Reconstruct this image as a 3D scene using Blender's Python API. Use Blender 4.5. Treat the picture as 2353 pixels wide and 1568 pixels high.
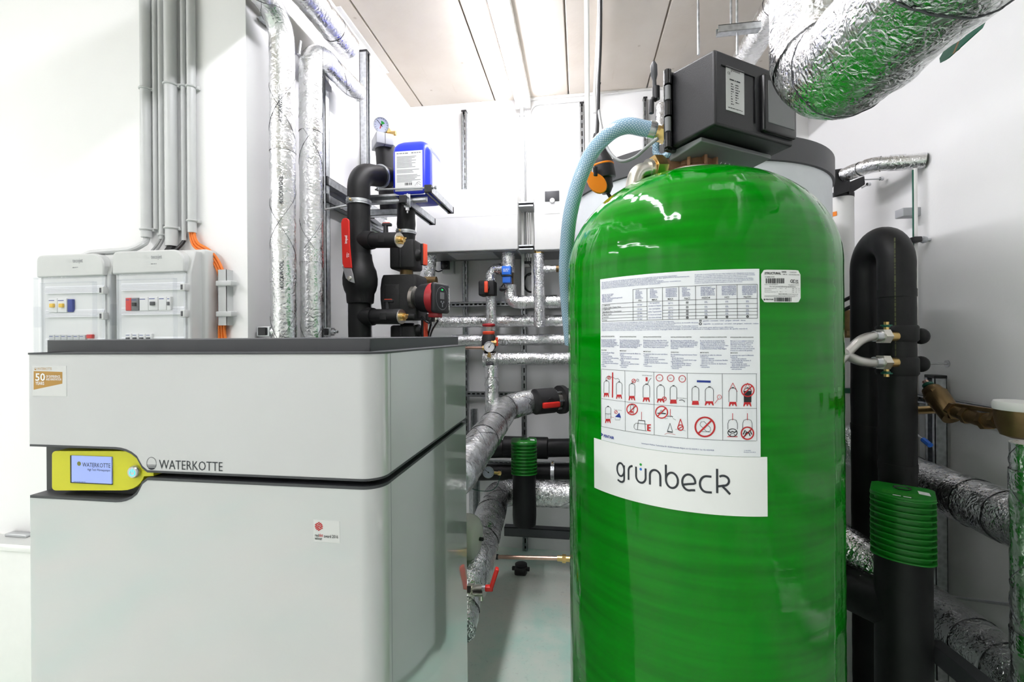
import bpy, bmesh, math, random
from mathutils import Vector, Matrix, noise
random.seed(7)
for o in list(bpy.data.objects):
    bpy.data.objects.remove(o)
scene = bpy.context.scene
C = scene.collection
PI = math.pi
V3 = Vector

# ------------------------------------------------------------------ camera
# focal length in pixels of the 2353 x 1568 frame, eye 1.40 m above the floor, yawed a little to the left of the room's long axis
F, CX, CY, EYE = 1050.0, 1176.5, 771.0, 1.40
TH, ROLL = math.atan(155 / F), 0.007
cF = V3((-math.sin(TH), math.cos(TH), 0))
_r = V3((math.cos(TH), math.sin(TH), 0))
_u = V3((0, 0, 1))
cR = _r * math.cos(ROLL) - _u * math.sin(ROLL)
cU = _u * math.cos(ROLL) + _r * math.sin(ROLL)
CAM = V3((0, 0, EYE))
cam = bpy.data.cameras.new('camera')
cam.sensor_width = 36.0
cam.lens = 36.0 * F / 2353.0
cam.shift_y = -(784.0 - CY) / 2353.0
cam.clip_start = 0.02
camo = bpy.data.objects.new('camera', cam)
C.objects.link(camo)
camo.matrix_world = Matrix(((cR.x, cU.x, -cF.x, CAM.x), (cR.y, cU.y, -cF.y, CAM.y), (cR.z, cU.z, -cF.z, CAM.z), (0, 0, 0, 1)))
scene.camera = camo

cy_ = scene.cycles
cy_.max_bounces = 10
cy_.diffuse_bounces = 8
cy_.glossy_bounces = 4
cy_.transparent_max_bounces = 12
cy_.caustics_reflective = False
cy_.caustics_refractive = False
cy_.use_light_tree = False
cy_.adaptive_threshold = 0.04
# ------------------------------------------------------------------ world, exposure
w = bpy.data.worlds.new('world')
scene.world = w
w.use_nodes = True
w.node_tree.nodes['Background'].inputs['Color'].default_value = (1, 1, 1, 1)
w.node_tree.nodes['Background'].inputs['Strength'].default_value = 0.0
vs = scene.view_settings
vs.view_transform = 'Standard'
vs.look = 'None'
vs.gamma = 1.0
vs.use_curve_mapping = False
vs.exposure = 0.0
LAMP = 57.0                       # radiance of the ceiling battens
ROOM_X0, XL, XR = -5.6, -1.12, 1.37
ROOM_Y0, YW, YB, ZC = -2.6, 1.412, 2.98, 2.95

# ------------------------------------------------------------------ pixel -> place
def ray(u, v):
    return cF + cR * ((u - CX) / F) + cU * ((CY - v) / F)
def pY(u, v, Y):
    d = ray(u, v); return CAM + d * (Y / d.y)
def pX(u, v, X):
    d = ray(u, v); return CAM + d * (X / d.x)
def pZ(u, v, Z):
    d = ray(u, v); return CAM + d * ((Z - EYE) / d.z)
def pD(u, v, D):
    return CAM + ray(u, v) * D
def depth(p):
    return (V3(p) - CAM).dot(cF)
def rad(p, wpx):
    """radius of an upright round thing at p that shows wpx wide"""
    q = V3(p) - CAM
    z = q.dot(cF); x = q.dot(cR)
    return wpx * 0.5 * z * math.cos(math.atan2(x, z)) / F
def mpp(p):
    return depth(p) / F

# ------------------------------------------------------------------ materials
def lin(c):
    return tuple((x / 12.92 if x <= 0.04045 else ((x + 0.055) / 1.055) ** 2.4) for x in c)
def rgb(r, g, b):
    return lin((r / 255, g / 255, b / 255))
MATS = {}
class NT:
    def __init__(self, name):
        self.m = bpy.data.materials.new(name)
        self.m.use_nodes = True
        self.t = self.m.node_tree
        self.n = self.t.nodes
        self.b = self.n['Principled BSDF']
        self.out = self.n['Material Output']
    def new(self, kind, **kw):
        x = self.n.new(kind)
        for k, v in kw.items():
            if k in x.inputs.keys():
                x.inputs[k].default_value = v
            else:
                setattr(x, k, v)
        return x
    def link(self, a, b):
        self.t.links.new(a, b)
    def coord(self, kind='Object', scale=(1, 1, 1), rot=(0, 0, 0)):
        tc = self.new('ShaderNodeTexCoord')
        mp = self.new('ShaderNodeMapping')
        mp.inputs['Scale'].default_value = scale
        mp.inputs['Rotation'].default_value = rot
        self.link(tc.outputs[kind], mp.inputs['Vector'])
        return mp.outputs['Vector']
    def noise(self, vec, scale, detail=4, rough=0.55):
        x = self.new('ShaderNodeTexNoise')
        x.inputs['Scale'].default_value = scale
        x.inputs['Detail'].default_value = detail
        x.inputs['Roughness'].default_value = rough
        self.link(vec, x.inputs['Vector'])
        return x.outputs['Fac']
    def ramp(self, fac, stops):
        x = self.new('ShaderNodeValToRGB')
        e = x.color_ramp.elements
        while len(e) < len(stops):
            e.new(0.5)
        for i, (p, c) in enumerate(stops):
            e[i].position = p
            e[i].color = (*c, 1) if len(c) == 3 else c
        self.link(fac, x.inputs['Fac'])
        return x.outputs['Color']
    def math(self, op, a, b=None):
        x = self.new('ShaderNodeMath', operation=op)
        for i, s in enumerate((a, b)):
            if s is None: continue
            if isinstance(s, (int, float)): x.inputs[i].default_value = s
            else: self.link(s, x.inputs[i])
        return x.outputs[0]
    def bump(self, h, strength=0.3, dist=0.002, prev=None):
        x = self.new('ShaderNodeBump')
        x.inputs['Strength'].default_value = strength
        x.inputs['Distance'].default_value = dist
        self.link(h, x.inputs['Height'])
        if prev is not None: self.link(prev, x.inputs['Normal'])
        return x.outputs['Normal']
    def setn(self, n):
        self.link(n, self.b.inputs['Normal'])
def reg(name, m):
    MATS[name] = m
    return m
def plain(name, col, rough=0.5, metal=0.0, coat=0.0, var=0.06, bump=0.0, bscale=60, spec=0.5, vscale=14):
    """a plain finish: its colour drifts by VAR, with a fine grain in the surface"""
    t = NT(name)
    t.b.inputs['Roughness'].default_value = rough
    t.b.inputs['Metallic'].default_value = metal
    t.b.inputs['Coat Weight'].default_value = coat
    t.b.inputs['Coat Roughness'].default_value = 0.06
    t.b.inputs['Specular IOR Level'].default_value = spec
    vec = t.coord()
    f = t.noise(vec, vscale, 3)
    lo = tuple(max(0, c * (1 - var)) for c in col)
    hi = tuple(min(1, c * (1 + var)) for c in col)
    t.link(t.ramp(f, [(0.3, lo), (0.7, hi)]), t.b.inputs['Base Color'])
    if bump:
        t.setn(t.bump(t.noise(vec, bscale, 3), bump, 0.002))
    return reg(name, t.m)
def glow(name, col, strength):
    t = NT(name)
    t.b.inputs['Base Color'].default_value = (*col, 1)
    t.b.inputs['Roughness'].default_value = 0.25
    t.b.inputs['Emission Color'].default_value = (*col, 1)
    t.b.inputs['Emission Strength'].default_value = strength
    t.m.cycles.emission_sampling = 'NONE' if strength < 3 else 'FRONT'
    return reg(name, t.m)

# painted wall
t = NT('wall_paint')
vec = t.coord()
t.b.inputs['Roughness'].default_value = 0.75
t.link(t.ramp(t.noise(vec, 1.7, 5), [(0.3, rgb(241, 241, 241)), (0.7, rgb(246, 246, 246))]), t.b.inputs['Base Color'])
t.setn(t.bump(t.noise(vec, 160, 3), 0.12, 0.002))
reg('wall', t.m)
# bare concrete of the ceiling planks
t = NT('concrete')
vec = t.coord()
big = t.noise(vec, 1.3, 6, 0.6)
c1 = t.ramp(big, [(0.25, rgb(200, 189, 176)), (0.55, rgb(212, 204, 194)), (0.8, rgb(218, 212, 204))])
v = t.new('ShaderNodeTexVoronoi', feature='F1'); v.inputs['Scale'].default_value = 7; v.inputs['Randomness'].default_value = 1
t.link(vec, v.inputs['Vector'])
pit = t.ramp(v.outputs['Distance'], [(0.03, (0.45, 0.38, 0.3)), (0.075, (1, 1, 1))])
mx = t.new('ShaderNodeMix', data_type='RGBA', blend_type='MULTIPLY'); mx.inputs['Factor'].default_value = 0.45
t.link(c1, mx.inputs[6]); t.link(pit, mx.inputs[7])
st = t.ramp(t.noise(t.coord(scale=(6, 0.5, 1)), 2.2, 6, 0.7), [(0.60, (1, 1, 1)), (0.78, (0.72, 0.62, 0.5))])
mx2 = t.new('ShaderNodeMix', data_type='RGBA', blend_type='MULTIPLY'); mx2.inputs['Factor'].default_value = 0.55
t.link(mx.outputs[2], mx2.inputs[6]); t.link(st, mx2.inputs[7])
t.link(mx2.outputs[2], t.b.inputs['Base Color'])
t.b.inputs['Roughness'].default_value = 0.85
t.setn(t.bump(t.noise(vec, 45, 5), 0.2, 0.003))
reg('concrete', t.m)
# floor screed with mint green dust
t = NT('floor_screed')
vec = t.coord()
a = t.ramp(t.noise(vec, 2.4, 6, 0.6), [(0.35, rgb(182, 218, 204)), (0.46, rgb(206, 222, 210)), (0.6, rgb(220, 224, 214)), (0.78, rgb(224, 218, 204))])
sp = t.ramp(t.noise(vec, 70, 3), [(0.25, (0.72, 0.72, 0.72)), (0.4, (1, 1, 1))])
mx = t.new('ShaderNodeMix', data_type='RGBA', blend_type='MULTIPLY'); mx.inputs['Factor'].default_value = 0.5
t.link(a, mx.inputs[6]); t.link(sp, mx.inputs[7])
t.link(mx.outputs[2], t.b.inputs['Base Color'])
t.b.inputs['Roughness'].default_value = 0.55
t.setn(t.bump(t.noise(vec, 90, 4), 0.12, 0.002))
reg('floor', t.m)
# crumpled aluminium foil jacket: creases, facets and a woven scrim
def foil(name, base, rough, crease, scale=1.0, grid=0.25):
    t = NT(name)
    vec = t.coord('Object')
    uv = t.coord('UV')
    wob = t.new('ShaderNodeTexNoise'); wob.inputs['Scale'].default_value = 16 * scale; wob.inputs['Detail'].default_value = 3
    t.link(vec, wob.inputs['Vector'])
    ad = t.new('ShaderNodeVectorMath', operation='MULTIPLY_ADD')
    t.link(wob.outputs['Color'], ad.inputs[0]); ad.inputs[1].default_value = (0.05, 0.05, 0.05); t.link(vec, ad.inputs[2])
    v1 = t.new('ShaderNodeTexVoronoi', feature='DISTANCE_TO_EDGE'); v1.inputs['Scale'].default_value = 42 * scale
    t.link(ad.outputs[0], v1.inputs['Vector'])
    v2 = t.new('ShaderNodeTexVoronoi', feature='F1'); v2.inputs['Scale'].default_value = 95 * scale
    t.link(ad.outputs[0], v2.inputs['Vector'])
    h1 = t.math('MINIMUM', v1.outputs['Distance'], 0.18)
    n1 = t.bump(h1, crease, 0.008)
    n2 = t.bump(v2.outputs['Distance'], crease * 0.7, 0.004, n1)
    n3 = t.bump(t.noise(vec, 260, 2), crease * 0.35, 0.0015, n2)
    sx = t.new('ShaderNodeSeparateXYZ'); t.link(uv, sx.inputs[0])
    gx = t.math('PINGPONG', t.math('MULTIPLY', sx.outputs[0], 150), 0.5)
    gy = t.math('PINGPONG', t.math('MULTIPLY', sx.outputs[1], 150), 0.5)
    g = t.math('MINIMUM', t.math('MINIMUM', gx, gy), 0.12)
    n4 = t.bump(g, grid, 0.003, n3)
    t.setn(n4)
    t.link(t.ramp(t.noise(vec, 7, 4), [(0.3, tuple(c * 0.86 for c in base)), (0.7, base)]), t.b.inputs['Base Color'])
    t.link(t.ramp(t.noise(vec, 24, 3), [(0.3, (rough * 0.6,) * 3), (0.7, (rough * 1.4,) * 3)]), t.b.inputs['Roughness'])
    t.b.inputs['Metallic'].default_value = 1.0
    return reg(name, t.m)
foil('foil', (0.88, 0.885, 0.89), 0.27, 0.34)
foil('foil_fine', (0.86, 0.865, 0.875), 0.24, 0.62, 1.35, 0.45)
foil('foil_tape', (0.90, 0.90, 0.91), 0.2, 0.35, 1.3, 0.0)
# black closed-cell rubber foam
t = NT('rubber_foam')
vec = t.coord()
t.link(t.ramp(t.noise(vec, 9, 4), [(0.3, (0.0065, 0.0065, 0.007)), (0.75, (0.0125, 0.0125, 0.0135))]), t.b.inputs['Base Color'])
t.b.inputs['Roughness'].default_value = 0.5
t.b.inputs['Specular IOR Level'].default_value = 0.32
t.setn(t.bump(t.noise(vec, 320, 2), 0.12, 0.001, t.bump(t.noise(vec, 22, 2), 0.1, 0.006)))
reg('rubber', t.m)
# wound and lacquered fibreglass
t = NT('green_fibreglass')
vec = t.coord()
uv = t.coord('UV')
band = t.noise(t.coord('UV', (1.6, 22, 1)), 2.0, 2, 0.5)
drip = t.noise(t.coord('UV', (9, 1.1, 1)), 2.0, 1, 0.4)
fine = t.noise(t.coord('UV', (3, 230, 1)), 2.0, 1)
t.link(t.ramp(band, [(0.3, (0.0, 0.16, 0.001)), (0.5, (0.0, 0.20, 0.0015)), (0.72, (0.0, 0.245, 0.003))]), t.b.inputs['Base Color'])
t.b.inputs['Roughness'].default_value = 0.07
t.b.inputs['Specular IOR Level'].default_value = 0.3
n = t.bump(drip, 0.42, 0.014)
n = t.bump(band, 0.16, 0.0035, n)
n = t.bump(fine, 0.05, 0.0006, n)
t.setn(n)
reg('green_tank', t.m)
# braided PVC hose
t = NT('braided_hose')
uv = t.coord('UV')
sx = t.new('ShaderNodeSeparateXYZ'); t.link(uv, sx.inputs[0])
k = 128
d1 = t.math('PINGPONG', t.math('MULTIPLY', t.math('ADD', sx.outputs[0], sx.outputs[1]), k), 0.5)
d2 = t.math('PINGPONG', t.math('MULTIPLY', t.math('SUBTRACT', sx.outputs[0], sx.outputs[1]), k), 0.5)
d = t.math('MINIMUM', d1, d2)
t.link(t.ramp(d, [(0.08, rgb(112, 158, 190)), (0.2, rgb(202, 224, 238))]), t.b.inputs['Base Color'])
t.b.inputs['Roughness'].default_value = 0.16
t.b.inputs['Transmission Weight'].default_value = 0.12
t.setn(t.bump(d, 0.15, 0.001))
reg('hose', t.m)
# braided steel hose
t = NT('steel_braid')
sx = t.new('ShaderNodeSeparateXYZ'); t.link(t.coord('UV'), sx.inputs[0])
d1 = t.math('PINGPONG', t.math('MULTIPLY', t.math('ADD', sx.outputs[0], sx.outputs[1]), 420), 0.5)
d2 = t.math('PINGPONG', t.math('MULTIPLY', t.math('SUBTRACT', sx.outputs[0], sx.outputs[1]), 420), 0.5)
t.setn(t.bump(t.math('MINIMUM', d1, d2), 0.5, 0.001))
t.b.inputs['Base Color'].default_value = (0.62, 0.6, 0.57, 1)
t.b.inputs['Metallic'].default_value = 1
t.b.inputs['Roughness'].default_value = 0.32
reg('steel_braid', t.m)
# clear polycarbonate
t = NT('clear_plastic')
tr = t.new('ShaderNodeBsdfTransparent'); tr.inputs['Color'].default_value = (0.955, 0.96, 0.97, 1)
gl = t.new('ShaderNodeBsdfGlossy'); gl.inputs['Roughness'].default_value = 0.04
fr = t.new('ShaderNodeFresnel'); fr.inputs['IOR'].default_value = 1.45
ms = t.new('ShaderNodeMixShader')
nn = t.bump(t.noise(t.coord(), 7, 2), 0.05, 0.01)
t.link(nn, gl.inputs['Normal'])
geo = t.new('ShaderNodeNewGeometry')
t.link(t.math('MULTIPLY', fr.outputs[0], t.math('SUBTRACT', 1.0, geo.outputs['Backfacing'])), ms.inputs[0]); t.link(tr.outputs[0], ms.inputs[1]); t.link(gl.outputs[0], ms.inputs[2])
t.link(ms.outputs[0], t.out.inputs['Surface'])
reg('clear', t.m)
# brushed galvanised steel
t = NT('galvanised')
vec = t.coord()
t.b.inputs['Metallic'].default_value = 1
v1 = t.new('ShaderNodeTexVoronoi'); v1.inputs['Scale'].default_value = 60; t.link(vec, v1.inputs['Vector'])
t.link(t.ramp(v1.outputs['Distance'], [(0.2, (0.5, 0.52, 0.54)), (0.8, (0.66, 0.68, 0.7))]), t.b.inputs['Base Color'])
t.b.inputs['Roughness'].default_value = 0.36
reg('zinc', t.m)
# glossy lacquered sheet of the heat pump
t = NT('white_lacquer')
vec = t.coord()
t.link(t.ramp(t.noise(vec, 3, 3), [(0.3, rgb(203, 203, 205)), (0.7, rgb(207, 207, 209))]), t.b.inputs['Base Color'])
t.b.inputs['Roughness'].default_value = 0.09
t.b.inputs['Specular IOR Level'].default_value = 0.6
t.b.inputs['Coat Weight'].default_value = 1.0
t.b.inputs['Coat IOR'].default_value = 1.75
t.b.inputs['Coat Roughness'].default_value = 0.02
t.setn(t.bump(t.noise(vec, 2.2, 2), 0.05, 0.02))
reg('lacquer', t.m)

plain('white_plastic', rgb(236, 236, 234), 0.4, var=0.02)
plain('grey_plastic', rgb(198, 200, 199), 0.42, var=0.02, bump=0.05, bscale=400)
plain('conduit', rgb(196, 198, 198), 0.38, var=0.03)
plain('charcoal', rgb(66, 67, 71), 0.45, var=0.05, bump=0.08, bscale=500)
plain('dark_slot', (0.006, 0.006, 0.006), 0.6)
plain('display_grey', rgb(60, 61, 63), 0.5, var=0.04)
plain('lime', rgb(214, 211, 30), 0.4, var=0.03)
plain('black_plastic', rgb(30, 30, 33), 0.42, var=0.1, bump=0.25, bscale=600)
plain('black_gloss', rgb(24, 24, 26), 0.25, var=0.08)
plain('grey_panel', rgb(118, 119, 121), 0.35, var=0.04)
plain('epp_black', rgb(27, 27, 28), 0.62, var=0.25, bump=0.22, bscale=420, vscale=220)
plain('signal_red', rgb(214, 40, 32), 0.38, var=0.05)
plain('orange_red', rgb(240, 84, 54), 0.4, var=0.05)
plain('dark_red', rgb(168, 36, 44), 0.42, var=0.05)
plain('orange_cable', rgb(228, 120, 38), 0.45, var=0.05)
plain('orange_cap', rgb(250, 138, 16), 0.42, var=0.04)
plain('grey_cable', rgb(150, 152, 152), 0.45)
plain('black_cable', rgb(26, 26, 28), 0.42)
plain('blue_can', rgb(44, 62, 224), 0.3, var=0.06)
plain('valve_blue', rgb(38, 112, 224), 0.38, var=0.05)
plain('fin_green', rgb(14, 124, 26), 0.36, var=0.05)
plain('leaf_green', rgb(74, 172, 60), 0.42, var=0.05)
plain('teal_green', rgb(20, 92, 72), 0.5, var=0.15)
plain('brass', (0.72, 0.5, 0.2), 0.28, 1.0, var=0.12)
plain('old_brass', (0.2, 0.135, 0.065), 0.5, 1.0, var=0.25, bump=0.15, bscale=200)
plain('bronze_cast', rgb(150, 112, 84), 0.55, 0.55, var=0.15, bump=0.3, bscale=300)
plain('nickel', (0.72, 0.69, 0.62), 0.3, 1.0, var=0.08)
plain('steel', (0.62, 0.63, 0.65), 0.3, 1.0, var=0.08)
plain('copper', (0.62, 0.4, 0.32), 0.3, 1.0, var=0.15)
plain('tank_grey', rgb(214, 218, 222), 0.42, var=0.03, bump=0.05, bscale=200)
plain('cap_grey', rgb(68, 68, 71), 0.5, var=0.06, bump=0.1, bscale=300)
plain('paper', rgb(238, 240, 244), 0.45, var=0.012)
plain('sticker', rgb(220, 220, 220), 0.3, var=0.01)
plain('paper_white', rgb(244, 244, 244), 0.5, var=0.012)
plain('ink_blue', rgb(44, 58, 128), 0.6)
plain('ink_black', rgb(26, 27, 32), 0.6)
plain('ink_grey', rgb(140, 142, 146), 0.6)
plain('ink_logo', rgb(48, 52, 58), 0.55)
plain('ink_red', rgb(190, 30, 36), 0.55)
plain('ink_navy', rgb(24, 50, 140), 0.55)
plain('ink_white', rgb(250, 250, 250), 0.5)
plain('ink_olive', rgb(124, 128, 60), 0.6)
plain('ink_dim', rgb(72, 76, 44), 0.6)
plain('gold_print', rgb(186, 140, 62), 0.4, var=0.06)
plain('dot_green', rgb(40, 160, 60), 0.5)
plain('dot_blue', rgb(40, 110, 210), 0.5)
plain('ivory', rgb(222, 222, 210), 0.25, var=0.02, coat=0.4)
plain('gauge_face', rgb(206, 210, 228), 0.35)
plain('grey_clamp', rgb(176, 178, 182), 0.5, var=0.05)
plain('caulk', rgb(240, 239, 236), 0.6, var=0.02)
plain('yellow_button', rgb(238, 192, 40), 0.4)
glow('tube_light', (0.968, 0.958, 1.0), LAMP)
glow('screen_blue', rgb(140, 156, 214), 0.55)
glow('led_cyan', rgb(70, 214, 226), 1.2)
glow('led_green', rgb(20, 190, 90), 1.0)
def M(n): return MATS[n]

# ------------------------------------------------------------------ mesh builder
def basis(d):
    d = V3(d).normalized()
    a = V3((0, 0, 1)) if abs(d.z) < 0.95 else V3((0, 1, 0))
    x = a.cross(d).normalized()
    return x, d.cross(x), d
def crumple(q3, wob, wf, fine):
    return wob * (noise.noise(q3 * wf) + 0.5 * noise.noise(q3 * wf * 2.3 + V3((9, 3, 1)))) + (fine * abs(noise.noise(q3 * wf * 5)) if fine else 0)
class MB:
    def __init__(s):
        s.V, s.F, s.UV = [], [], {}
    def add(s, vs, fs, uvs=None):
        b = len(s.V)
        s.V += [V3(v) for v in vs]
        for i, f in enumerate(fs):
            if uvs: s.UV[len(s.F)] = uvs[i]
            s.F.append(tuple(b + k for k in f))
        return s
    def bx(s, x0, x1, y0, y1, z0, z1):
        vs = [(x, y, z) for x in (x0, x1) for y in (y0, y1) for z in (z0, z1)]
        return s.add(vs, [(0, 1, 3, 2), (4, 6, 7, 5), (0, 4, 5, 1), (2, 3, 7, 6), (0, 2, 6, 4), (1, 5, 7, 3)])
    def hexa(s, p):      # p: 8 points, bottom ring 0-3, top ring 4-7
        return s.add(p, [(3, 2, 1, 0), (4, 5, 6, 7), (0, 1, 5, 4), (1, 2, 6, 5), (2, 3, 7, 6), (3, 0, 4, 7)])
    def obox(s, c, ex, ey, ez, sx, sy, sz):
        c = V3(c)
        p = [c + ex * (a * sx / 2) + ey * (b * sy / 2) + ez * (k * sz / 2) for k in (-1, 1) for a, b in ((-1, -1), (1, -1), (1, 1), (-1, 1))]
        return s.hexa(p)
    def rbox(s, c, ex, ey, ez, sx, sy, sz, r, seg=3):
        m = MB().obox((0, 0, 0), V3((1, 0, 0)), V3((0, 1, 0)), V3((0, 0, 1)), sx, sy, sz)
        bm = bmesh.new()
        vv = [bm.verts.new(v) for v in m.V]
        for f in m.F: bm.faces.new([vv[k] for k in f])
        bmesh.ops.bevel(bm, geom=bm.edges[:], offset=r, segments=seg, profile=0.5, affect='EDGES')
        bm.verts.index_update()
        s.add([V3(c) + ex * v.co.x + ey * v.co.y + ez * v.co.z for v in bm.verts], [[v.index for v in f.verts] for f in bm.faces])
        bm.free()
        return s
    def rb(s, x0, x1, y0, y1, z0, z1, r, seg=3):
        return s.rbox(((x0 + x1) / 2, (y0 + y1) / 2, (z0 + z1) / 2), V3((1, 0, 0)), V3((0, 1, 0)), V3((0, 0, 1)), x1 - x0, y1 - y0, z1 - z0, r, seg)
    def tube(s, path, r, n=16, cap=True, wob=0.0, wf=20, fine=0.0):
        path = [V3(p) for p in path]
        rr = r if isinstance(r, (list, tuple)) else [r] * len(path)
        t0 = (path[1] - path[0]).normalized()
        x, y, _ = basis(t0)
        vs, L, acc = [], [], 0.0
        tp = t0
        for i, p in enumerate(path):
            if i == 0: tn = t0
            elif i == len(path) - 1: tn = (path[i] - path[i - 1]).normalized()
            else: tn = ((path[i] - path[i - 1]).normalized() + (path[i + 1] - path[i]).normalized()).normalized()
            q = tp.rotation_difference(tn)
            x = q @ x
            x = (x - tn * x.dot(tn)).normalized()
            y = tn.cross(x)
            tp = tn
            if i: acc += (path[i] - path[i - 1]).length
            L.append(acc)
            for k in range(n):
                a = 2 * PI * k / n
                d = x * math.cos(a) + y * math.sin(a)
                R = rr[i]
                if wob:
                    q3 = p + d * R
                    R += crumple(q3, wob, wf, fine)
                vs.append(p + d * R)
        fs, uv = [], []
        R0 = rr[0]
        for i in range(len(path) - 1):
            for k in range(n):
                k2 = (k + 1) % n
                fs.append((i * n + k, i * n + k2, (i + 1) * n + k2, (i + 1) * n + k))
                c0, c1 = 2 * PI * R0 * k / n, 2 * PI * R0 * (k + 1) / n
                uv.append(((L[i], c0), (L[i], c1), (L[i + 1], c1), (L[i + 1], c0)))
        if cap:
            m = len(path) - 1
            fs.append(tuple(range(n - 1, -1, -1))); uv.append(tuple((0, 0) for _ in range(n)))
            fs.append(tuple(m * n + k for k in range(n))); uv.append(tuple((0, 0) for _ in range(n)))
        return s.add(vs, fs, uv)
    def cyl(s, a, b, r, r2=None, n=24):
        return s.tube([a, b], [r, r if r2 is None else r2], n)
    def lathe(s, prof, o=(0, 0, 0), ax=(0, 0, 1), n=32):
        """prof: (radius, height along AX from O) pairs"""
        x, y, z = basis(ax)
        o = V3(o)
        vs, fs, uv = [], [], []
        for r, h in prof:
            for k in range(n):
                a = 2 * PI * k / n
                vs.append(o + z * h + (x * math.cos(a) + y * math.sin(a)) * max(r, 1e-5))
        R0 = max(r for r, h in prof)
        acc = [0]
        for i in range(1, len(prof)):
            acc.append(acc[-1] + math.hypot(prof[i][0] - prof[i - 1][0], prof[i][1] - prof[i - 1][1]))
        for i in range(len(prof) - 1):
            for k in range(n):
                k2 = (k + 1) % n
                fs.append((i * n + k, i * n + k2, (i + 1) * n + k2, (i + 1) * n + k))
                a0, a1 = 2 * PI * R0 * k / n, 2 * PI * R0 * (k + 1) / n
                uv.append(((a0, acc[i]), (a1, acc[i]), (a1, acc[i + 1]), (a0, acc[i + 1])))
        m = len(prof) - 1
        fs.append(tuple(range(n - 1, -1, -1))); uv.append(tuple((0, 0) for _ in range(n)))
        fs.append(tuple(m * n + k for k in range(n))); uv.append(tuple((0, 0) for _ in range(n)))
        return s.add(vs, fs, uv)
    def ball(s, c, r, sx=1, sy=1, sz=1, n=20):
        prof = [(r * math.sin(PI * i / (n // 2)), -r * math.cos(PI * i / (n // 2))) for i in range(n // 2 + 1)]
        b = len(s.V)
        s.lathe(prof, (0, 0, 0), (0, 0, 1), n)
        for i in range(b, len(s.V)):
            v = s.V[i]
            s.V[i] = V3(c) + V3((v.x * sx, v.y * sy, v.z * sz))
        return s
    def prism(s, poly, fn):
        """poly: 2-D outline; fn(x, y, t) -> point, t in 0..1 through the thickness"""
        n = len(poly)
        vs = [fn(x, y, 0) for x, y in poly] + [fn(x, y, 1) for x, y in poly]
        fs = [tuple(range(n - 1, -1, -1)), tuple(range(n, 2 * n))]
        fs += [(k, (k + 1) % n, n + (k + 1) % n, n + k) for k in range(n)]
        return s.add(vs, fs)
    def ring(s, c, ax, R, r, n=32, m=8, a0=0.0, a1=2 * PI):
        x, y, z = basis(ax)
        pts = [V3(c) + (x * math.cos(a0 + (a1 - a0) * k / n) + y * math.sin(a0 + (a1 - a0) * k / n)) * R for k in range(n + 1)]
        return s.tube(pts, r, m)
    def hexnut(s, a, b, r):
        return s.tube([a, b], r, 6)
    def build(s, name, mat, parent=None, sharp=35, bevel=0.0, kind=None, label=None, fixn=True):
        lo = V3([min(v[i] for v in s.V) for i in range(3)])
        hi = V3([max(v[i] for v in s.V) for i in range(3)])
        if parent is None: org = V3(((lo.x + hi.x) / 2, (lo.y + hi.y) / 2, lo.z))
        else: org = (lo + hi) / 2
        me = bpy.data.meshes.new(name)
        me.from_pydata([v - org for v in s.V], [], s.F)
        if s.UV:
            ul = me.uv_layers.new(name='UVMap')
            for p in me.polygons:
                q = s.UV.get(p.index)
                if q:
                    for li, c in zip(p.loop_indices, q): ul.data[li].uv = c
        if fixn:
            bm = bmesh.new(); bm.from_mesh(me)
            bmesh.ops.recalc_face_normals(bm, faces=bm.faces[:])
            bm.to_mesh(me); bm.free()
        me.materials.append(M(mat) if isinstance(mat, str) else mat)
        if sharp is not None:
            me.shade_smooth()
            me.set_sharp_from_angle(angle=math.radians(sharp))
        o = bpy.data.objects.new(name, me)
        C.objects.link(o)
        if parent is not None:
            o.parent = parent
            o.location = org - wpos(parent)
        else:
            o.location = org
        WPOS[o.name] = org
        if bevel:
            b = o.modifiers.new('edge', 'BEVEL'); b.width = bevel; b.segments = 2; b.limit_method = 'ANGLE'; b.angle_limit = math.radians(40)
        if kind: o['kind'] = kind
        if label: o['label'] = label
        return o
WPOS = {}
def wpos(o): return WPOS[o.name]
def thing(name, label, cat, loc=(0, 0, 0), group=None):
    o = bpy.data.objects.new(name, None)
    o.empty_display_size = 0.05
    C.objects.link(o)
    o.location = loc
    WPOS[o.name] = V3(loc)
    o['label'] = label; o['category'] = cat
    if group: o['group'] = group
    return o
def tag(o, label, cat, group=None):
    o['label'] = label; o['category'] = cat
    if group: o['group'] = group
    return o
EX, EY, EZ = V3((1, 0, 0)), V3((0, 1, 0)), V3((0, 0, 1))
def run(pts, R=0.08, step=0.012):
    """a polyline with filleted corners, sampled evenly"""
    pts = [V3(p) for p in pts]
    out = [pts[0]]
    for i in range(1, len(pts) - 1):
        a, b, c = pts[i - 1], pts[i], pts[i + 1]
        d1, d2 = (a - b).normalized(), (c - b).normalized()
        ang = d1.angle(d2)
        if ang > PI - 0.02:
            out.append(b); continue
        t = min(R / math.tan(ang / 2), (a - b).length * 0.49 if i > 1 else (a - b).length * 0.98, (c - b).length * 0.49 if i < len(pts) - 2 else (c - b).length * 0.98)
        rr = t * math.tan(ang / 2)
        ctr = b + (d1 + d2).normalized() * (rr / math.sin(ang / 2))
        p0, p1 = b + d1 * t, b + d2 * t
        v0, v1 = p0 - ctr, p1 - ctr
        sw = v0.angle(v1)
        ax = v0.cross(v1).normalized()
        k = max(3, int(sw * rr / step), int(sw / 0.16))
        for j in range(k + 1):
            out.append(ctr + Matrix.Rotation(sw * j / k, 3, ax) @ v0)
    out.append(pts[-1])
    res = [out[0]]
    for a, b in zip(out, out[1:]):
        L = (b - a).length
        if L < 1e-5: continue
        k = max(1, int(L / step))
        for j in range(1, k + 1): res.append(a.lerp(b, j / k))
    return res
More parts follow.
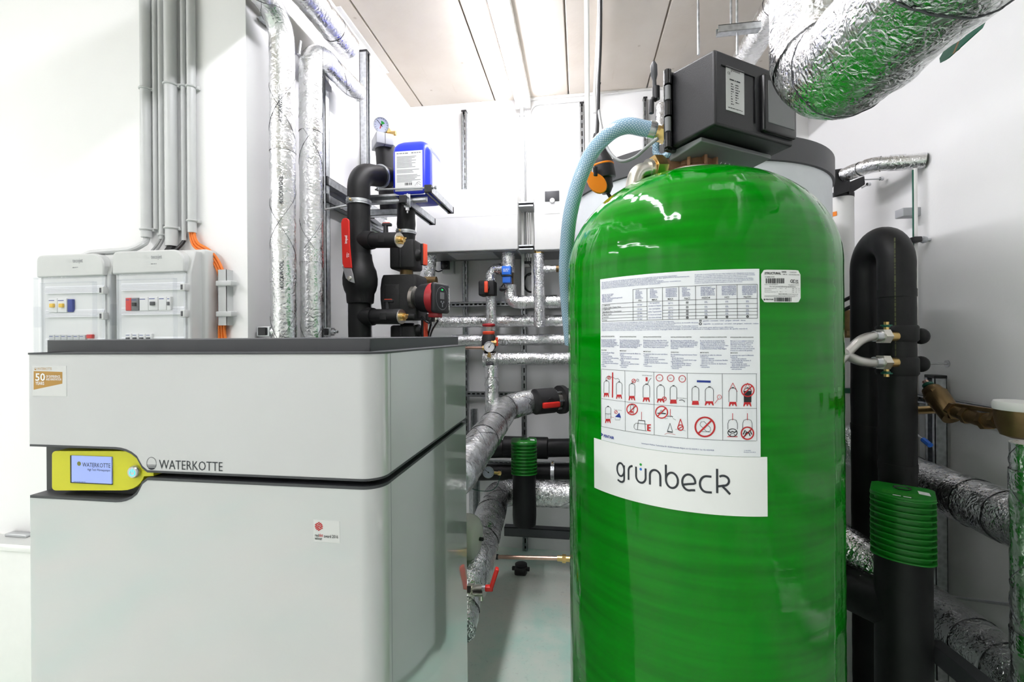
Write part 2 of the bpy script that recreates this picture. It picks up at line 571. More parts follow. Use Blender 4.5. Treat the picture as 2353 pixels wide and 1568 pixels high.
def spline(pts, k=10):
    """Catmull-Rom through the points"""
    p = [V3(q) for q in pts]
    p = [p[0] * 2 - p[1]] + p + [p[-1] * 2 - p[-2]]
    out = []
    for i in range(1, len(p) - 2):
        for j in range(k):
            t = j / k
            out.append(0.5 * ((2 * p[i]) + (p[i + 1] - p[i - 1]) * t + (2 * p[i - 1] - 5 * p[i] + 4 * p[i + 1] - p[i + 2]) * t * t + (3 * p[i] - p[i - 1] - 3 * p[i + 1] + p[i + 2]) * t ** 3))
    out.append(p[-2])
    return out
_tc = {}
def text2d(s, bold=0.0):
    """outline of a line of print as flat triangles, cap height about 0.7, starts at x = 0; returns verts, faces, width"""
    key = (s, bold)
    if key in _tc: return _tc[key]
    cu = bpy.data.curves.new('print', 'FONT')
    cu.body = s; cu.size = 1.0; cu.resolution_u = 2; cu.offset = bold
    ob = bpy.data.objects.new('print', cu)
    me = ob.to_mesh()
    vs = [(v.co.x, v.co.y) for v in me.vertices]
    fs = [tuple(p.vertices) for p in me.polygons]
    ob.to_mesh_clear()
    bpy.data.objects.remove(ob); bpy.data.curves.remove(cu)
    x0 = min([v[0] for v in vs], default=0); x1 = max([v[0] for v in vs], default=1)
    _tc[key] = ([(x - x0, y) for x, y in vs], fs, max(x1 - x0, 1e-4))
    return _tc[key]
def put_text(mb, s, fn, size=None, width=None, bold=0.0, align='L'):
    """fn(x, y) -> point; x, y in metres"""
    vs, fs, w0 = text2d(s, bold)
    if size is None: size = width / w0
    sx = width / w0 if width else size
    dx = {'L': 0, 'C': -w0 * sx / 2, 'R': -w0 * sx}[align]
    mb.add([fn(x * sx + dx, y * size) for x, y in vs], fs)
def stroke(mb, pts, wd, fn, closed=False):
    """a flat drawn line of width WD through 2-D points"""
    p = [V3((a, b, 0)) for a, b in pts]
    if closed: p = p + [p[0]]
    L = []
    for i in range(len(p)):
        a = p[max(i - 1, 0)]; b = p[min(i + 1, len(p) - 1)]
        if closed and i in (0, len(p) - 1): a, b = p[-2], p[1]
        d = (b - a).normalized()
        nn = V3((-d.y, d.x, 0)) * wd / 2
        L.append((p[i] + nn, p[i] - nn))
    vs = []
    for a, b in L: vs += [fn(a.x, a.y), fn(b.x, b.y)]
    mb.add(vs, [(2 * i, 2 * i + 1, 2 * i + 3, 2 * i + 2) for i in range(len(L) - 1)])
def scribble(mb, fn, x0, x1, y, h, seed=1):
    """print too small to read: short dashes of word length along a line"""
    r_ = random.Random(seed)
    x = x0
    while x < x1:
        e = min(x1, x + h * r_.uniform(1.0, 4.0))
        stroke(mb, [(x, y), (e, y)], h * r_.uniform(.55, .8), fn)
        x = e + h * .5
def fill(mb, pts, fn):
    mb.add([fn(a, b) for a, b in pts], [tuple(range(len(pts)))])
def circ(cx, cy, r, n=24, ry=None, a0=0, a1=2 * PI, closed=True):
    ry = r if ry is None else ry
    m = n if closed else n + 1
    return [(cx + r * math.cos(a0 + (a1 - a0) * k / n), cy + ry * math.sin(a0 + (a1 - a0) * k / n)) for k in range(m)]
def flat(o, ex, ey, en, lift=0.0004):
    o = V3(o)
    return lambda x, y: o + ex * x + ey * y + en * lift
# ------------------------------------------------------------------ the room
def struct(name, mb, mat, parent=None, **k):
    o = mb.build(name, mat, parent, **k)
    if parent is None: o['kind'] = 'structure'
    return o
struct('floor', MB().bx(ROOM_X0 - .1, XR + .1, ROOM_Y0 - .1, YB + .1, -0.12, 0.0), 'floor', sharp=None)
struct('wall_back', MB().bx(XL - .2, XR + .1, YB, YB + .12, 0, ZC + .12), 'wall', sharp=None)
struct('wall_right', MB().bx(XR, XR + .12, ROOM_Y0, YB, 0, ZC + .12), 'wall', sharp=None)
struct('wall_left', MB().bx(ROOM_X0, XL, YW, YB, 0, ZC + .12), 'wall', sharp=None)          # the thick pier left of the pipes
struct('wall_side', MB().bx(ROOM_X0 - .12, ROOM_X0, ROOM_Y0, YW + .1, 0, ZC + .12), 'wall', sharp=None)
struct('wall_front', MB().bx(ROOM_X0 - .12, XR + .12, ROOM_Y0 - .12, ROOM_Y0, 0, ZC + .12), 'wall', sharp=None)
ceil = struct('ceiling', MB().bx(ROOM_X0 - .1, XR + .1, ROOM_Y0 - .1, YB + .1, ZC + .03, ZC + .15), 'concrete', sharp=None)
# precast planks with open joints between them
jx = [XL + .0]
for u, v_ in ((803, 0), (1053, 0), (1300, 80), (1520, 80)):
    jx.append(pZ(u, v_, ZC).x)
wdt = jx[-1] - jx[-2]
joints = [-5.7, -5.2, -4.7, -4.2, -3.7, -3.2, -2.7, -2.2, -1.68] + [j for j in jx[1:]] + [jx[-1] + wdt, jx[-1] + 2 * wdt]
joints = [j for j in joints if j < XR] + [XR + .02]
for a, b in zip(joints, joints[1:]):
    MB().bx(a + .004, b - .004, ROOM_Y0 - .02, YB + .02, ZC, ZC + .05).build('concrete_plank', 'concrete', ceil, sharp=None, bevel=.004)
# white filler along the ceiling edges
tr = MB()
tr.add([(XL - .01, YB - .001, ZC + .002), (-.45, YB - .001, ZC + .002), (-.45, YB - .012, ZC - .001), (XL - .01, YB - .022, ZC - .001), (XL - .01, YB, ZC - .02), (-.45, YB, ZC - .012)], [(0, 1, 2, 3), (3, 2, 5, 4), (0, 3, 4), (1, 5, 2), (0, 4, 5, 1)])
struct('trim_1', tr, 'caulk')
tr = MB()
p0, p1 = pZ(1205, 236, ZC), pZ(1420, 215, ZC)
tr.bx(p0.x, p1.x, YB - .02, YB, ZC - .016, ZC)
struct('trim_2', tr, 'caulk', bevel=.004)
tr = MB()
tr.bx(XL, XL + .025, 2.0, 2.55, ZC - .006, ZC)
struct('trim_3', tr, 'caulk', bevel=.003)
tr = MB()
tr.bx(.18, .55, YB - .018, YB, ZC - .014, ZC)
struct('trim_4', tr, 'caulk', bevel=.004)

# ------------------------------------------------------------------ lamps
def batten(x, y0, y1, label, group=None):
    t = thing('ceiling_light', label, 'light', (x, (y0 + y1) / 2, ZC - .085), group)
    MB().rb(x - .05, x + .05, y0, y1, ZC - .045, ZC - .0005, .008).build('housing', 'white_plastic', t)
    for yy in (y0, y1):
        s = 1 if yy == y0 else -1
        MB().rb(x - .05, x + .05, min(yy, yy + s * .03), max(yy, yy + s * .03), ZC - .085, ZC - .045, .006).build('end_cap', 'white_plastic', t)
    prof = [(math.cos(a) * .046, math.sin(a) * .04) for a in [PI + PI * k / 14 for k in range(15)]]
    MB().prism(prof, lambda a, b, tt: V3((x + a, y0 + .03 + (y1 - y0 - .06) * tt, ZC - .045 + b))).build('diffuser', 'tube_light', t)
    return t
LX = pZ(1172, 120, ZC - .06).x
batten(LX, 1.46, 2.94, 'white tube light on the ceiling running to the back wall')
batten(LX, -.06, 1.42, 'white tube light added on the ceiling in line with the one at the back wall', 'ceiling lights outside the picture')  # unseen, added to brighten the green tank, floor and right wall
for k_, xx in enumerate((-2.6, -4.4)):
    for y0 in ((-1.0, -2.52), (-.6,))[k_]:
        batten(xx, y0, y0 + 1.48, 'white tube light on the ceiling in the ' + ('second', 'third')[k_] + ' row from the right' + (', added at its far end to brighten the fronts' if y0 < -1 else ''), 'ceiling lights outside the picture')  # far second-row lamp is unseen, added to brighten heat pump and tank label
# ------------------------------------------------------------------ heat pump
HF, HB, HX0, HX1 = .72, 1.30, -1.03, -.33
HT = 1.370
hp = thing('heat_pump', 'large glossy white floor-standing heat pump with dark top and lime display', 'heat pump', ((HX0 + HX1) / 2, (HF + HB) / 2, 0))
RC = .035
def hp_path():
    """plan of the sheet metal from the back left round the front to the back right: (point, outward normal)"""
    out = [(V3((HX0, y, 0)), V3((-1, 0, 0))) for y in (HB, 1.0)]
    for k in range(9):
        a = PI + (PI / 2) * k / 8; r2 = .003
        out.append((V3((HX0 + r2 + r2 * math.cos(a), HF + r2 + r2 * math.sin(a), 0)), V3((math.cos(a), math.sin(a), 0))))
    xs = [HX0 + .003 + (HX1 - HX0 - RC - .003) * k / 60 for k in range(1, 60)]
    out += [(V3((x, HF, 0)), V3((0, -1, 0))) for x in xs]
    for k in range(13):
        a = -PI / 2 + (PI / 2) * k / 12
        out.append((V3((HX1 - RC + RC * math.cos(a), HF + RC + RC * math.sin(a), 0)), V3((math.cos(a), math.sin(a), 0))))
    out += [(V3((HX1, y, 0)), V3((1, 0, 0))) for y in (.95, 1.15, HB)]
    return out
PATH = hp_path()
ZG0, ZG1 = 1.1435, 1.1605                    # the groove
ZN0, ZN1 = pY(170, 1149, HF).z, 1.2005     # the display opening at the left
XA, XB = pY(262, 1030, HF).x, pY(328, 1090, HF).x
def arch(x, flat_z, groove_z):
    if x <= XA: return flat_z
    if x >= XB: return groove_z
    q = (x - XA) / (XB - XA)
    return groove_z + (flat_z - groove_z) * math.sqrt(max(0, 1 - q ** 2.2))
def sheet(zlo, zhi, th=.012, off=0.0, first=0, last=None):
    mb = MB()
    P = PATH[first:last]
    vs, fs = [], []
    for p, n in P:
        a, b = zlo(p), zhi(p)
        for q, z in ((p + n * off, a), (p + n * off, b), (p + n * (off - th), b), (p + n * (off - th), a)):
            vs.append(V3((q.x, q.y, z)))
    for i in range(len(P) - 1):
        for k in range(4):
            k2 = (k + 1) % 4
            fs.append((4 * i + k, 4 * (i + 1) + k, 4 * (i + 1) + k2, 4 * i + k2))
    fs.append((0, 1, 2, 3)); m = 4 * (len(P) - 1); fs.append((m + 3, m + 2, m + 1, m))
    return mb.add(vs, fs)
up_lo = lambda p: arch(p.x, ZN1, ZG1)
lo_hi = lambda p: arch(p.x, ZN0, ZG0)
sheet(up_lo, lambda p: HT).build('upper_panel', 'lacquer', hp, sharp=30)
sheet(lambda p: .03, lo_hi).build('lower_panel', 'lacquer', hp, sharp=30)
# dark edge lips of the two panels along the groove and the opening
sheet(lambda p: up_lo(p) - .0035, lambda p: up_lo(p) + .0004, .03, .0006, first=10).build('upper_lip', 'charcoal', hp)
sheet(lambda p: lo_hi(p) - .0004, lambda p: lo_hi(p) + .0045, .05, .0006, first=10).build('lower_lip', 'charcoal', hp)
sheet(lambda p: HT, lambda p: HT + .0035, .05, .0015).build('top_rim', 'charcoal', hp)
core_x = pY(107, 1080, HF + .03).x
MB().bx(core_x, HX1 - .03, HF + .03, HB, .02, HT).build('core', 'display_grey', hp)
MB().bx(HX0 + .002, core_x + .2, HF + .004, HB - .002, ZN0 - .02, ZN0 + .0042).build('shelf_plate', 'charcoal', hp)
MB().bx(HX0 + .013, HX1 - .013, HF + .05, HB - .002, HT - .012, HT + .002).build('top_plate', 'charcoal', hp)
# plinth
MB().bx(HX0 + .02, HX1 - .02, HF + .02, HB - .02, 0, .032).build('plinth', 'charcoal', hp)
MB().bx(HX0 + .01, HX1 - .01, HB - .012, HB, .03, HT).build('rear_panel', 'white_plastic', hp)
# top cover
cx1 = HX1 - .035
cy0 = pX(851, 800, cx1).y
cy1 = pX(1053, 785, cx1).y
cx0 = pY(108, 800, cy0).x
zt = pY(480, 779, cy0).z
MB().bx(cx0, cx1, cy0, cy1, HT + .002, zt).build('top_cover', 'charcoal', hp, bevel=.0015)
# seam on the side panel
sy = pX(897, 900, HX1).y
MB().bx(HX1 - .004, HX1 + .0003, sy - .0006, sy + .0006, .03, ZG0).build('seam', 'ink_grey', hp)
MB().bx(HX1 - .004, HX1 + .0003, sy - .0006, sy + .0006, ZG1, HT).build('seam', 'ink_grey', hp)
# display unit in the opening
def hpf(dy):
    return lambda u, v: pY(u, v, HF + dy)
dsp = []
Q = hpf(.018)
def dome_poly(u0, u1, v0, v1, rl, n=14):
    """outline, rounded at the left corners and round at the right end"""
    P = []
    for k in range(6): a = PI + PI / 2 * k / 5; P.append((u0 + rl + rl * math.cos(a), v0 + rl + rl * math.sin(a)))
    vm = (v0 + v1) / 2; h = (v1 - v0) / 2; e = 54
    for k in range(n + 1):
        a = -PI / 2 + PI * k / n
        P.append((u1 - e + e * max(0, math.cos(a)) ** .9, vm + h * math.sin(a)))
    for k in range(6): a = PI / 2 + PI / 2 * k / 5; P.append((u0 + rl + rl * math.cos(a), v1 - rl + rl * math.sin(a)))
    return P
P = dome_poly(119, 333, 1037, 1128, 9)
lime = MB().prism(P, lambda u, v, t: V3((pY(u, v, HF + .005).x, HF + .005 + .022 * t, pY(u, v, HF + .005).z))).build('display_bezel', 'lime', hp, bevel=.0006)
a, b = pY(326, 1092, HF), pY(337, 1092, HF)
MB().prism([(XB - .006, ZG0 + .015), (XB + .018, ZG0 + .0125), (XB + .018, ZG0 + .006), (XB - .006, ZG0 + .0045)], lambda x, z, t: V3((x, HF + .004 + t * .02, z))).build('bezel_tip', 'lime', lime)
# screen
Ys = HF + .004
s0, s1 = pY(166, 1047, Ys), pY(258, 1112, Ys)
MB().bx(s0.x - .004, s1.x, Ys - .0006, Ys + .003, s1.z - .002, s0.z).build('screen_surround', 'black_gloss', lime)
scr = MB().bx(s0.x, s1.x, Ys - .0014, Ys + .002, s1.z, s0.z).build('screen', 'screen_blue', lime)
fn = flat((0, Ys - .0015, 0), EX, EZ, -EY, .0002)
def at_px(Y):
    return lambda u, v: (pY(u, v, Y).x, pY(u, v, Y).z)
A = at_px(Ys - .0017)
mb = MB()
x, z = A(189, 1073); x1, _ = A(253.5, 1073)
put_text(mb, 'WATERKOTTE', lambda X, Z: fn(x + X, z + Z), size=.0115, width=x1 - x)
x2, z2 = A(201, 1082); x3, _ = A(253, 1082)
put_text(mb, 'High Tech Wärmepumpen', lambda X, Z: fn(x2 + X, z2 + Z), size=.0062, width=x3 - x2)
x4, z4 = A(169.5, 1107); x5, _ = A(197, 1107)
scribble(mb, fn, x4, x5, z4, .0012)
mb.build('screen_print', 'ink_logo', scr, sharp=None, fixn=False)
cx_, cz_ = A(181.5, 1066)
mb = MB(); fill(mb, circ(cx_, cz_, .0041, 28), fn); mb.build('screen_emblem', 'ink_olive', scr, sharp=None, fixn=False)
# power button
pb = pY(311, 1084, HF + .004)
btn = MB().lathe([(.0, -.007), (.0095, -.0065), (.0112, -.004), (.0115, .002), (.0115, .012)], pb, (0, 1, 0), 40).build('power_button', 'steel', lime)
mb = MB()
mb.ring((pb.x + .001, pb.y - .0068, pb.z - .0005), (0, 1, 0), .0052, .0008, 24, 6, PI * .68, PI * 2.32)
mb.cyl((pb.x + .001, pb.y - .0068, pb.z), (pb.x + .001, pb.y - .0068, pb.z + .0065), .0008, n=6)
mb.build('power_symbol', 'led_cyan', btn)
# lettering on the upper panel
fn = flat((0, HF, 0), EX, EZ, -EY, .0005)
A = at_px(HF)
mb = MB()
x, z = A(366, 1077.5); x1, _ = A(512, 1078)
put_text(mb, 'WATERKOTTE', lambda X, Z: fn(x + X, z + Z), size=.0235, width=x1 - x, bold=-.004)
cx_, cz_ = A(348.5, 1065.5)
r_ = .0098
stroke(mb, circ(cx_, cz_, r_, 40, ry=.0112), .0007, fn, True)
for dz, th in ((-.0028, .0007), (-.0052, .0011)):
    hw = r_ * math.sqrt(max(0, 1 - (dz / .0112) ** 2))
    stroke(mb, [(cx_ - hw, cz_ + dz), (cx_ + hw, cz_ + dz)], th, fn)
seg = [(cx_ + r_ * math.cos(a), cz_ + .0112 * math.sin(a)) for a in [math.radians(220 + 100 * k / 14) for k in range(15)]]
fill(mb, seg, fn)
mb.build('maker_lettering', 'ink_logo', hp, sharp=None, fixn=False)
# anniversary sticker
x0, z0 = A(75, 910); x1, z1 = A(153, 841)
st = MB().bx(x0, x1, HF - .0004, HF + .001, z0, z1).build('anniversary_sticker', 'sticker', hp)
mb = MB()
g = [A(78, 853), A(144, 855), A(144, 882), A(78, 896)]
fill(mb, g, fn); mb.build('gold_field', 'gold_print', st, sharp=None, fixn=False)
fn2 = flat((0, HF, 0), EX, EZ, -EY, .0009)
mb = MB()
for s_, (u, v_), u1, sz, bo in (('50', (82.5, 875), 105, .0198, .02), ('YEARS', (82.5, 884.5), 103, .0085, .02), ('OF EXPERIENCE', (107, 868), 139.5, .0062, .015), ('AND INNOVATION', (107, 874.5), 142, .0062, .015)):
    x, z = A(u, v_); xe, _ = A(u1, v_)
    put_text(mb, s_, (lambda x, z: lambda X, Z: fn2(x + X, z + Z))(x, z), size=sz, width=xe - x, bold=bo)
mb.build('white_lettering', 'ink_white', st, sharp=None, fixn=False)
mb = MB()
x, z = A(86, 850.5); xe, _ = A(119.5, 850.5)
put_text(mb, 'WATERKOTTE', lambda X, Z: fn(x + X, z + Z), size=.0066, width=xe - x)
cx_, cz_ = A(82, 848)
stroke(mb, circ(cx_, cz_, .0022, 20), .0004, fn, True)
fill(mb, circ(cx_, cz_, .0022, 10, a0=PI, a1=2 * PI, closed=False), fn)
mb.build('gold_lettering', 'gold_print', st, sharp=None, fixn=False)
# award sticker
x0, z0 = A(721, 1245); x1, z1 = A(781, 1198)
st = MB().bx(x0, x1, HF - .0003, HF + .001, z0, z1).build('award_sticker', 'sticker', hp)
mb = MB()
cx_, cz_ = A(733, 1210); rr_ = .0072
for k in range(5):                      # the striped dot
    off = (-.0054 + .0027 * k)
    hw = math.sqrt(max(0, rr_ ** 2 - off ** 2))
    d, nn = V3((.86, .5, 0)), V3((-.5, .86, 0))
    n_ = 7
    for a, b in ((-1, -.12), (.02, 1)) if k % 2 else ((-1, .3), (.42, 1)):
        pts = [(cx_ + d.x * hw * (a + (b - a) * i / n_) + nn.x * off, cz_ + d.y * hw * (a + (b - a) * i / n_) + nn.y * off) for i in range(n_ + 1)]
        stroke(mb, pts, .0021, fn)
x, z = A(733.6, 1233.5); xe, _ = A(742.4, 1233.5)
put_text(mb, 'dot', lambda X, Z: fn(x + X, z + Z), size=.0078, width=xe - x, bold=.02)
mb.build('red_print', 'ink_red', st, sharp=None, fixn=False)
mb = MB()
for s_, u, u1, v_ in (('red', 724, 733, 1233.5), ('award 2016', 744.5, 777, 1235.5), ('winner', 724, 740.5, 1240.5)):
    xq, zq = A(u, v_); xe, _ = A(u1, v_)
    put_text(mb, s_, (lambda x, z: lambda X, Z: fn(x + X, z + Z))(xq, zq), size=.0076, width=xe - xq, bold=.012)
mb.build('black_print', 'ink_black', st, sharp=None, fixn=False)
# ------------------------------------------------------------------ green pressure tank
TR = .31
def by_sides(ul, ur, R):
    a, b = math.atan((ul - CX) / F), math.atan((ur - CX) / F)
    d = R / math.sin((b - a) / 2); m = (a + b) / 2
    p = (cF * math.cos(m) + _r * math.sin(m)) * d
    return V3((p.x, p.y, 0))
TC = by_sides(1306, 1941, TR)
tank = thing('pressure_tank', 'tall glossy green fibreglass pressure tank with white instruction labels', 'tank', TC)
ZS, ZT = 1.555, 1.795
prof = [(.20, .10), (.26, .115), (.295, .15), (TR, .22)]
prof += [(TR + .0012 * noise.noise(V3((k * .7, 3, 1))), .22 + (ZS - .22) * k / 60) for k in range(1, 61)]
for k in range(1, 33):
    a = PI / 2 * k / 32
    r_ = TR * max(0, math.cos(a)) ** .86
    if r_ < .075: break
    prof.append((r_, ZS + (ZT - ZS) * math.sin(a) ** 1.0))
MB().lathe(prof, TC, (0, 0, 1), 128).build('vessel', 'green_tank', tank, sharp=60)
MB().lathe([(.25, 0), (.25, .10), (.235, .12), (.2, .125)], TC, (0, 0, 1), 64).build('base_stand', 'black_plastic', tank)
ztop = prof[-1][1]
MB().lathe([(.086, ztop - .012), (.086, ztop + .004), (.078, ztop + .008), (.07, ztop + .008)], TC, (0, 0, 1), 48).build('neck_ring', 'white_plastic', tank)
fT = V3((TC.x, TC.y, 0)).normalized()
rT = V3((fT.y, -fT.x, 0))
def cyl_hit(u, v, R=TR):
    d = ray(u, v)
    o = V3((CAM.x - TC.x, CAM.y - TC.y, 0)); e = V3((d.x, d.y, 0))
    A_, B_, C_ = e.dot(e), 2 * o.dot(e), o.dot(o) - R * R
    t = (-B_ - math.sqrt(max(0, B_ * B_ - 4 * A_ * C_))) / (2 * A_)
    p = CAM + d * t
    q = V3((p.x - TC.x, p.y - TC.y, 0))
    return math.atan2(q.dot(rT), -q.dot(fT)), p.z
def on_tank(ph, z, lift):
    R = TR + lift
    return V3((TC.x, TC.y, z)) + rT * (R * math.sin(ph)) - fT * (R * math.cos(ph))
def px_tank(lift):
    def f(u, v):
        ph, z = cyl_hit(u, v); return on_tank(ph, z, lift)
    return f
def sheet_label(name, ph0, ph1, z0, z1, lift, mat='paper', n=28, round_c=0.0):
    mb = MB()
    vs, fs = [], []
    for k in range(n + 1):
        ph = ph0 + (ph1 - ph0) * k / n
        s = min(ph - ph0, ph1 - ph) * TR
        c = 0
        if round_c and s < round_c: c = round_c - math.sqrt(max(0, round_c ** 2 - (round_c - s) ** 2))
        for L, z in ((lift, z0 + c), (lift, z1 - c), (0.0, z1 - c), (0.0, z0 + c)):
            vs.append(on_tank(ph, z, L))
    for k in range(n):
        for j in range(4):
            j2 = (j + 1) % 4
            fs.append((4 * k + j, 4 * k + 4 + j, 4 * k + 4 + j2, 4 * k + j2))
    fs += [(3, 2, 1, 0), (4 * n, 4 * n + 1, 4 * n + 2, 4 * n + 3)]
    return mb.add(vs, fs).build(name, mat, tank, sharp=40)
# the big instruction label
a0, z_tl = cyl_hit(1380, 641); a1, z_tr = cyl_hit(1744, 620)
_, z_bl = cyl_hit(1381, 1012); _, z_br = cyl_hit(1743, 1048)
ZL1, ZL0 = (z_tl + z_tr) / 2, (z_bl + z_br) / 2
lab = sheet_label('instruction_label', a0, a1, ZL0, ZL1, .0012)
LF = .0018
def tline(mb, s, u0, v0, u1, v1=None, h=5.0, bold=0.0):
    """a line of print along the tank from pixel (u0, v0) to (u1, v1)"""
    p0, z0 = cyl_hit(u0, v0); p1, z1 = cyl_hit(u1, v0 if v1 is None else v1)
    z = (z0 + z1) / 2 if v1 is not None else z0
    zh = abs(cyl_hit(u0, v0 - h)[1] - z0)
    put_text(mb, s, lambda X, Y: on_tank(p0 + X / TR, z + Y, LF), size=zh / .72, width=(p1 - p0) * TR, bold=bold)
blue, black, red, navy, grey = MB(), MB(), MB(), MB(), MB()
TX = px_tank(LF)
# -- top paragraphs (px in the crop 1360..1860 x 610..910, factor 4.706)
K = 4.706
def c1(x, y): return 1360 + x / K, 610 + y / K
def para(mb, lines, x0, ys0, ys1, widths, h=2.4, slope=None, conv=c1, bold=0.0):
    n = len(lines)
    for i, s in enumerate(lines):
        y = ys0 + (ys1 - ys0) * i / max(1, n - 1)
        u, v = conv(x0, y); ue, _ = conv(widths[i], y)
        tline(mb, s, u, v, ue, None, h, bold)
para(blue, ['Niet geschikt voor het gebruik of de opslag van samengeperste gassen en is ongeschikt voor pneumatische toepassingen.',
            "Ce réservoir est destiné au traitement de l'eau, il ne convient pas pour des applications pneumatiques.",
            'This tank is intended for water treatment only, not suitable for pneumatic applications.',
            'Dieser Tank ist nur zur Wasseraufbereitung bestimmt und nicht geeignet für pneumatische Anwendungen.',
            'Este tanque es para el tratamiento de agua y no es adecuado para las aplicaciones neumáticas.',
            "Questo serbatoio è destinato al trattamento dell'acqua e non è adatto per usi pneumatici."],
     113, 192, 258, [925, 1058, 705, 780, 968, 745])
para(blue, ['De gebruiker is verantwoordelijk voor een veilige installatie en een veilig gebruik van de drukvaten.',
            "L'utilisateur est responsable d'une installation sûre et d'une usage sûre de la bouteille à pression.",
            'The user is responsible for a safe installation and a safe use of the pressure vessel.',
            'Der Gebraucher ist verantwortlich für eine sichere Installation und Anwendung von den Behälter.',
            'El usuario es responsable de la instalación segura y del uso seguro del recipiente de presión.',
            "L'utente è responsabile di una corretta installazione ed utilizzo della bombola."],
     1113, 108, 198, [1755, 1760, 1675, 1745, 1745, 1625])
# -- the table
ux = [1360 + x / K for x in (117, 448, 600, 766, 942, 1121, 1346, 1568, 1785)]
zr = [cyl_hit(u, v)[1] for u, v in ((1739, 653.8), (1739, 686.5), (1739, 698), (1739, 709), (1739, 716), (1739, 724), (1739, 731.6))]
pc = [cyl_hit(u, 700)[0] for u in ux]
def tl(mb, pts, wd=.0007):
    """a ruled line through (angle, height) points"""
    fine = []
    for (p, z), (q, y) in zip(pts, pts[1:]):
        k = max(1, int(abs(q - p) / .04))
        fine += [((p + (q - p) * i / k) * TR, z + (y - z) * i / k) for i in range(k)]
    fine.append((pts[-1][0] * TR, pts[-1][1]))
    stroke(mb, fine, wd, lambda X, Y: on_tank(X / TR, Y, LF))
tl(black, [(pc[1], zr[0]), (pc[8], zr[0])])
for i in range(1, 7):
    if i in (1, 6): tl(black, [(pc[0], zr[i]), (pc[8], zr[i])])
    else:
        tl(black, [(pc[0], zr[i]), (pc[2], zr[i])]); tl(black, [(pc[3], zr[i]), (pc[8], zr[i])])
tl(black, [(pc[0], zr[1]), (pc[0], zr[6])])
for k in range(1, 9): tl(black, [(pc[k], zr[0]), (pc[k], zr[6])])
def cell(mb, s, k, z, size=.0048, dx=.006, bold=0.0, center=False):
    p = pc[k] + dx / TR if not center else (pc[k] + pc[k + 1]) / 2
    wmax = (pc[k + 1] - pc[k]) * TR - (.004 if center else dx + .002)
    wd = text2d(s, bold)[2] * size
    put_text(mb, s, lambda X, Y: on_tank(p + X / TR, z + Y, LF), size=size, width=min(wd, wmax), bold=bold, align='C' if center else 'L')
heads = [None, ['druk', 'pression', 'pressure', 'Druck', 'presión', 'pressione'], ['druk', 'pression', 'pressure', 'Druck', 'presión', 'pressione'],
         ['temperatuur', 'température', 'temperature', 'Temperatur', 'temperatura', 'temperatura'], ['pekel', 'saumure', 'brine', 'Salzsole', 'salmuera', 'salamoia'],
         ['zwavelzuur', 'acide sulfurique', 'sulphuric acid', 'Schwefelsäure', 'ácido sulfúrico', 'acido solforico'],
         ['waterstofchloride', "chlorure d'hydrogène", 'hydrochloric acid', 'Wasserstoffchlorid', 'cloruro de hidrógeno', 'cloruro idrogeno'],
         ['natriumhydroxide', 'hydroxyde de sodium', 'sodium hydroxide', 'Natriumhydroxid', 'hidróxido de sodio', 'soda idrata']]
zstep = (zr[0] - zr[1]) / 8.2
for k in range(1, 8):
    for i, s in enumerate(heads[k]): cell(blue, s, k, zr[0] - zstep * (1.35 + i * .92), .0041, .006 if k < 5 else .009)
for k, s in zip(range(1, 8), ('PN', 'MAX', 'MAX', 'NaCl', 'H2SO4', 'HCl', 'NaOH')): cell(black, s, k, zr[1] + zstep * .5, .0048, center=True, bold=.01)
for i, s in enumerate(['Stof van vat en type', 'Type de réservoir', 'Type of vessel', 'Behälter und Verwendungszweck', 'Tipo de recipiente', 'Tipo di serbatoio']):
    put_text(blue, s, lambda X, Y, i=i: on_tank(pc[0] + X / TR, zr[0] - zstep * (2.1 + i * .92) + Y, LF), size=.004)
rows = [('COMPOSITE', 'Softener / Single / Duplex Filters'), ('COMPOSITE', 'Multi-Media Filters / Deionisation'), ('High pH Vessels', ''), ('Demineral.', ''), ('Storage', '')]
for i, (a, b) in enumerate(rows):
    zm = (zr[i + 1] + zr[i + 2]) / 2
    cell(black, a, 0, zm + (.0008 if b else -.0014), .0036, .003, bold=.008)
    if b: cell(black, b, 0, zm - .0036, .0036, .003, bold=.008)
    cell(blue, '10 bar', 1, zm - .0018, .0044, center=True)
    cell(blue, ('50°C', '50°C', '65°C', '65°C', '50°C')[i], 3, zm - .0018, .0044, center=True)
    for k in (4, 5, 6, 7):
        c_ = ((pc[k] + pc[k + 1]) / 2) * TR
        fn = lambda X, Y: on_tank(X / TR, Y, LF)
        if k == 4 and i < 4:
            stroke(black, [(c_ - .0016, zm - .0016), (c_ + .0016, zm - .0016), (c_ + .0016, zm + .0016), (c_ - .0016, zm + .0016)], .0009, fn, True)
            stroke(black, [(c_ - .0016, zm), (c_ + .0016, zm)], .0008, fn)
        elif i == 4:
            stroke(black, circ(c_, zm, .0018, 16), .001, fn, True); stroke(black, [(c_ - .0013, zm), (c_ + .0013, zm)], .001, fn)
        else: cell(blue, '5%', k, zm - .0018, .0044, center=True)
for i, s in enumerate(['zie typeplaat', "voir plaque sur l'étiquette", 'see nameplate', 'siehe Typenschild', 'ver etiqueta en la botella', 'vedere etichetta sulla bottiglia']):
    zz = zr[1] - (zr[1] - zr[6]) * (i + .7) / 6.3
    cell(blue, s, 2, zz, .0038, center=True)
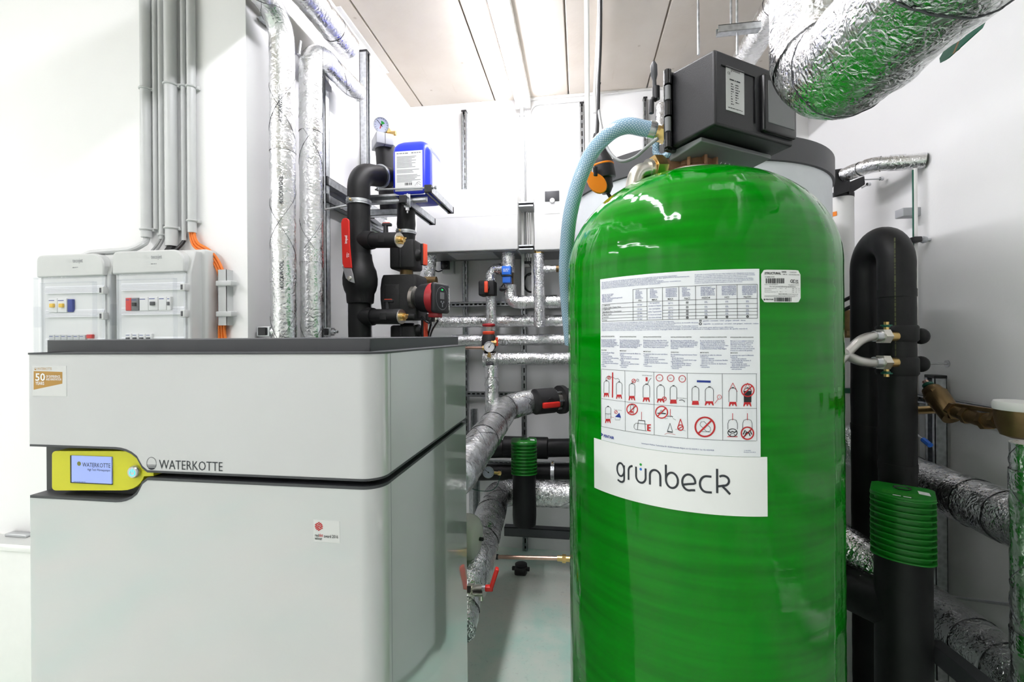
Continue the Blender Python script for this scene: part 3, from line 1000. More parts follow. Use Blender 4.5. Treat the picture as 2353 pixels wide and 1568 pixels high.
# -- legend and the long paragraph
tline(blue, 'geschikt - convenable - suited - geeignet - adecuado - idoneo', *c1(1203, 607), c1(1657, 607)[0], None, 3)
tline(blue, 'ongeschikt - ne convient pas - not suited - nicht geeignet - inadecuado - inadatto', *c1(1203, 641), c1(1797, 641)[0], None, 3)
for yy, rd in ((600, 0), (633, 1)):
    ph, z = cyl_hit(*c1(1173, yy)); fn = lambda X, Y: on_tank(X / TR, Y, LF)
    if rd: stroke(black, circ(ph * TR, z, .002, 16), .0012, fn, True)
    else:
        stroke(black, [(ph * TR - .0016, z - .0016), (ph * TR + .0016, z - .0016), (ph * TR + .0016, z + .0016), (ph * TR - .0016, z + .0016)], .001, fn, True); stroke(black, [(ph * TR - .0016, z), (ph * TR + .0016, z)], .0008, fn)
para(blue, ['Gelieve ons te contacteren voor het toepassen in andere omstandigheden, afwijkende werkdrukken en afwijkende tankconfiguraties.',
            'Veuillez nous contacter pour des conditions de service autres que prévu, ou pressions de service déviantes et des configurations de bouteille déviantes.',
            'Please contact us for use in conditions other than foreseen, deviating working pressures and deviating tank configurations.',
            'Bitte kontaktieren Sie uns für die Verwendung unter anderen Bedingungen, abweichende Betriebsdrücke und abweichende Tankkonfigurationen.',
            'Consulte con nuestro departamento de ventas para obtener información con respecto a la resistencia a otras sustancias químicas, así como para aplicaciones diferentes.',
            "Vogliate contattare il nostro servizio vendite per l'impiego con altre sostanze, impieghi della bottiglia in processi differenti o configurazione differente da quella standard."],
     113, 632, 709, [890, 1155, 895, 1152, 1530, 1680], 2.4)
# -- six columns
cols = [(110, 248, 'INSTALLATIEVOORSCHRIFTEN', ['Bij gebruik van andere distri-', 'butiesystemen dan deze ver-', 'kocht door Pentair Water Belgium', 'is het noodzakelijk de aard van', 'de toestellen te controleren en met', 'de eisen van Pentair Water'], 297, 'BELANGRIJK', ['De garantie dekt geen falingen', 'van de tank door:', '- breuk van het membraan', '- beschadiging door slechte aansluiting', '- fouten in het lassen', '- beschadiging door vacuüm', '- beschadiging door slecht distributie-', '  systeem', '- overdruk'], 772, 808, 880, 918),
        (307, 483, "INSTRUCTIONS D'INSTALLATION", ["En cas d'utilisation de systèmes de distribu-", 'tion autres que ceux livrés par Pentair Water', 'Belgium, il convient de contrôler préalable-', "ment le type et la tolérance du filet ainsi que la", "garniture d'étanchéité, de conformité avec les", 'spécifications de Pentair Water Belgium.'], 545, 'IMPORTANT', ['La garantie ne couvre pas des défauts cau-', 'sés par :', '- fracture du réservoir', '- dégâts par mauvaise de raccordement', '  flexible', '- dégâts par le vide', '- dégâts dus à des systèmes de distri-', '  bution défectueux', '- surpression'], 775, 812, 888, 926),
        (560, 752, 'INSTALLATION INSTRUCTIONS', ['If distribution systems other than those', 'supplied by Pentair Water Belgium are used,', 'thread type and thread tolerances as well', 'as sealing method are to be checked against', 'Pentair Water Belgium specifications.', ''], 830, 'IMPORTANT', ['The guarantee does not cover tank failure', 'caused by :', '- fracture of the vessel', '- damage due to improper connections', '- damage caused by vacuum', '- damage caused by defective distribution', '  systems', '- overpressure', ''], 777, 815, 905, 934),
        (855, 1077, 'INSTALLATIONSVORSCHRIFTEN', ['Bei Verwendung von anderen als den von', 'Pentair Water Belgium gelieferten Verteiler-', 'systemen ist vorab zu prüfen, ob Gewindeart', 'und -toleranz sowie Abdichtungsmethode den', 'Pentair Water Belgium Spezifikationen', 'entsprechen.'], 1150, 'ZUR BEACHTUNG !', ['Die Gewährleistung deckt keinen Fehler', 'durch :', '- Bruch des Liners', '- Beschädigung verursacht durch unge-', '  eignete Anschlüsse', '- Beschädigung infolge Vakuum', '- Beschädigung durch defekte', '  Verteilersysteme', '- Überdruck'], 779, 817, 900, 942),
        (1170, 1455, 'INSTRUCCIONES PARA LA INSTALACIÓN', ['En caso de utilización de sistemas de dis-', 'tribución distintos de los de Pentair Water', 'Belgium, se tiene que verificar de antemano', 'si el tipo y la tolerancia de la rosca y el méto-', 'do de taponamiento son de conformidad con', 'las especificaciones de Pentair Water Belgium.'], 1475, 'IMPORTANTE', ['La garantía no cubre los defectos', 'causados por:', '- rotura del laminado', '- daños por fallos de conexiones flexibles', '- daños por un vacío', '- daños por los sistemas de distribución', '  defectuosos', '- sobrepresión', ''], 780, 819, 905, 946),
        (1495, 1742, "ISTRUZIONI PER L'INSTALLAZIONE", ['Nel caso in cui si utilizzano sistemi di', 'distribuzione diversi da quelli forniti', 'dalla Pentair Water Belgium, occorre', 'controllare prima di tutto il tipo e la', 'tolleranza del filetto così come il metodo', 'di tenuta sia conforme alle specifiche'], 1755, 'IMPORTANTE', ['La garanzia non copre le difettosità', 'causate da:', '- frattura del serbatoio', '- danni dovuti alla mancanza di', '  raccordi flessibili', '- danni causati dal vuoto', '- danni causati da sistemi di', '  distribuzione difettosi', '- sovra pressione'], 782, 822, 925, 950)]
for x0, xh, head, body, xe, head2, body2, y0, y1, y2, y3 in cols:
    u, v = c1(x0, y0 + 4); tline(black, head, u, v, c1(xh, y0)[0], None, 2.7, .012)
    for i, s in enumerate(body):
        if s.strip():
            u, v = c1(x0, y1 + (y2 - y1) * i / 5 + 3)
            tline(blue, s, u, v, c1(x0 + (xe - x0) * min(1, len(s) / max(len(q) for q in body)), 0)[0], None, 2.9, .004)
    u, v = c1(x0, y3 + 4); tline(black, head2, u, v, c1(x0 + (xe - x0) * .3, 0)[0], None, 2.7, .012)
    for i, s in enumerate(body2):
        if s.strip():
            ind = 4 if s.startswith('-') else 0
            u, v = c1(x0 + ind, y3 + 30 + i * 18.5)
            tline(blue, s.strip(), u, v, c1(x0 + ind + (xe - x0) * .96 * len(s.strip()) / max(len(q) for q in body2), 0)[0], None, 2.9, .004)
# -- pictogram boxes (crop 1360..1860 x 840..1200, factor 4.356)
K2 = 4.356
def c2(x, y): return 1360 + x / K2, 840 + y / K2
def P2(pts): return [c2(x, y) for x, y in pts]
def draw(mb, pts, wd=.0008, closed=False):
    """a drawn line through crop pixels, laid on the tank"""
    q = [cyl_hit(*c2(x, y)) for x, y in pts]
    stroke(mb, [(a * TR, z) for a, z in q], wd, lambda X, Y: on_tank(X / TR, Y, LF), closed)
def solid(mb, pts): mb.add([TX(*c2(x, y)) for x, y in pts], [tuple(range(len(pts)))])
def lineq(mb, a, b, wd=.0008, n=12): draw(mb, [(a[0] + (b[0] - a[0]) * k / n, a[1] + (b[1] - a[1]) * k / n) for k in range(n + 1)], wd)
tops = [(105, 32), (340, 48), (628, 66), (960, 79), (1308, 88), (1648, 89)]
mids = [(101, 332), (336, 362), (624, 388), (956, 412), (1305, 426), (1644, 434)]
bots = [(98, 610), (333, 655), (620, 693), (953, 727), (1303, 748), (1640, 757)]
for row in (tops, mids, bots):
    za = sum(cyl_hit(*c2(*p))[1] for p in row) / 6
    tl(grey if 0 else black, [(cyl_hit(*c2(*row[0]))[0], za), (cyl_hit(*c2(*row[-1]))[0], za)], .0006)
for a, b, c_ in zip(tops, mids, bots):
    pa = sum(cyl_hit(*c2(*p))[0] for p in (a, b, c_)) / 3
    z0 = sum(cyl_hit(*c2(*p))[1] for p in tops) / 6; z1 = sum(cyl_hit(*c2(*p))[1] for p in bots) / 6
    tl(black, [(pa, z0), (pa, z1)], .0006)
def vessel(cx, top, bot, hw, legs=True, mb=black):
    sh = hw * .9
    L = [(cx - hw, bot)] + [(cx + hw * math.cos(a), top + sh - sh * math.sin(a)) for a in [PI - PI * k / 14 for k in range(15)]] + [(cx + hw, bot)]
    draw(mb, L)
    lineq(mb, (cx - hw * .3, top - 3), (cx + hw * .3, top - 3), .0018, 2)
def legs(cx, top, hw, h):
    solid(red, [(cx - hw * .8, top), (cx + hw * .8, top), (cx + hw, top + h), (cx + hw * .75, top + h), (cx + hw * .45, top + h * .5), (cx + hw * .2, top + h * .5), (cx + hw * .12, top + h * .9), (cx - hw * .12, top + h * .9), (cx - hw * .2, top + h * .5), (cx - hw * .45, top + h * .5), (cx - hw * .75, top + h), (cx - hw, top + h)])
def base(cx, top, hw, h): solid(red, [(cx - hw * .85, top), (cx + hw * .85, top), (cx + hw, top + h), (cx - hw, top + h)])
def no_sign(cx, cy, r, wd=.0016):
    draw(red, circ(cx, cy, r, 28), wd, True); lineq(red, (cx - r * .68, cy + r * .68), (cx + r * .68, cy - r * .68), wd, 3)
vessel(152, 155, 280, 26); legs(150, 275, 26, 42); vessel(278, 168, 292, 29); legs(277, 292, 29, 42)
lineq(red, (213, 70), (211, 322), .003, 4); no_sign(177, 122, 16, .0012)
draw(black, [(146, 150), (148, 122), (160, 112), (215, 118), (240, 135), (268, 130), (282, 150), (281, 162)])
vessel(405, 182, 308, 29); legs(404, 305, 33, 45); no_sign(423, 155, 18, .0012); draw(black, circ(462, 148, 11, 12), .0007, True); vessel(549, 190, 322, 33); legs(548, 320, 35, 44)
solid(red, [(541, 118), (561, 118), (561, 158), (541, 158)]); draw(black, [(560, 190), (575, 150), (598, 125)])
tline(black, 'NON RETURN VALVE', *c2(507, 103), c2(607, 103)[0], None, 2)
for x, y, s in ((679, 124, '120°'), (790, 128, '100°'), (905, 134, '50°')):
    draw(red, circ(x, y, 33, 26), .0012, True); tline(black, s, *c2(x - 12, y + 5), c2(x + 12, y)[0], None, 2.4)
vessel(690, 198, 335, 37); legs(690, 332, 37, 40); no_sign(727, 335, 20, .0012); vessel(818, 206, 345, 33); base(817, 342, 34, 40)
tline(black, 'WATER DRAIN', *c2(853, 330), c2(950, 330)[0], None, 2); draw(black, [(875, 348), (905, 345), (925, 355), (926, 368)], .0012)
vessel(1036, 213, 355, 34); base(1036, 354, 35, 40); vessel(1175, 218, 360, 41); legs(1174, 358, 45, 42)
solid(navy, [(1051, 148), (1188, 152), (1187, 173), (1050, 168)]); draw(red, circ(1274, 316, 21, 20), .0008, True); lineq(red, (1262, 336), (1228, 380), .0008, 3); tline(black, 'T', *c2(1269, 322), c2(1279, 322)[0], None, 2.5)
vessel(1408, 226, 366, 39); legs(1408, 364, 40, 44); vessel(1554, 228, 260, 37); legs(1552, 368, 41, 42)
solid(black, [(1516, 255), (1594, 255), (1592, 368), (1518, 368)]); no_sign(1556, 248, 62, .0022)
for cx in (1408, 1554): lineq(red, (cx, 175), (cx - 42, 262), .0009, 4); lineq(red, (cx, 175), (cx + 44, 262), .0009, 4)
vessel(168, 413, 535, 27); legs(166, 535, 28, 42); draw(black, [(142, 482), (194, 486)]); draw(grey, [(158, 492), (176, 494), (176, 528), (158, 526)], .0005, True)
no_sign(246, 467, 15, .001); solid(navy, [(236, 515), (280, 474), (297, 524)]); draw(black, [(240, 525), (240, 545), (285, 545), (285, 526)], .0006); lineq(red, (192, 516), (226, 520), .0006, 3)
tline(black, 'Do not remove', *c2(228, 444), c2(302, 444)[0], None, 2)
no_sign(407, 440, 53, .0022); vessel(406, 395, 458, 16); legs(406, 458, 18, 25)
lineq(red, (501, 465), (500, 545), .001, 4); draw(black, [(470, 548), (536, 556)], .0014); draw(black, [(468, 550), (460, 642)]); draw(black, [(532, 556), (540, 650)])
draw(black, [(555, 588), (445, 578), (427, 595), (425, 620), (440, 640), (553, 655)]); solid(red, [(556, 590), (594, 588), (594, 600), (572, 602), (572, 616), (592, 618), (592, 630), (572, 632), (572, 645), (592, 648), (592, 660), (556, 655)])
no_sign(700, 468, 59, .0022); draw(black, [(658, 478), (742, 482)], .002); draw(black, [(680, 478), (695, 445), (715, 470)], .001)
lineq(red, (787, 436), (786, 506), .001, 4); draw(black, [(758, 512), (772, 505), (785, 512), (800, 507), (812, 518)], .0012); draw(black, [(732, 535), (760, 530)], .0006); draw(black, [(812, 530), (842, 546)], .0006)
draw(black, [(784, 578), (758, 655)]); draw(black, [(784, 578), (808, 660)]); lineq(black, (756, 660), (810, 668), .002, 3); draw(red, [(730, 690), (760, 676), (838, 692)], .0006)
draw(red, [(888, 535), (860, 625)], .0014); draw(red, [(888, 535), (915, 620)], .0014); draw(red, circ(888, 622, 27, 20), .0018, True); lineq(red, (866, 634), (910, 610), .0016, 3); draw(grey, [(835, 640), (860, 635), (940, 655)], .0006)
no_sign(1131, 615, 96, .003); draw(black, [(1082, 590), (1092, 565), (1120, 560), (1185, 622), (1188, 650), (1170, 662), (1145, 658), (1085, 600)], .0007, True); draw(black, [(1100, 662), (1190, 666)], .0006)
for cx in (1406, 1553):
    lineq(red, (cx, 478), (cx, 548), .001, 4); draw(black, [(cx - 47, 640), (cx - 47, 580), (cx - 35, 548), (cx, 537), (cx + 35, 548), (cx + 47, 580), (cx + 47, 640)])
draw(black, circ(1405, 672, 46, 24, ry=38), .0014, True); draw(black, [(1362, 655), (1385, 670), (1405, 660), (1425, 670), (1448, 655)], .002); draw(black, [(1378, 700), (1392, 682), (1420, 682), (1434, 702)], .001); lineq(red, (1354, 712), (1454, 712), .0014, 4)
no_sign(1553, 678, 61, .0024); draw(black, [(1510, 690), (1530, 650), (1553, 672), (1578, 650), (1596, 690)], .002); draw(black, [(1528, 706), (1540, 672), (1566, 672), (1580, 706)], .002)
# -- footer
tline(navy, 'PENTAIR', *c2(125, 716), c2(228, 716)[0], None, 6.2, .03)
solid(navy, [(98, 672), (118, 690), (103, 708), (98, 700), (104, 690), (97, 681)])
tline(blue, 'Industriepark Wolfstee, Toekomstlaan 30 - B-2200 Herentals, Belgium, tel +32-14/25.99.11  fax +32-14/25.99.59', *c2(500, 786), c2(1220, 855)[0], c2(1220, 855)[1], 3.2)
tline(blue, 'C-24-0057', *c2(1520, 856), c2(1588, 856)[0], None, 2.3); tline(blue, 'Revision 03-2012', *c2(1518, 872), c2(1635, 872)[0], None, 2.3)
for nm, mb, mt in (('blue_print', blue, 'ink_blue'), ('black_print', black, 'ink_black'), ('red_print', red, 'ink_red'), ('navy_print', navy, 'ink_navy'), ('grey_print', grey, 'ink_grey')):
    mb.build(nm, mt, lab, sharp=None, fixn=False, kind='stuff')
# type plate
a0, zt0 = cyl_hit(1749, 621); a1, _ = cyl_hit(1838, 621); _, zb0 = cyl_hit(1793, 695)
_, zt0 = cyl_hit(1793, 620.5)
plate = sheet_label('type_label', a0, a1, zb0, zt0, .0012, 'paper_white', 16, .008)
mb = MB()
K3 = 9.05
def c3(x, y): return 1590 + x / K3, 610 + y / K3
for s, x0, y0, x1, h, bo in (('STRUCTURAL', 1500, 190, 1838, 5.2, .03), ('24086', 1848, 153, 1950, 3.4, .02), ('AM 5in', 1872, 200, 1965, 2.4, .01), ('COMPOSITE', 2020, 158, 2155, 2.4, 0), ('WITH PE INNER SHELL', 1995, 205, 2222, 2.2, 0), ('C-2486-A1U2', 1505, 255, 1702, 2.8, .01),
                             ('Serial nr: 80 TSR 6A077 Z', 1498, 410, 1772, 2.2, 0), ('Manufactured 12/15', 1990, 418, 2210, 2.2, 0), ('Do not exceed following specifications', 1603, 455, 2142, 2.9, .006),
                             ('Operating pressure PS', 1495, 490, 1742, 2.2, 0), ('Min 0', 1812, 490, 1868, 2.2, 0), ('bar', 1925, 492, 1953, 2.2, 0), ('Max', 2072, 496, 2108, 2.2, 0), ('10', 2140, 496, 2162, 2.2, 0), ('bar', 2200, 498, 2226, 2.2, 0),
                             ('Test pressure', 1495, 526, 1642, 2.2, 0), ('Max', 2072, 532, 2108, 2.2, 0), ('11', 2145, 532, 2160, 2.2, 0), ('bar', 2205, 534, 2226, 2.2, 0),
                             ('Operating temperature TS', 1495, 563, 1772, 2.2, 0), ('Min 1', 1812, 563, 1868, 2.2, 0), ('°C', 1928, 560, 1945, 2.2, 0), ('Max', 2072, 568, 2108, 2.2, 0), ('50', 2140, 568, 2162, 2.2, 0), ('°C', 2204, 570, 2222, 2.2, 0),
                             ('MADE IN BELGIUM', 1790, 608, 1960, 2.2, .02), ('by Pentair Industrial bvba', 1968, 612, 2190, 2, 0), ('Toekomstlaan 30 B-2200 Herentals Belgium www.pentairwater.com notified body', 1498, 640, 2178, 1.8, 0), ('Conformity with the European directive 97/23/EC on pressure equipment', 1495, 660, 2132, 1.8, 0),
                             ('PENTAIR', 1522, 724, 1685, 3.0, .03)):
    tline(mb, s, *c3(x0, y0), c3(x1, y0)[0], None, h, bo)
rnd = random.Random(3)
def bars(mb, fn_px, x0, x1, y0, y1):
    x = x0
    while x < x1:
        wd = rnd.choice((6, 8, 12, 18)); 
        q = [cyl_hit(*fn_px(a, b)) for a, b in ((x, y0), (min(x + wd, x1), y0), (min(x + wd, x1), y1), (x, y1))]
        mb.add([on_tank(a, z, LF) for a, z in q], [(0, 1, 2, 3)])
        x += wd + rnd.choice((5, 7, 10, 16))
bars(mb, c3, 1523, 1910, 272, 378); bars(mb, c3, 1700, 2062, 672, 755)
def cur(pts, wd): 
    q = [cyl_hit(*c3(x, y)) for x, y in pts]; stroke(mb, [(a * TR, z) for a, z in q], wd, lambda X, Y: on_tank(X / TR, Y, LF))
cur(circ(2062, 332, 26, 12, ry=30, a0=PI * .3, a1=PI * 1.7, closed=False), .0012); cur(circ(2106, 334, 26, 12, ry=30, a0=PI * .3, a1=PI * 1.7, closed=False), .0012); cur([(2082, 334), (2102, 334)], .0011)
tline(mb, 'UK', *c3(2136, 336), c3(2200, 336)[0], None, 3.6, .02); tline(mb, 'CA', *c3(2136, 378), c3(2200, 378)[0], None, 3.6, .02)
q = [cyl_hit(*c3(x, y)) for x, y in ((1478, 712), (1494, 690), (1512, 712), (1494, 736))]; mb.add([on_tank(a, z, LF) for a, z in q], [(0, 1, 2, 3)])
mb.build('black_print', 'ink_black', plate, sharp=None, fixn=False, kind='stuff')
# maker's label
a0, z0 = cyl_hit(1366, 1008); a1, z1 = cyl_hit(1762, 1049)
_, z2 = cyl_hit(1366, 1122); _, z3 = cyl_hit(1760, 1185)
gl_ = sheet_label('maker_label', a0, a1, (z2 + z3) / 2, (z0 + z1) / 2, .0014, 'paper_white')
LF = .002
p0, zb = cyl_hit(1418.5, 1105); p1, zb2 = cyl_hit(1679, 1134)
sc_ = (p1 - p0) * TR / 1135.0
_, zA = cyl_hit(1452, 1105); _, zB = cyl_hit(1650, 1132.5)
zbase = (zA + zB) / 2
G = lambda x, y: on_tank(p0 + x * sc_ / TR, zbase + y * sc_ * 1.06, LF)
mb = MB()
def gl(pts, closed=False): stroke(mb, pts, 20, G, closed)
def arc(cx, cy, rx, ry, a, b, n=18): return [(cx + rx * math.cos(math.radians(a + (b - a) * k / n)), cy + ry * math.sin(math.radians(a + (b - a) * k / n))) for k in range(n + 1)]
gl(arc(50, 84, 44, 66, 40, 400)); gl([(94, 135)] + [(94, y) for y in (100, 60, 20, -2)] + arc(54, -4, 40, 36, 0, -120, 10)[1:] + [(12, -26)])
gl([(147, 0), (147, 60), (147, 95)] + arc(200, 95, 53, 52, 180, 95, 8))
gl([(234, 148), (234, 100), (234, 58)] + arc(286, 58, 52, 58, 180, 360, 14) + [(338, 100), (338, 148)])
gl([(382, 0), (382, 60), (382, 92)] + arc(435, 92, 53, 56, 180, 0, 14) + [(488, 60), (488, 0)])
gl([(543, 215), (543, 120), (543, 70)]); gl(arc(600, 74, 57, 72, 0, 360, 26))
gl(arc(762, 74, 62, 72, 300, 20, 26)[:0] + [(815, 8)] + arc(757, 74, 60, 74, 290, 0, 24) + [(800, 66), (750, 58), (706, 48)])
gl([(962, 146), (938, 147)] + arc(918, 74, 60, 73, 90, 270, 18) + [(938, 1), (964, 2)]); 
gl([(1012, 222), (1012, 120), (1012, 0)]); gl([(1014, 62), (1040, 66), (1070, 72)] + arc(1066, 116, 52, 46, -70, 130, 12)); gl([(1052, 72), (1090, 36), (1128, -4)])
mb.build('lettering', 'ink_logo', gl_, sharp=None, fixn=False)
mb = MB(); fill(mb, circ(286, 178, 13, 20), G); mb.build('green_dot', 'dot_green', gl_, sharp=None, fixn=False)
mb = MB(); fill(mb, circ(286, 132, 13, 20), G); mb.build('blue_dot', 'dot_blue', gl_, sharp=None, fixn=False)

# ------------------------------------------------------------------ buffer tank behind it
BC = by_sides(1316, 1917, .50)
buf = thing('buffer_tank', 'wide pale grey insulated buffer tank with dark rim behind the green tank', 'tank', BC)
BZ = 2.035
MB().lathe([(.49, .03), (.498, .04), (.498, BZ - .02), (.40, BZ - .01), (0, BZ - .005)], BC, (0, 0, 1), 96).build('jacket', 'tank_grey', buf)
MB().lathe([(.499, BZ - .085), (.506, BZ - .083), (.506, BZ - .004), (.49, BZ + .002), (.47, BZ + .002), (.47, BZ - .01)], BC, (0, 0, 1), 96).build('top_rim', 'cap_grey', buf)
MB().lathe([(.46, 0), (.46, .035)], BC, (0, 0, 1), 64).build('foot_ring', 'charcoal', buf)
fB = V3((BC.x, BC.y, 0)).normalized(); rB = V3((fB.y, -fB.x, 0))
for k, a in enumerate((-1.30, -1.24, -1.18)):
    c = V3((BC.x, BC.y, 0)) + (rB * math.sin(a) - fB * math.cos(a)) * .5
    n_ = (rB * math.sin(a) - fB * math.cos(a)); tt = V3((-n_.y, n_.x, 0))
    MB().obox(c + n_ * (.008 if k != 1 else .004) + EZ * (BZ / 2 - .03), tt, n_, EZ, .022, .02, BZ - .1).build('closing_strip', 'black_plastic', buf, bevel=.004)

# ------------------------------------------------------------------ control head on the green tank
exb = (_r * .898 + cF * .4396).normalized(); eyb = (_r * -.4396 + cF * .898).normalized()
N0 = pD(1642, 200, .98); N0 = V3((N0.x, N0.y, 0))
ZB0, ZB1 = 1.849, 2.012
head = thing('control_head', 'black control box with grey display on top of the green tank', 'control box', (TC.x, TC.y, ztop))
W_, D_ = .272, .118
def hb(a, b, z): return N0 + exb * a + eyb * b + EZ * z
# tapered cover: larger at its back edge than at the front
def cover(a0, a1, b0, b1, z0, z1, dr):
    return [hb(a0 + dr, b0, z0 + dr), hb(a1 - dr, b0, z0 + dr), hb(a1, b1, z0), hb(a0, b1, z0), hb(a0 + dr, b0, z1 - dr), hb(a1 - dr, b0, z1 - dr), hb(a1, b1, z1), hb(a0, b1, z1)]
cv = MB().hexa(cover(-.006, W_ + .006, 0, D_, ZB0 - .006, ZB1 + .008, .007)).build('cover', 'black_plastic', head, bevel=.006)
cv.modifiers['edge'].segments = 4
MB().hexa(cover(-.012, W_ + .012, D_, D_ + .014, ZB0 - .014, ZB1 + .012, 0)).build('back_plate', 'black_plastic', head, bevel=.003)
# raised surround, name plate and display on the front
fr = [hb(a, -.0015, z) for a, z in ((.02, ZB0 + .028), (.128, ZB0 + .028), (.128, ZB1 - .03), (.02, ZB1 - .03))]
mb = MB(); mb.tube([fr[3], fr[2].lerp(fr[3], .04), fr[2], fr[1]], .0014, 6); mb.build('raised_line', 'black_gloss', cv)
lb0, lb1 = hb(.036, -.001, 0), hb(.094, -.001, 0)
MB().obox(hb(.064, -.0006, (ZB0 + ZB1) / 2 + .006), exb, eyb, EZ, .058, .001, .096).build('name_plate', 'paper_white', cv)
npl = [o for o in cv.children if o.name.startswith('name_plate')][0]
mb = MB()
Fn = lambda a, z: hb(.0375 + a, -.0014, ZB0 + .042 + z)
put_text(mb, 'grünbeck', lambda X, Y: Fn(.012 + X, .085 + Y), size=.009, width=.03)
put_text(mb, 'CE', lambda X, Y: Fn(.001 + X, .076 + Y), size=.008)
scribble(mb, Fn, .008, .042, .066, .0036, 2)
for i, (s, q) in enumerate((('Typ', 'GSX 10'), ('Pnom', '8 bar'), ('Qnom', '5,0 m³/h'), ('Tmax', '30 °C'), ('U', '230 V'), ('f', '50 Hz'), ('IP', '54'), ('S/N', '181054'), ('2018', ''))):
    scribble(mb, Fn, .012, .012 + .0016 * len(s) + .002, .057 - i * .0055, .0026, i)
    if q: scribble(mb, Fn, .026, .026 + .0016 * len(q) + .002, .057 - i * .0055, .0026, i + 20)
scribble(mb, Fn, .003, .049, .004, .002, 5)
mb.build('black_print', 'ink_black', npl, sharp=None, fixn=False)
MB().rbox(hb(.206, -.004, (ZB0 + ZB1) / 2 - .004), exb, eyb, EZ, .118, .016, .132, .006).build('display_frame', 'black_gloss', cv)
MB().obox(hb(.206, -.0124, (ZB0 + ZB1) / 2 - .002), exb, eyb, EZ, .094, .002, .096).build('display', 'grey_panel', cv, bevel=.001)
# hinge on the left edge
mb = MB()
for i in range(5):
    z0 = ZB0 - .01 + i * .037
    mb2 = MB().cyl(hb(-.02, D_ - .004, z0), hb(-.02, D_ - .004, z0 + .033), .0085 if i % 2 == 0 else .0072, n=16)
    mb2.bx(0, 0, 0, 0, 0, 0) if 0 else None
    mb2.build('hinge_knuckle', 'black_gloss' if i % 2 == 0 else 'grey_panel', head)
MB().obox(hb(-.013, D_ + .004, (ZB0 + ZB1) / 2), exb, eyb, EZ, .016, .012, ZB1 - ZB0 + .03).build('hinge_leaf', 'black_gloss', head, bevel=.002)
# open underside with a sheet of clear reflecting plastic
MB().hexa([hb(.01, .045, ZB0 - .016), hb(W_ - .02, .045, ZB0 - .016), hb(W_ - .02, D_ + .03, ZB0 - .03), hb(.01, D_ + .03, ZB0 - .03), hb(.01, .045, ZB0 - .006), hb(W_ - .02, .045, ZB0 - .006), hb(W_ - .02, D_ + .03, ZB0 - .006), hb(.01, D_ + .03, ZB0 - .006)]).build('bottom_tray', 'grey_panel', head, bevel=.002)
# bronze valve body with side ports
mb = MB()
mb.lathe([(.066, ztop), (.066, ztop + .014), (.055, ztop + .022), (.05, ztop + .05), (.058, ztop + .06), (.058, ztop + .09)], (TC.x, TC.y, 0), (0, 0, 1), 32)
mb.build('valve_body', 'bronze_cast', head)
for k in range(10):
    a = 2 * PI * k / 10
    c = V3((TC.x + .054 * math.cos(a), TC.y + .054 * math.sin(a), ztop + .012))
    MB().obox(c + EZ * .02, V3((math.cos(a), math.sin(a), 0)), V3((-math.sin(a), math.cos(a), 0)), EZ, .022, .008, .04).build('rib', 'bronze_cast', head, bevel=.002)
# side port to the left with union nut and elbow
s0 = V3((TC.x, TC.y, ztop + .022))
dl = (-_r * .93 - cF * .25).normalized()
MB().cyl(s0 + dl * .03, s0 + dl * .095, .026, .024).build('side_port', 'bronze_cast', head)
MB().hexnut(s0 + dl * .085 - EZ * .004, s0 + dl * .112 - EZ * .006, .033).build('union_nut', 'brass', head)
e0 = s0 + dl * .11 - EZ * .006
MB().tube(run([e0, e0 + dl * .045 - EZ * .012, e0 + dl * .055 - EZ * .06], .03), .019, 20).build('pipe_elbow', 'nickel', head)
MB().cyl(e0 + dl * .004, e0 + dl * .014 - EZ * .002, .024).build('collar', 'nickel', head)
# black shut-off lever and hose tail on the left of the box
q0 = hb(-.024, D_ + .03, ZB1 - .045)
MB().cyl(q0, q0 + EZ * .03, .009).build('lever_stem', 'black_plastic', head)
lv = [hb(-.028, D_ + .03, ZB1 - .02), hb(-.031, D_ + .03, ZB1 + .045)]
mb = MB(); mb.tube([lv[0], lv[0].lerp(lv[1], .3), lv[0].lerp(lv[1], .5), lv[0].lerp(lv[1], .85), lv[1]], [.005, .0045, .008, .008, .003], 12); mb.build('lever', 'charcoal', head)
mb = MB(); mb.tube(run([q0 + dl * .0, q0 + dl * .012, q0 + dl * .013 - EZ * .035], .006, .004), .006, 12); mb.build('hose_tail', 'black_plastic', head)
# brass outlet where the blue hose is clamped
h0 = pD(1524, 307, 1.135); h1 = pD(1501, 300, 1.14)
hd = (h1 - h0).normalized()
MB().cyl(h0 - hd * .03, h1, .017, .015).build('outlet', 'brass', head)
MB().hexnut(h0 - hd * .008, h0 + hd * .008, .024).build('outlet_nut', 'brass', head)
MB().cyl(h0 - hd * .05, h0 - hd * .015, .02).build('outlet_collar', 'brass', head)
# white loops of thin wire under the box
mb = MB(); b0 = hb(.13, .1, ztop + .02)
for k in range(3):
    mb2 = MB().tube(spline([b0 + exb * (.015 * k), b0 + exb * (.02 + .015 * k) + EZ * .022, b0 + exb * (.045 + .015 * k) + EZ * .012, b0 + exb * (.06 + .015 * k) - EZ * .002], 6), .0014, 6)
    mb2.build('wire', 'white_plastic', head)

# blue braided hose
hp_ = [pD(1506, 301, 1.14), pD(1478, 295, 1.14), pD(1440, 290, 1.14), pD(1402, 306, 1.15), pD(1361, 350, 1.17), pD(1330, 418, 1.19), pD(1311, 490, 1.22), pD(1303, 560, 1.26), pD(1300, 630, 1.30), pD(1304, 700, 1.34), pD(1312, 790, 1.38)]
hs = thing('hose', 'pale blue braided hose arching from the control box behind the green tank', 'hose', hp_[-1])
sp = spline(hp_, 14)
MB().tube(sp, .0195, 24).build('braided_tube', 'hose', hs)
MB().tube(sp[1:9], .0206, 24).build('hose_clamp', 'steel', hs)
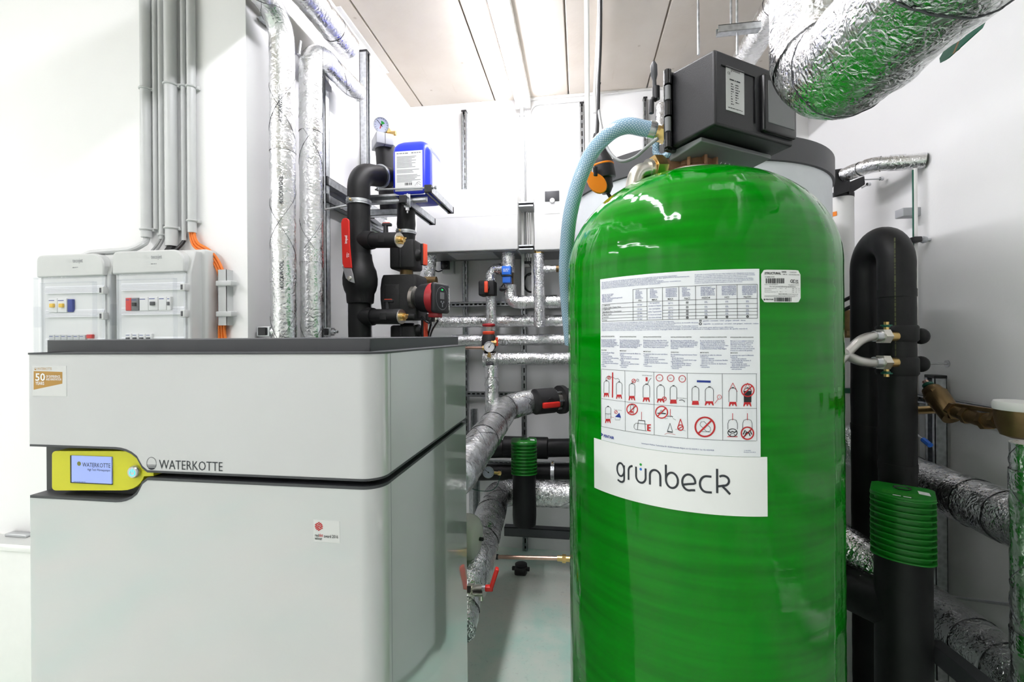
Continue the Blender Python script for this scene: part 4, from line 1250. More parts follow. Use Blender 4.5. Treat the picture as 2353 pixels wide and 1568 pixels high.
# thin cable and small clear hose near it
mb = MB().tube(spline([pD(1376, -20, 1.5), pD(1375, 130, 1.45), pD(1374, 230, 1.4), pD(1384, 300, 1.3), pD(1398, 345, 1.25), pD(1425, 370, 1.2), pD(1458, 362, 1.16), pD(1490, 335, 1.12), pD(1512, 318, 1.1)], 10), .0042, 10)
tag(mb.build('grey_cable', 'grey_cable'), 'thin grey cable looping from the ceiling to the control box', 'cable')
mb = MB().tube(spline([pD(1507, 330, 1.13), pD(1508, 352, 1.13), pD(1520, 362, 1.12), pD(1545, 350, 1.11)], 8), .0085, 12)
tag(mb.build('clear_hose', 'hose'), 'short thin clear hose curling under the black control box', 'hose')
# ------------------------------------------------------------------ conduits on the front-facing wall at the left
def conduit(u0, u1, vb, label, z_up=ZC, clips=(205, 528), dy=0.0):
    um = (u0 + u1) / 2
    p = pY(um, vb, YW - .02 - dy)
    r = rad(p, u1 - u0)
    y = YW - r - .004 - dy
    p = pY(um, vb, y)
    t = thing('conduit', label, 'conduit', (p.x, y, p.z), 'grey conduits above the electric cabinets')
    MB().cyl((p.x, y, p.z), (p.x, y, z_up), r, n=24).build('tube', 'conduit', t)
    for v in clips:
        z = pY(um, v, y).z
        mb = MB().ring((p.x, y, z), (0, 0, 1), r + .0015, .0035, 20, 6, PI * .0, PI * 2)
        mb.rb(p.x - r - .008, p.x + r + .008, y + r * .2, YW, z - .006, z + .006, .002)
        mb.build('clip', 'conduit', t)
    return V3((p.x, y, p.z)), r
C1, R1 = conduit(323, 351, 546, 'wide grey conduit, leftmost of the row, above the left cabinet')
C2, R2 = conduit(352, 364, 527, 'narrow grey conduit right beside the leftmost wide one, the shortest of them', clips=())
C3, R3 = conduit(365, 378, 550, 'narrow grey conduit with two thin grey cables at its lower end', clips=(540,))
C4, R4 = conduit(379, 411, 566, 'widest grey conduit in the middle with a thick black cable below', clips=(195, 525))
C5, R5 = conduit(417, 429, 553, 'narrow grey conduit with one black cable leaning out below', clips=(197,))
C6, R6 = conduit(431, 453, 535, 'grey conduit at the right end of the row with orange cables below', clips=(200, 508))
# ------------------------------------------------------------------ electric cabinets
YE = 1.317
def cabinet(name_label, u0, u1, vt0, vt1, label, rows):
    xl, xr = pY(u0, 600, YE - .022).x, pY(u1, 600, YE).x
    zt = pY((u0 + u1) / 2, vt0, YE).z
    z_door = pY((u0 + u1) / 2, vt1, YE - .012).z
    zb = 1.22
    t = thing('electric_cabinet', label, 'cabinet', ((xl + xr) / 2, YW, zb), 'electric cabinets on the wall')
    # back box, stepped out towards the wall
    MB().rb(xl - .004, xr + .03, YE + .045, YW, zb, zt + .01, .01).build('back_box', 'grey_plastic', t)
    pr = [(YE + .0, zt - .075), (YE + .0, zb), (YE + .055, zb), (YE + .055, zt), (YE + .02, zt)]
    MB().prism(pr, lambda y, z, k: V3((xl + (xr + .012 - xl) * k, y, z))).build('frame', 'grey_plastic', t, bevel=.004)
    # bulging top cover
    poly = []
    for k in range(8): a = PI - PI / 2 * k / 7; poly.append((xl + .02 + .02 * math.cos(a), zt - .02 + .02 * math.sin(a)))
    for k in range(8): a = PI / 2 - PI / 2 * k / 7; poly.append((xr - .045 + .045 * math.cos(a), zt - .045 + .045 * math.sin(a)))
    poly += [(xr, z_door), (xl, z_door)]
    tc = MB().prism(poly, lambda x, z, k: V3((x, YE - .012 + .05 * k, z))).build('top_cover', 'grey_plastic', t, bevel=.005)
    fn = flat((0, YE - .012, 0), EX, EZ, -EY, .0005)
    mb = MB(); mc = MB()
    wdt = xr - xl
    x, z = xl + wdt * .55, z_door + (zt - z_door) * .62
    put_text(mb, 'tecojet', lambda X, Z: fn(x + X, z + Z), size=.019, width=wdt * .15, bold=.01)
    for i in range(3): scribble(mc, fn, x - wdt * .085, x + wdt * (-.01 + .03 * i), z - .010 - .0075 * i, .0034, i)
    scribble(mb, fn, x, x + wdt * .08, z - .0165, .0036, 9)
    stroke(mc, [(x - wdt * .085, z), (x - wdt * .06, z), (x - wdt * .06, z + .012), (x - wdt * .085, z + .012)], .001, fn, True)
    put_text(mc, 'a', lambda X, Z: fn(x - wdt * .045 + X, z + Z), size=.014)
    mb.build('dark_print', 'ink_grey', tc, sharp=None, fixn=False); mc.build('pale_print', 'conduit', tc, sharp=None, fixn=False)
    # transparent door in its frame
    dy = YE - .022
    d = thing_part = MB()
    d.rb(xl + .002, xr + .012, dy, dy + .004, zb + .01, z_door - .002, .0015)
    door = d.build('door', 'clear', t)
    m = MB()
    for (a0, a1, b0, b1) in ((xl + .002, xl + .006, zb, z_door), (xr + .008, xr + .012, zb, z_door), (xl + .002, xr + .012, z_door - .006, z_door - .002), (xl + .03, xl + .033, zb, z_door - .02), (xr - .03, xr - .027, zb, z_door - .02), (xl + .03, xr - .027, z_door - .022, z_door - .019)):
        m = MB().bx(a0, a1, dy - .002, dy + .012, b0, b1)
        m.build('door_rib', 'clear', door)
    for zz in (z_door - .05, z_door - .135):
        MB().rb(xr - .002, xr + .015, dy - .004, dy + .014, zz - .012, zz + .012, .002).build('hinge', 'grey_plastic', door)
        MB().bx(xr + .001, xr + .008, dy - .0046, dy - .003, zz - .008, zz + .008).build('hinge_slot', 'charcoal', door)
    MB().rb(xl + .008, xl + .02, dy - .006, dy + .012, z_door - .17, z_door - .1, .002).build('latch', 'clear', door)
    # inside: panel, legend strips, devices
    MB().bx(xl + .018, xr - .004, YE - .004, YE + .004, zb, z_door).build('inner_panel', 'white_plastic', t)
    for zz in [z_door - .012 - .0 - k * .098 + (0 if k else -.018) for k in range(3)]:
        st = MB().hexa([V3((xl + .035, YE - .012, zz - .026)), V3((xr - .006, YE - .012, zz - .026)), V3((xr - .006, YE + .002, zz - .026)), V3((xl + .035, YE + .002, zz - .026)), V3((xl + .025, YE - .004, zz)), V3((xr - .006, YE - .004, zz)), V3((xr - .006, YE + .002, zz)), V3((xl + .025, YE + .002, zz))]).build('legend_strip', 'paper_white', t)
        fl = MB()
        for q in range(4): fl.add([(xl + .036 - .002 * q, YE - .0125 + .002 * q, zz - .022 + .005 * q), (xr - .008, YE - .0125 + .002 * q, zz - .022 + .005 * q), (xr - .008, YE - .0122 + .002 * q, zz - .0212 + .005 * q), (xl + .036 - .002 * q, YE - .0122 + .002 * q, zz - .0212 + .005 * q)], [(0, 1, 2, 3)])
        fl.build('ruled_lines', 'ink_grey', st, sharp=None, fixn=False, kind='stuff')
    YD = YE - .012
    for a, b, va, vb, mt, extra in rows:
        p0, p1 = pY(a, va, YD), pY(b, vb, YD)
        dv = MB().rb(p0.x, p1.x, YD, YE + .002, p1.z, p0.z, .0015).build('breaker', mt, t)
        h = p0.z - p1.z
        if extra:
            MB().rb(p0.x + (p1.x - p0.x) * .3, p0.x + (p1.x - p0.x) * .75, YD - .006, YD + .001, p1.z + h * .35, p1.z + h * .62, .001).build('toggle', extra, dv)
        fn = flat((0, YD, 0), EX, EZ, -EY, .0004)
        mb = MB(); stroke(mb, [(p0.x + .002, p0.z - h * .16), (p0.x + (p1.x - p0.x) * .7, p0.z - h * .16)], h * .05, fn); mb.build('print', 'ink_navy', dv, sharp=None, fixn=False)
    return xl, xr, zt
W_P = 'white_plastic'
cabA = cabinet('', 75, 246, 586, 636, 'left grey electric cabinet with clear door and yellow test buttons',
               [(111, 131, 686, 718, W_P, 'yellow_button'), (132, 153, 686, 718, W_P, 'yellow_button'), (154.5, 166, 688, 717, 'ink_navy', None)] +
               [(112 + 14 * k, 125 + 14 * k, 770, 792, 'conduit', None) for k in range(6)] + [(198, 211, 769, 778, 'signal_red', None)])
cabB = cabinet('', 250, 430, 577, 628, 'right grey electric cabinet with clear door, nearer the conduits with orange cables',
               [(288, 301, 685, 714, 'signal_red', None), (301, 318, 685, 714, 'grey_panel', 'dark_slot'), (320, 340, 683, 714, W_P, None), (341, 362, 682, 713, W_P, 'charcoal'), (364, 382, 682, 713, W_P, None), (383, 392, 682, 713, W_P, 'grey_panel')] +
               [(288 + 15.5 * k, 302 + 15.5 * k, 767, 790, W_P, 'charcoal') for k in range(4)])
# cables between conduits and cabinets
def cable(name, mat, label, pts, r, group=None, k=10, cat='cable'):
    return tag(MB().tube(spline(pts, k), r, 10).build(name, mat), label, cat, group)
cable('cable', 'conduit', 'thick pale cable bending left onto the left cabinet', [C1 + EZ * .06, C1 - EZ * .005, pY(325, 563, YW - .05), pY(298, 574, YW - .055), pY(255, 578, YW - .06), pY(210, 582, YW - .06), V3((pY(190, 585, YW - .06).x, YW - .06, cabA[2] + .0))], .010)
cable('cable', 'grey_cable', 'thin grey cable, left of the pair, entering the right cabinet', [C3 + V3((-.004, 0, .05)), C3 + V3((-.004, 0, 0)), V3((C3.x - .014, YW - .05, cabB[2] - .005))], .0042)
cable('cable', 'grey_cable', 'thin grey cable, right of the pair, entering the right cabinet', [C3 + V3((.006, 0, .05)), C3 + V3((.006, 0, 0)), V3((C3.x + .006, YW - .05, cabB[2] - .005))], .0042)
cable('cable', 'black_cable', 'thick black cable dropping into the right cabinet from the widest conduit', [C4 + EZ * .05, C4 + EZ * .0, V3((C4.x, YW - .045, cabB[2] - .005))], R4 * .74)
cable('cable', 'black_cable', 'thin black cable slanting into the right cabinet', [C5 + EZ * .05, C5, V3((C5.x - .012, YW - .05, cabB[2] - .005))], .006)
ORB = []
for k in range(3):
    d = (k - 1) * .0075
    pts = [C6 + V3((d, 0, .06)), C6 + V3((d, 0, -.002)), pY(450 + 5 * (k - 1), 562 - 3 * (k - 1), YW - .018), pY(476 + 5 * (k - 1), 580 - 5 * (k - 1), YW - .018), pY(497 + 5 * (k - 1), 603 - 3 * (k - 1), YW - .018), pY(510 + 6 * (k - 1), 640, YW - .016), pY(510 + 6 * (k - 1), 700, YW - .016), pY(510 + 6 * (k - 1), 760, YW - .016), pY(510 + 6 * (k - 1) + k * 2, 800, YW - .016), pY(511 + 6 * (k - 1) + k * 3, 900, YW - .016)]
    cable('orange_cable', 'orange_cable', ('left', 'middle', 'right')[k] + ' one of the three orange cables running through the white duct', pts, .0045)
t = thing('cable_duct', 'short pale cable duct with two clips around the orange cables', 'cable duct', pY(511, 748, YW))
a, b = pY(500, 620, YW - .03), pY(521, 748, YW - .03)
mb = MB()
mb.bx(a.x, a.x + .0015, YW - .03, YW, b.z, a.z); mb.bx(b.x - .0015, b.x, YW - .03, YW, b.z, a.z); mb.bx(a.x, b.x, YW - .03, YW - .0285, b.z, a.z)
mb.build('channel', 'conduit', t)
for v in (654, 723):
    z = pY(520, v, YW).z
    MB().rb(a.x - .004, b.x + .022, YW - .036, YW - .008, z - .009, z + .009, .003).build('clip', 'conduit', t)
# shallow white cabinet low on the wall at the far left
zc_ = .66
t = thing('wall_cabinet', 'low shallow white cabinet at the left edge beside the heat pump', 'cabinet', (-1.75, YW - .05, .0))
yf = YW - .085
zt_ = pY(40, 1256, yf).z
MB().rb(-2.45, -1.16, yf, YW, .0, zt_ - .018, .003).build('body', 'white_plastic', t)
MB().rb(-2.46, -1.15, yf - .006, YW, zt_ - .0175, zt_, .003).build('top_frame', 'white_plastic', t)
MB().bx(-2.44, -1.17, yf + .01, YW - .01, zt_, zt_ + .0015).build('top_panel', 'grey_plastic', t)
p = pY(45, 1232, YW - .01)
tag(MB().rb(pY(18, 1232, YW - .02).x, pY(66, 1232, YW - .02).x, YW - .03, YW - .001, zt_ + .0015, zt_ + .012, .002).build('metal_strip', 'steel'), 'thin metal strip lying on the low white cabinet', 'strip')
# ------------------------------------------------------------------ pipe helpers
def foil_pipe(label, pts, r, bend=.09, bands=(), wires=0, group=None, name='foil_pipe', step=.012, wob=.0013, n=36, mat='foil', cat='pipe', tape=.0012):
    path = run(pts, bend, step)
    base = min(path, key=lambda q: q.z)
    t = thing(name, label, cat, base, group)
    MB().tube(path, r, n, True, wob, 26, .0016).build('jacket', mat, t, sharp=None if 0 else 70)
    m = len(path)
    for f in bands:
        i = min(max(int(f * (m - 1)), 2), m - 3)
        MB().tube(path[i - 2:i + 3], r + tape + wob * .6, n, False, wob * .6, 26).build('tape_band', 'foil_tape', t, sharp=70)
    if wires:
        for h in range(2):
            ph0 = h * PI + random.random()
            pw = []
            x, y, _ = basis(path[1] - path[0])
            for i in range(0, m):
                tn = (path[min(i + 1, m - 1)] - path[max(i - 1, 0)]).normalized()
                xx = (x - tn * x.dot(tn)).normalized(); yy = tn.cross(xx)
                a = ph0 + (1 if h else -1) * i / m * wires * 2 * PI
                dv = xx * math.cos(a) + yy * math.sin(a)
                pw.append(path[i] + dv * (r + crumple(path[i] + dv * r, wob, 26, .0016) + .0006))
            MB().tube(pw, .0007, 5).build('binding_wire', 'charcoal', t)
    return t
def black_pipe(label, pts, r, bend=.09, group=None, seams=(), name='insulated_pipe', wob=.0012, rr=None):
    path = run(pts, bend, .012)
    t = thing(name, label, 'pipe', min(path, key=lambda q: q.z), group)
    MB().tube(path, r, 36, True, wob, 14).build('insulation', 'rubber', t, sharp=70)
    for f in seams:
        i = min(max(int(f * (len(path) - 1)), 1), len(path) - 2)
        MB().tube(path[i - 1:i + 2], r + .0016, 36).build('seam_tape', 'rubber', t, sharp=70)
    return t
def strut(label, a, b, face, w_=.03, d_=.03, slots=True, cap_a=True, cap_b=False, name='mounting_rail', group=None, pitch=.045):
    """slotted C-channel from a to b, its open side towards FACE"""
    a, b = V3(a), V3(b)
    ax = (b - a).normalized(); L = (b - a).length
    f = V3(face); f = (f - ax * f.dot(ax)).normalized(); s = ax.cross(f)
    t = thing(name, label, 'rail', a if a.z < b.z else b, group)
    mid = (a + b) / 2
    th = .0025
    mb = MB()
    mb.obox(mid - f * (d_ / 2 - th / 2), s, f, ax, w_, th, L)
    for k in (-1, 1):
        mb.obox(mid + s * (k * (w_ / 2 - th / 2)), s, f, ax, th, d_, L)
        mb.obox(mid + s * (k * (w_ / 2 - w_ * .13)) + f * (d_ / 2 - th / 2), s, f, ax, w_ * .26, th, L)
    mb.build('channel', 'zinc', t, sharp=20)
    if slots:
        n = max(1, int(L / pitch))
        me = None
        for i in range(n):
            c = a + ax * (L * (i + .5) / n) - f * (d_ / 2 - th - .0006)
            if me is None:
                me = MB().obox(c, s, f, ax, w_ * .32, .001, pitch * .62).build('slot', 'dark_slot', t, sharp=None)
                WPOS[me.name] = c
            else:
                o = me.copy(); C.objects.link(o); o.parent = t; o.location = c - wpos(t)
    for on, e, sg in ((cap_a, a, -1), (cap_b, b, 1)):
        if on: MB().obox(e + ax * (sg * .001), s, f, ax, w_ + .003, d_ + .003, .012).build('end_cap', 'black_plastic', t, bevel=.002)
    return t
def clamp(label, c, ax, r, w_=.018, rod=None, group=None, name='pipe_clamp', mat='zinc', screw=None):
    t = thing(name, label, 'clamp', c, group)
    ax = V3(ax).normalized()
    c = V3(c)
    prof = [(r + .0005, -w_ / 2), (r + .0035, -w_ / 2), (r + .0035, w_ / 2), (r + .0005, w_ / 2)]
    MB().lathe(prof, c, ax, 36).build('band', mat, t)
    MB().lathe([(r + .0034, -w_ * .15), (r + .0052, -w_ * .1), (r + .0052, w_ * .1), (r + .0034, w_ * .15)], c, ax, 36).build('bead', mat, t)
    x, y, z = basis(ax)
    s = V3(screw).normalized() if screw is not None else x
    tang = ax.cross(s).normalized()
    for k in (-1, 1):
        q = c + s * (r + .01) * 1 + tang * (.004 * k)
        MB().obox(q, s, tang, ax, .018, .002, w_).build('ear', mat, t)
    MB().cyl(c + s * (r + .011) - tang * .014, c + s * (r + .011) + tang * .018, .0028, n=8).build('screw', 'steel', t)
    MB().hexnut(c + s * (r + .011) + tang * .008, c + s * (r + .011) + tang * .013, .006).build('nut', 'brass', t)
    if rod is not None:
        MB().cyl(c + (V3(rod) - c).normalized() * r, rod, .0045, n=10).build('threaded_rod', 'steel', t)
    return t
def gauge(label, c, normal, r, needle=2.2, mat='gauge_face', stem=None, name='pressure_gauge', marks=True, green=False):
    c, nrm = V3(c), V3(normal).normalized()
    t = thing(name, label, 'gauge', c)
    MB().lathe([(r * .3, -.018), (r, -.016), (r, .004), (r * .94, .006), (r * .92, .002), (0, .002)], c, nrm, 36).build('case', 'grey_clamp', t)
    f = MB().lathe([(0, .0021), (r * .91, .0021), (r * .91, .0025), (0, .0025)], c, nrm, 36).build('dial', mat, t)
    x = V3((0, 0, 1)).cross(nrm).normalized(); y = nrm.cross(x)
    fn = lambda a, b: c + x * a + y * b + nrm * .0031
    if marks:
        mb = MB()
        for k in range(13):
            a = math.radians(-45 + 270 * k / 12)
            stroke(mb, [(r * .7 * math.cos(a), r * .7 * math.sin(a)), (r * .85 * math.cos(a), r * .85 * math.sin(a))], r * .045, fn)
        mb.build('scale', 'ink_black', f, sharp=None, fixn=False, kind='stuff')
    if green:
        mb = MB(); fill(mb, [(0, 0)] + circ(0, 0, r * .5, 8, a0=.4, a1=1.6, closed=False), fn); mb.build('green_sector', 'dot_green', f, sharp=None, fixn=False)
        mb = MB(); stroke(mb, [(0, 0), (-r * .15, -r * .45)], r * .12, lambda a, b: fn(a, b) + nrm * .0004); mb.build('red_pointer', 'signal_red', f, sharp=None, fixn=False)
    mb = MB(); stroke(mb, [(-r * .25 * math.cos(needle), -r * .25 * math.sin(needle)), (r * .75 * math.cos(needle), r * .75 * math.sin(needle))], r * .07, lambda a, b: fn(a, b) + nrm * .0008)
    fill(mb, circ(0, 0, r * .12, 12), lambda a, b: fn(a, b) + nrm * .0009)
    mb.build('needle', 'ink_black', t, sharp=None, fixn=False)
    if stem is not None:
        MB().cyl(c - nrm * .008 + (V3(stem) - c).normalized() * r * .9, stem, .007, n=12).build('stem', 'brass', t)
        MB().hexnut(V3(stem), V3(stem) + (c - V3(stem)).normalized() * .012, .011).build('stem_nut', 'brass', t)
    return t

# ------------------------------------------------------------------ foil pipes on the left wall
q1 = pX(650, 400, -1.03); r1 = rad(q1, 60)
zt1 = pX(660, 48, -1.03).z
P1 = foil_pipe('foil wrapped pipe rising beside the wall corner, left of the upright pair', [V3((q1.x, q1.y, .05)), V3((q1.x, q1.y, zt1)), V3((q1.x, ROOM_Y0, zt1 + .0))], r1, .10, (.04, .09, .16, .24, .31, .42), 16, 'pair of upright foil pipes')
q2 = pX(715, 400, -1.03); r2 = rad(q2, 54)
zt2 = pX(715, 108, -1.03).z
qe = pZ(800, 112, zt2 + .0)
P2_ = foil_pipe('foil wrapped pipe rising next to the black rail, right of the upright pair', [V3((q2.x, q2.y, .05)), V3((q2.x, q2.y, zt2)), V3((q2.x + .012, q2.y + .36, zt2 + .005))], r2, .10, (.1, .22, .4, .6, .78), 7, 'pair of upright foil pipes')
qa, qb = pZ(690, -4, zt2 + .12), pZ(800, 108, zt2 + .12)
foil_pipe('foil wrapped pipe running level below the ceiling towards the back, above the upright pair', [V3((qb.x, ROOM_Y0, qb.z)), V3((qb.x, qb.y, qb.z))], .052, .1, (.5, .75, .87, .98), 0)
# print on the foil
def foil_print(parent, c, r, zs, s='ROCKWOOL'):
    d = (V3((CAM.x, CAM.y, 0)) - V3((c.x, c.y, 0))).normalized(); tx = V3((-d.y, d.x, 0))
    for z in zs:
        mb = MB()
        def fn(X, Y):
            a = Y / r
            return V3((c.x, c.y, z)) + (d * math.cos(a) + tx * math.sin(a)) * (r + .0065) + EZ * X
        put_text(mb, s, lambda X, Y: fn(X, -Y), size=.016, bold=.01)
        mb.build('printed_name', 'ink_logo', parent, sharp=None, fixn=False)
foil_print(P1, q1, r1, [pX(650, v, -1.03).z for v in (292, 475, 665)])
# clamps at the top and bottom of the upright pair
p = pX(616, 752, -1.06)
for lab, u, v, Xc in (('black cushioned bracket low on the left upright foil pipe', 612, 762, -1.085), ('black cushioned bracket low on the right upright foil pipe', 752, 763, -1.085)):
    p = pX(u, v, Xc)
    t = thing('wall_bracket', lab, 'bracket', p)
    MB().obox(p, EX, EY, EZ, .05, .035, .035).build('channel_end', 'zinc', t, bevel=.002)
    MB().obox(p - EY * .02, EX, EY, EZ, .03, .008, .028).build('rubber_plug', 'black_plastic', t, bevel=.002)
    MB().cyl(p + V3((.02, -.01, 0)), p + V3((.055, -.01, .0)), .006).build('bolt', 'steel', t)
    MB().hexnut(p + V3((.03, -.01, 0)), p + V3((.042, -.01, 0)), .012).build('nut', 'steel', t)
p = pX(600, 55, -1.09)
t = thing('wall_bracket', 'grey angled bracket under the foil bend beside the wall corner', 'bracket', p)
pb_ = [pX(u, v, -1.115) for u, v in ((592, 38), (625, 55), (622, 68), (596, 48))]
MB().hexa([q for q in pb_] + [q + EX * .03 for q in pb_]).build('plate', 'zinc', t)
MB().cyl(pX(690, 95, -1.05), pX(687, 125, -1.05), .006).build('bolt', 'steel', t)
# rails on the left wall
p = pX(745, 140, -1.1)
strut('dark upright rail on the left wall beside the right foil pipe', V3((-1.103, p.y, .05)), V3((-1.103, p.y, p.z)), (0, -1, 0), .032, .032, False)
p = pX(838, 122, -1.1)
strut('pale upright rail on the left wall above the black pipe bend', V3((-1.1, p.y, .05)), V3((-1.1, p.y, p.z)), (1, 0, 0), .04, .04, False, True, True)
# small bracket on the wall between them
p = pX(750, 190, -1.1)
tag(MB().hexa([pX(u, v, -1.118) for u, v in ((747, 178), (762, 200), (762, 213), (747, 206))] + [pX(u, v, -1.085) for u, v in ((747, 178), (762, 200), (762, 213), (747, 206))]).build('small_bracket', 'grey_clamp'), 'small pale angle bracket on the left wall between the rails', 'bracket')
# ------------------------------------------------------------------ black pipe run with valve, rack, jerrycan, pump
bc = by_sides(800, 853, .048)
BX, BY = bc.x, bc.y
Zt = pY(834, 398, BY).z
top_r = .047
blk = black_pipe('black insulated pipe with a bend on top and a red lever valve', [V3((BX, BY, .05)), V3((BX, BY, Zt)), pY(892, 408, BY + .19)], .048, .08, seams=(.33, .5, .985))
def vz(v): return pY(826, v, BY).z
# bulging valve cover
prof = []
for v, wpx in ((585, 55), (598, 58), (612, 66), (622, 76), (640, 82), (655, 81), (668, 74), (676, 66), (690, 64), (697, 62), (699, 55)):
    z = vz(v); prof.append((rad(V3((BX, BY, z)), wpx), z))
vc = pY(826, 640, BY)
MB().lathe(prof[::-1], (BX + .004, BY, 0), (0, 0, 1), 40).build('valve_cover', 'rubber', blk, sharp=50)
# lever
lt = thing('valve_lever', 'long red valve lever lying along the black pipe', 'lever', pY(805, 645, BY - .075))
Yl = BY - .083
pv = pY(804, 640, Yl)
MB().cyl(pv + EY * .0, pv + EY * .04, .012).build('spindle', 'nickel', lt)
MB().lathe([(.004, -.01), (.008, -.009), (.0095, -.004), (.0095, .004)], pv, (0, 1, 0), 24).build('spindle_nut', 'nickel', lt)
L0 = [pY(u, v, Yl) for u, v in ((787, 612), (806, 612), (812, 632), (815, 651), (806, 648), (795, 640))]
MB().prism([(q.x, q.z) for q in L0], lambda x, z, k: V3((x, Yl - .002 + .005 * k, z))).build('steel_root', 'steel', lt, bevel=.0008)
pl = [(787, 606)] + [(783 + 1, 512)] + [(793.5 + 8.5 * math.cos(a), 509 - 8 * math.sin(a)) for a in [PI - PI * k / 8 for k in range(9)]] + [(803, 560), (808, 616), (791, 616)]
L1 = [pY(u, v, Yl - .006) for u, v in pl]
gr = MB().prism([(q.x, q.z) for q in L1], lambda x, z, k: V3((x, Yl - .008 + .01 * k, z))).build('red_grip', 'signal_red', lt, bevel=.002)
mb = MB()
def gfn(u0, v0):
    o = pY(u0, v0, Yl - .008)
    return lambda X, Y: o + EZ * X - EX * Y * 1 + EX * .0 - EY * .0006 + EX * (X * .03)
f_ = gfn(797.5, 560); put_text(mb, 'impel', f_, size=.016, bold=.02)
f_ = gfn(799.5, 592); scribble(mb, f_, 0, .02, .004, .004, 2); scribble(mb, f_, .002, .016, -.003, .004, 3)
mb.build('white_print', 'ink_white', gr, sharp=None, fixn=False)
# two side branches with drain cocks
def branch(u0, v0, u1, v1, label):
    """stub to the right of the black pipe, ended by a brass cock"""
    a = V3((BX, BY, vz(v0)))
    e = pY(u1, v1, BY - .05)
    d = (e - a).normalized()
    L = (e - a).length
    t = thing('drain_valve', label, 'valve', a + d * .03, 'drain valves on the black pipe')
    r = .034
    path = [a + d * s for s in (.02, .05, .075, .0755, .08, L - .004, L)]
    MB().tube(path, [.043, .041, .038, .033, .033, .033, .030], 32).build('insulation', 'rubber', t, sharp=40)
    MB().cyl(a + d * (L - .002), a + d * (L + .004), .031).build('end_disc', 'nickel', t)
    MB().cyl(a + d * L, a + d * (L + .016), .015).build('cock_body', 'brass', t)
    for k in range(6):
        an = 2 * PI * k / 6; x, y, _ = basis(d)
        c = a + d * (L + .01) + (x * math.cos(an) + y * math.sin(an)) * .015
        MB().obox(c, x, y, d, .006, .006, .014).build('lug', 'brass', t)
    MB().cyl(a + d * (L + .016), a + d * (L + .026), .01, n=12).build('cap', 'brass', t)
    MB().obox(a + d * (L + .026) + EZ * .008, d, EY, EZ, .02, .004, .006).build('wing', 'brass', t, bevel=.001)
    # black T handle with a red edge
    h = a + d * (L * .68)
    MB().cyl(h + EZ * .028, h + EZ * .062, .011, .009).build('handle_stem', 'black_plastic', t)
    hb_ = MB().rbox(h + EZ * .066 + d * .006, d, EY, EZ, .048, .016, .013, .004).build('handle', 'black_plastic', t)
    MB().rbox(h + EZ * .0735 + d * .004, d, EY, EZ, .036, .012, .003, .001).build('red_edge', 'orange_red', hb_)
    MB().rbox(h - d * .008 - EY * .032, d, EY, EZ, .032, .006, .03, .002).build('moulded_patch', 'epp_black', t)
branch(826, 553, 917, 552, 'upper brass-ended drain valve stub on the black pipe')
branch(826, 728, 922, 728, 'lower brass-ended drain valve stub on the black pipe')
clamp('zinc pipe clamp round the black pipe above the red lever', V3((BX, BY, vz(467))), (0, 0, 1), .0495, .02, pX(745, 482, -1.09), screw=(-.3, -1, 0))
bend_v = (pY(892, 408, BY + .19) - V3((BX, BY, Zt))).normalized(); bend_e = V3((BX, BY, Zt)) + bend_v * .145
clamp('zinc pipe clamp round the end of the black pipe bend', bend_e, bend_v, .0495, .016, screw=(.3, -1, -.2))
# second black pipe behind with grey clamp and gauge
s0 = pY(893, 440, 2.22)
bp2 = black_pipe('short black insulated pipe leaning up to the gauge behind the blue can', [pY(897, 490, 2.2), pY(890, 400, 2.2), pY(885, 338, 2.2)], .05, .2)
t = thing('insulating_clamp', 'grey block clamp on top of the leaning black pipe', 'clamp', pY(885, 325, 2.2))
g0 = pY(882, 323, 2.15)
e1, e2 = (EX * .8 + EY * .6).normalized(), (EX * -.6 + EY * .8).normalized()
MB().rbox(g0 + e2 * .03, e1, e2, EZ, .085, .12, .055, .004).build('block', 'grey_clamp', t)
MB().obox(g0 + e2 * .03, e1, e2, EZ, .003, .121, .057).build('split', 'charcoal', t)
gc = pY(876, 287, 2.15)
gauge('small pressure gauge with green field above the grey clamp near the blue can', gc, (CAM - gc) + V3((.0, 0, -.25)), .037, 2.3, green=True, stem=pY(893, 305, 2.2))
t = thing('brass_fitting', 'brass fitting holding the gauge above the grey clamp', 'fitting', pY(893, 310, 2.2))
a, b = pY(886, 293, 2.2), pY(900, 322, 2.2)
MB().cyl(a, b, .013).build('body', 'brass', t); MB().hexnut(a.lerp(b, .25), a.lerp(b, .55), .021).build('nut', 'brass', t); MB().cyl(a.lerp(b, .5), a.lerp(b, .5) + EX * .04, .012).build('branch', 'brass', t)
# ---- rack of channels
RZ = 2.005
ycan0, ycan1 = 1.95, 2.16
xw = -1.1
a = pX(745, 416, xw); strut('upper rail on the left wall, black cap near the right foil pipe', a, a + EY * .62, (0, 0, 1), .036, .036, True, True, group='rack rails')
a = pX(745, 456, xw); strut('lower rail on the left wall, black cap under the upper one', a, a + EY * .62, (0, 0, 1), .036, .036, True, True, group='rack rails')
# two rails reaching into the room along the can
a = pD(985, 432, 1.95); b = pD(1040, 485, 2.32)
a = pY(984, 434, 1.93)
strut('rail on the right of the blue can, sloping with its black end cap', a, V3((a.x, 2.28, a.z)), (0, 0, -1), .030, .030, False, True, True, group='rack rails')
mbz = a.z
a2 = pY(926, 458, 1.90)
strut('rail under the middle of the blue can with black end cap', a2, V3((a2.x, 2.30, a2.z)), (0, 0, -1), .030, .030, False, True, True, group='rack rails')
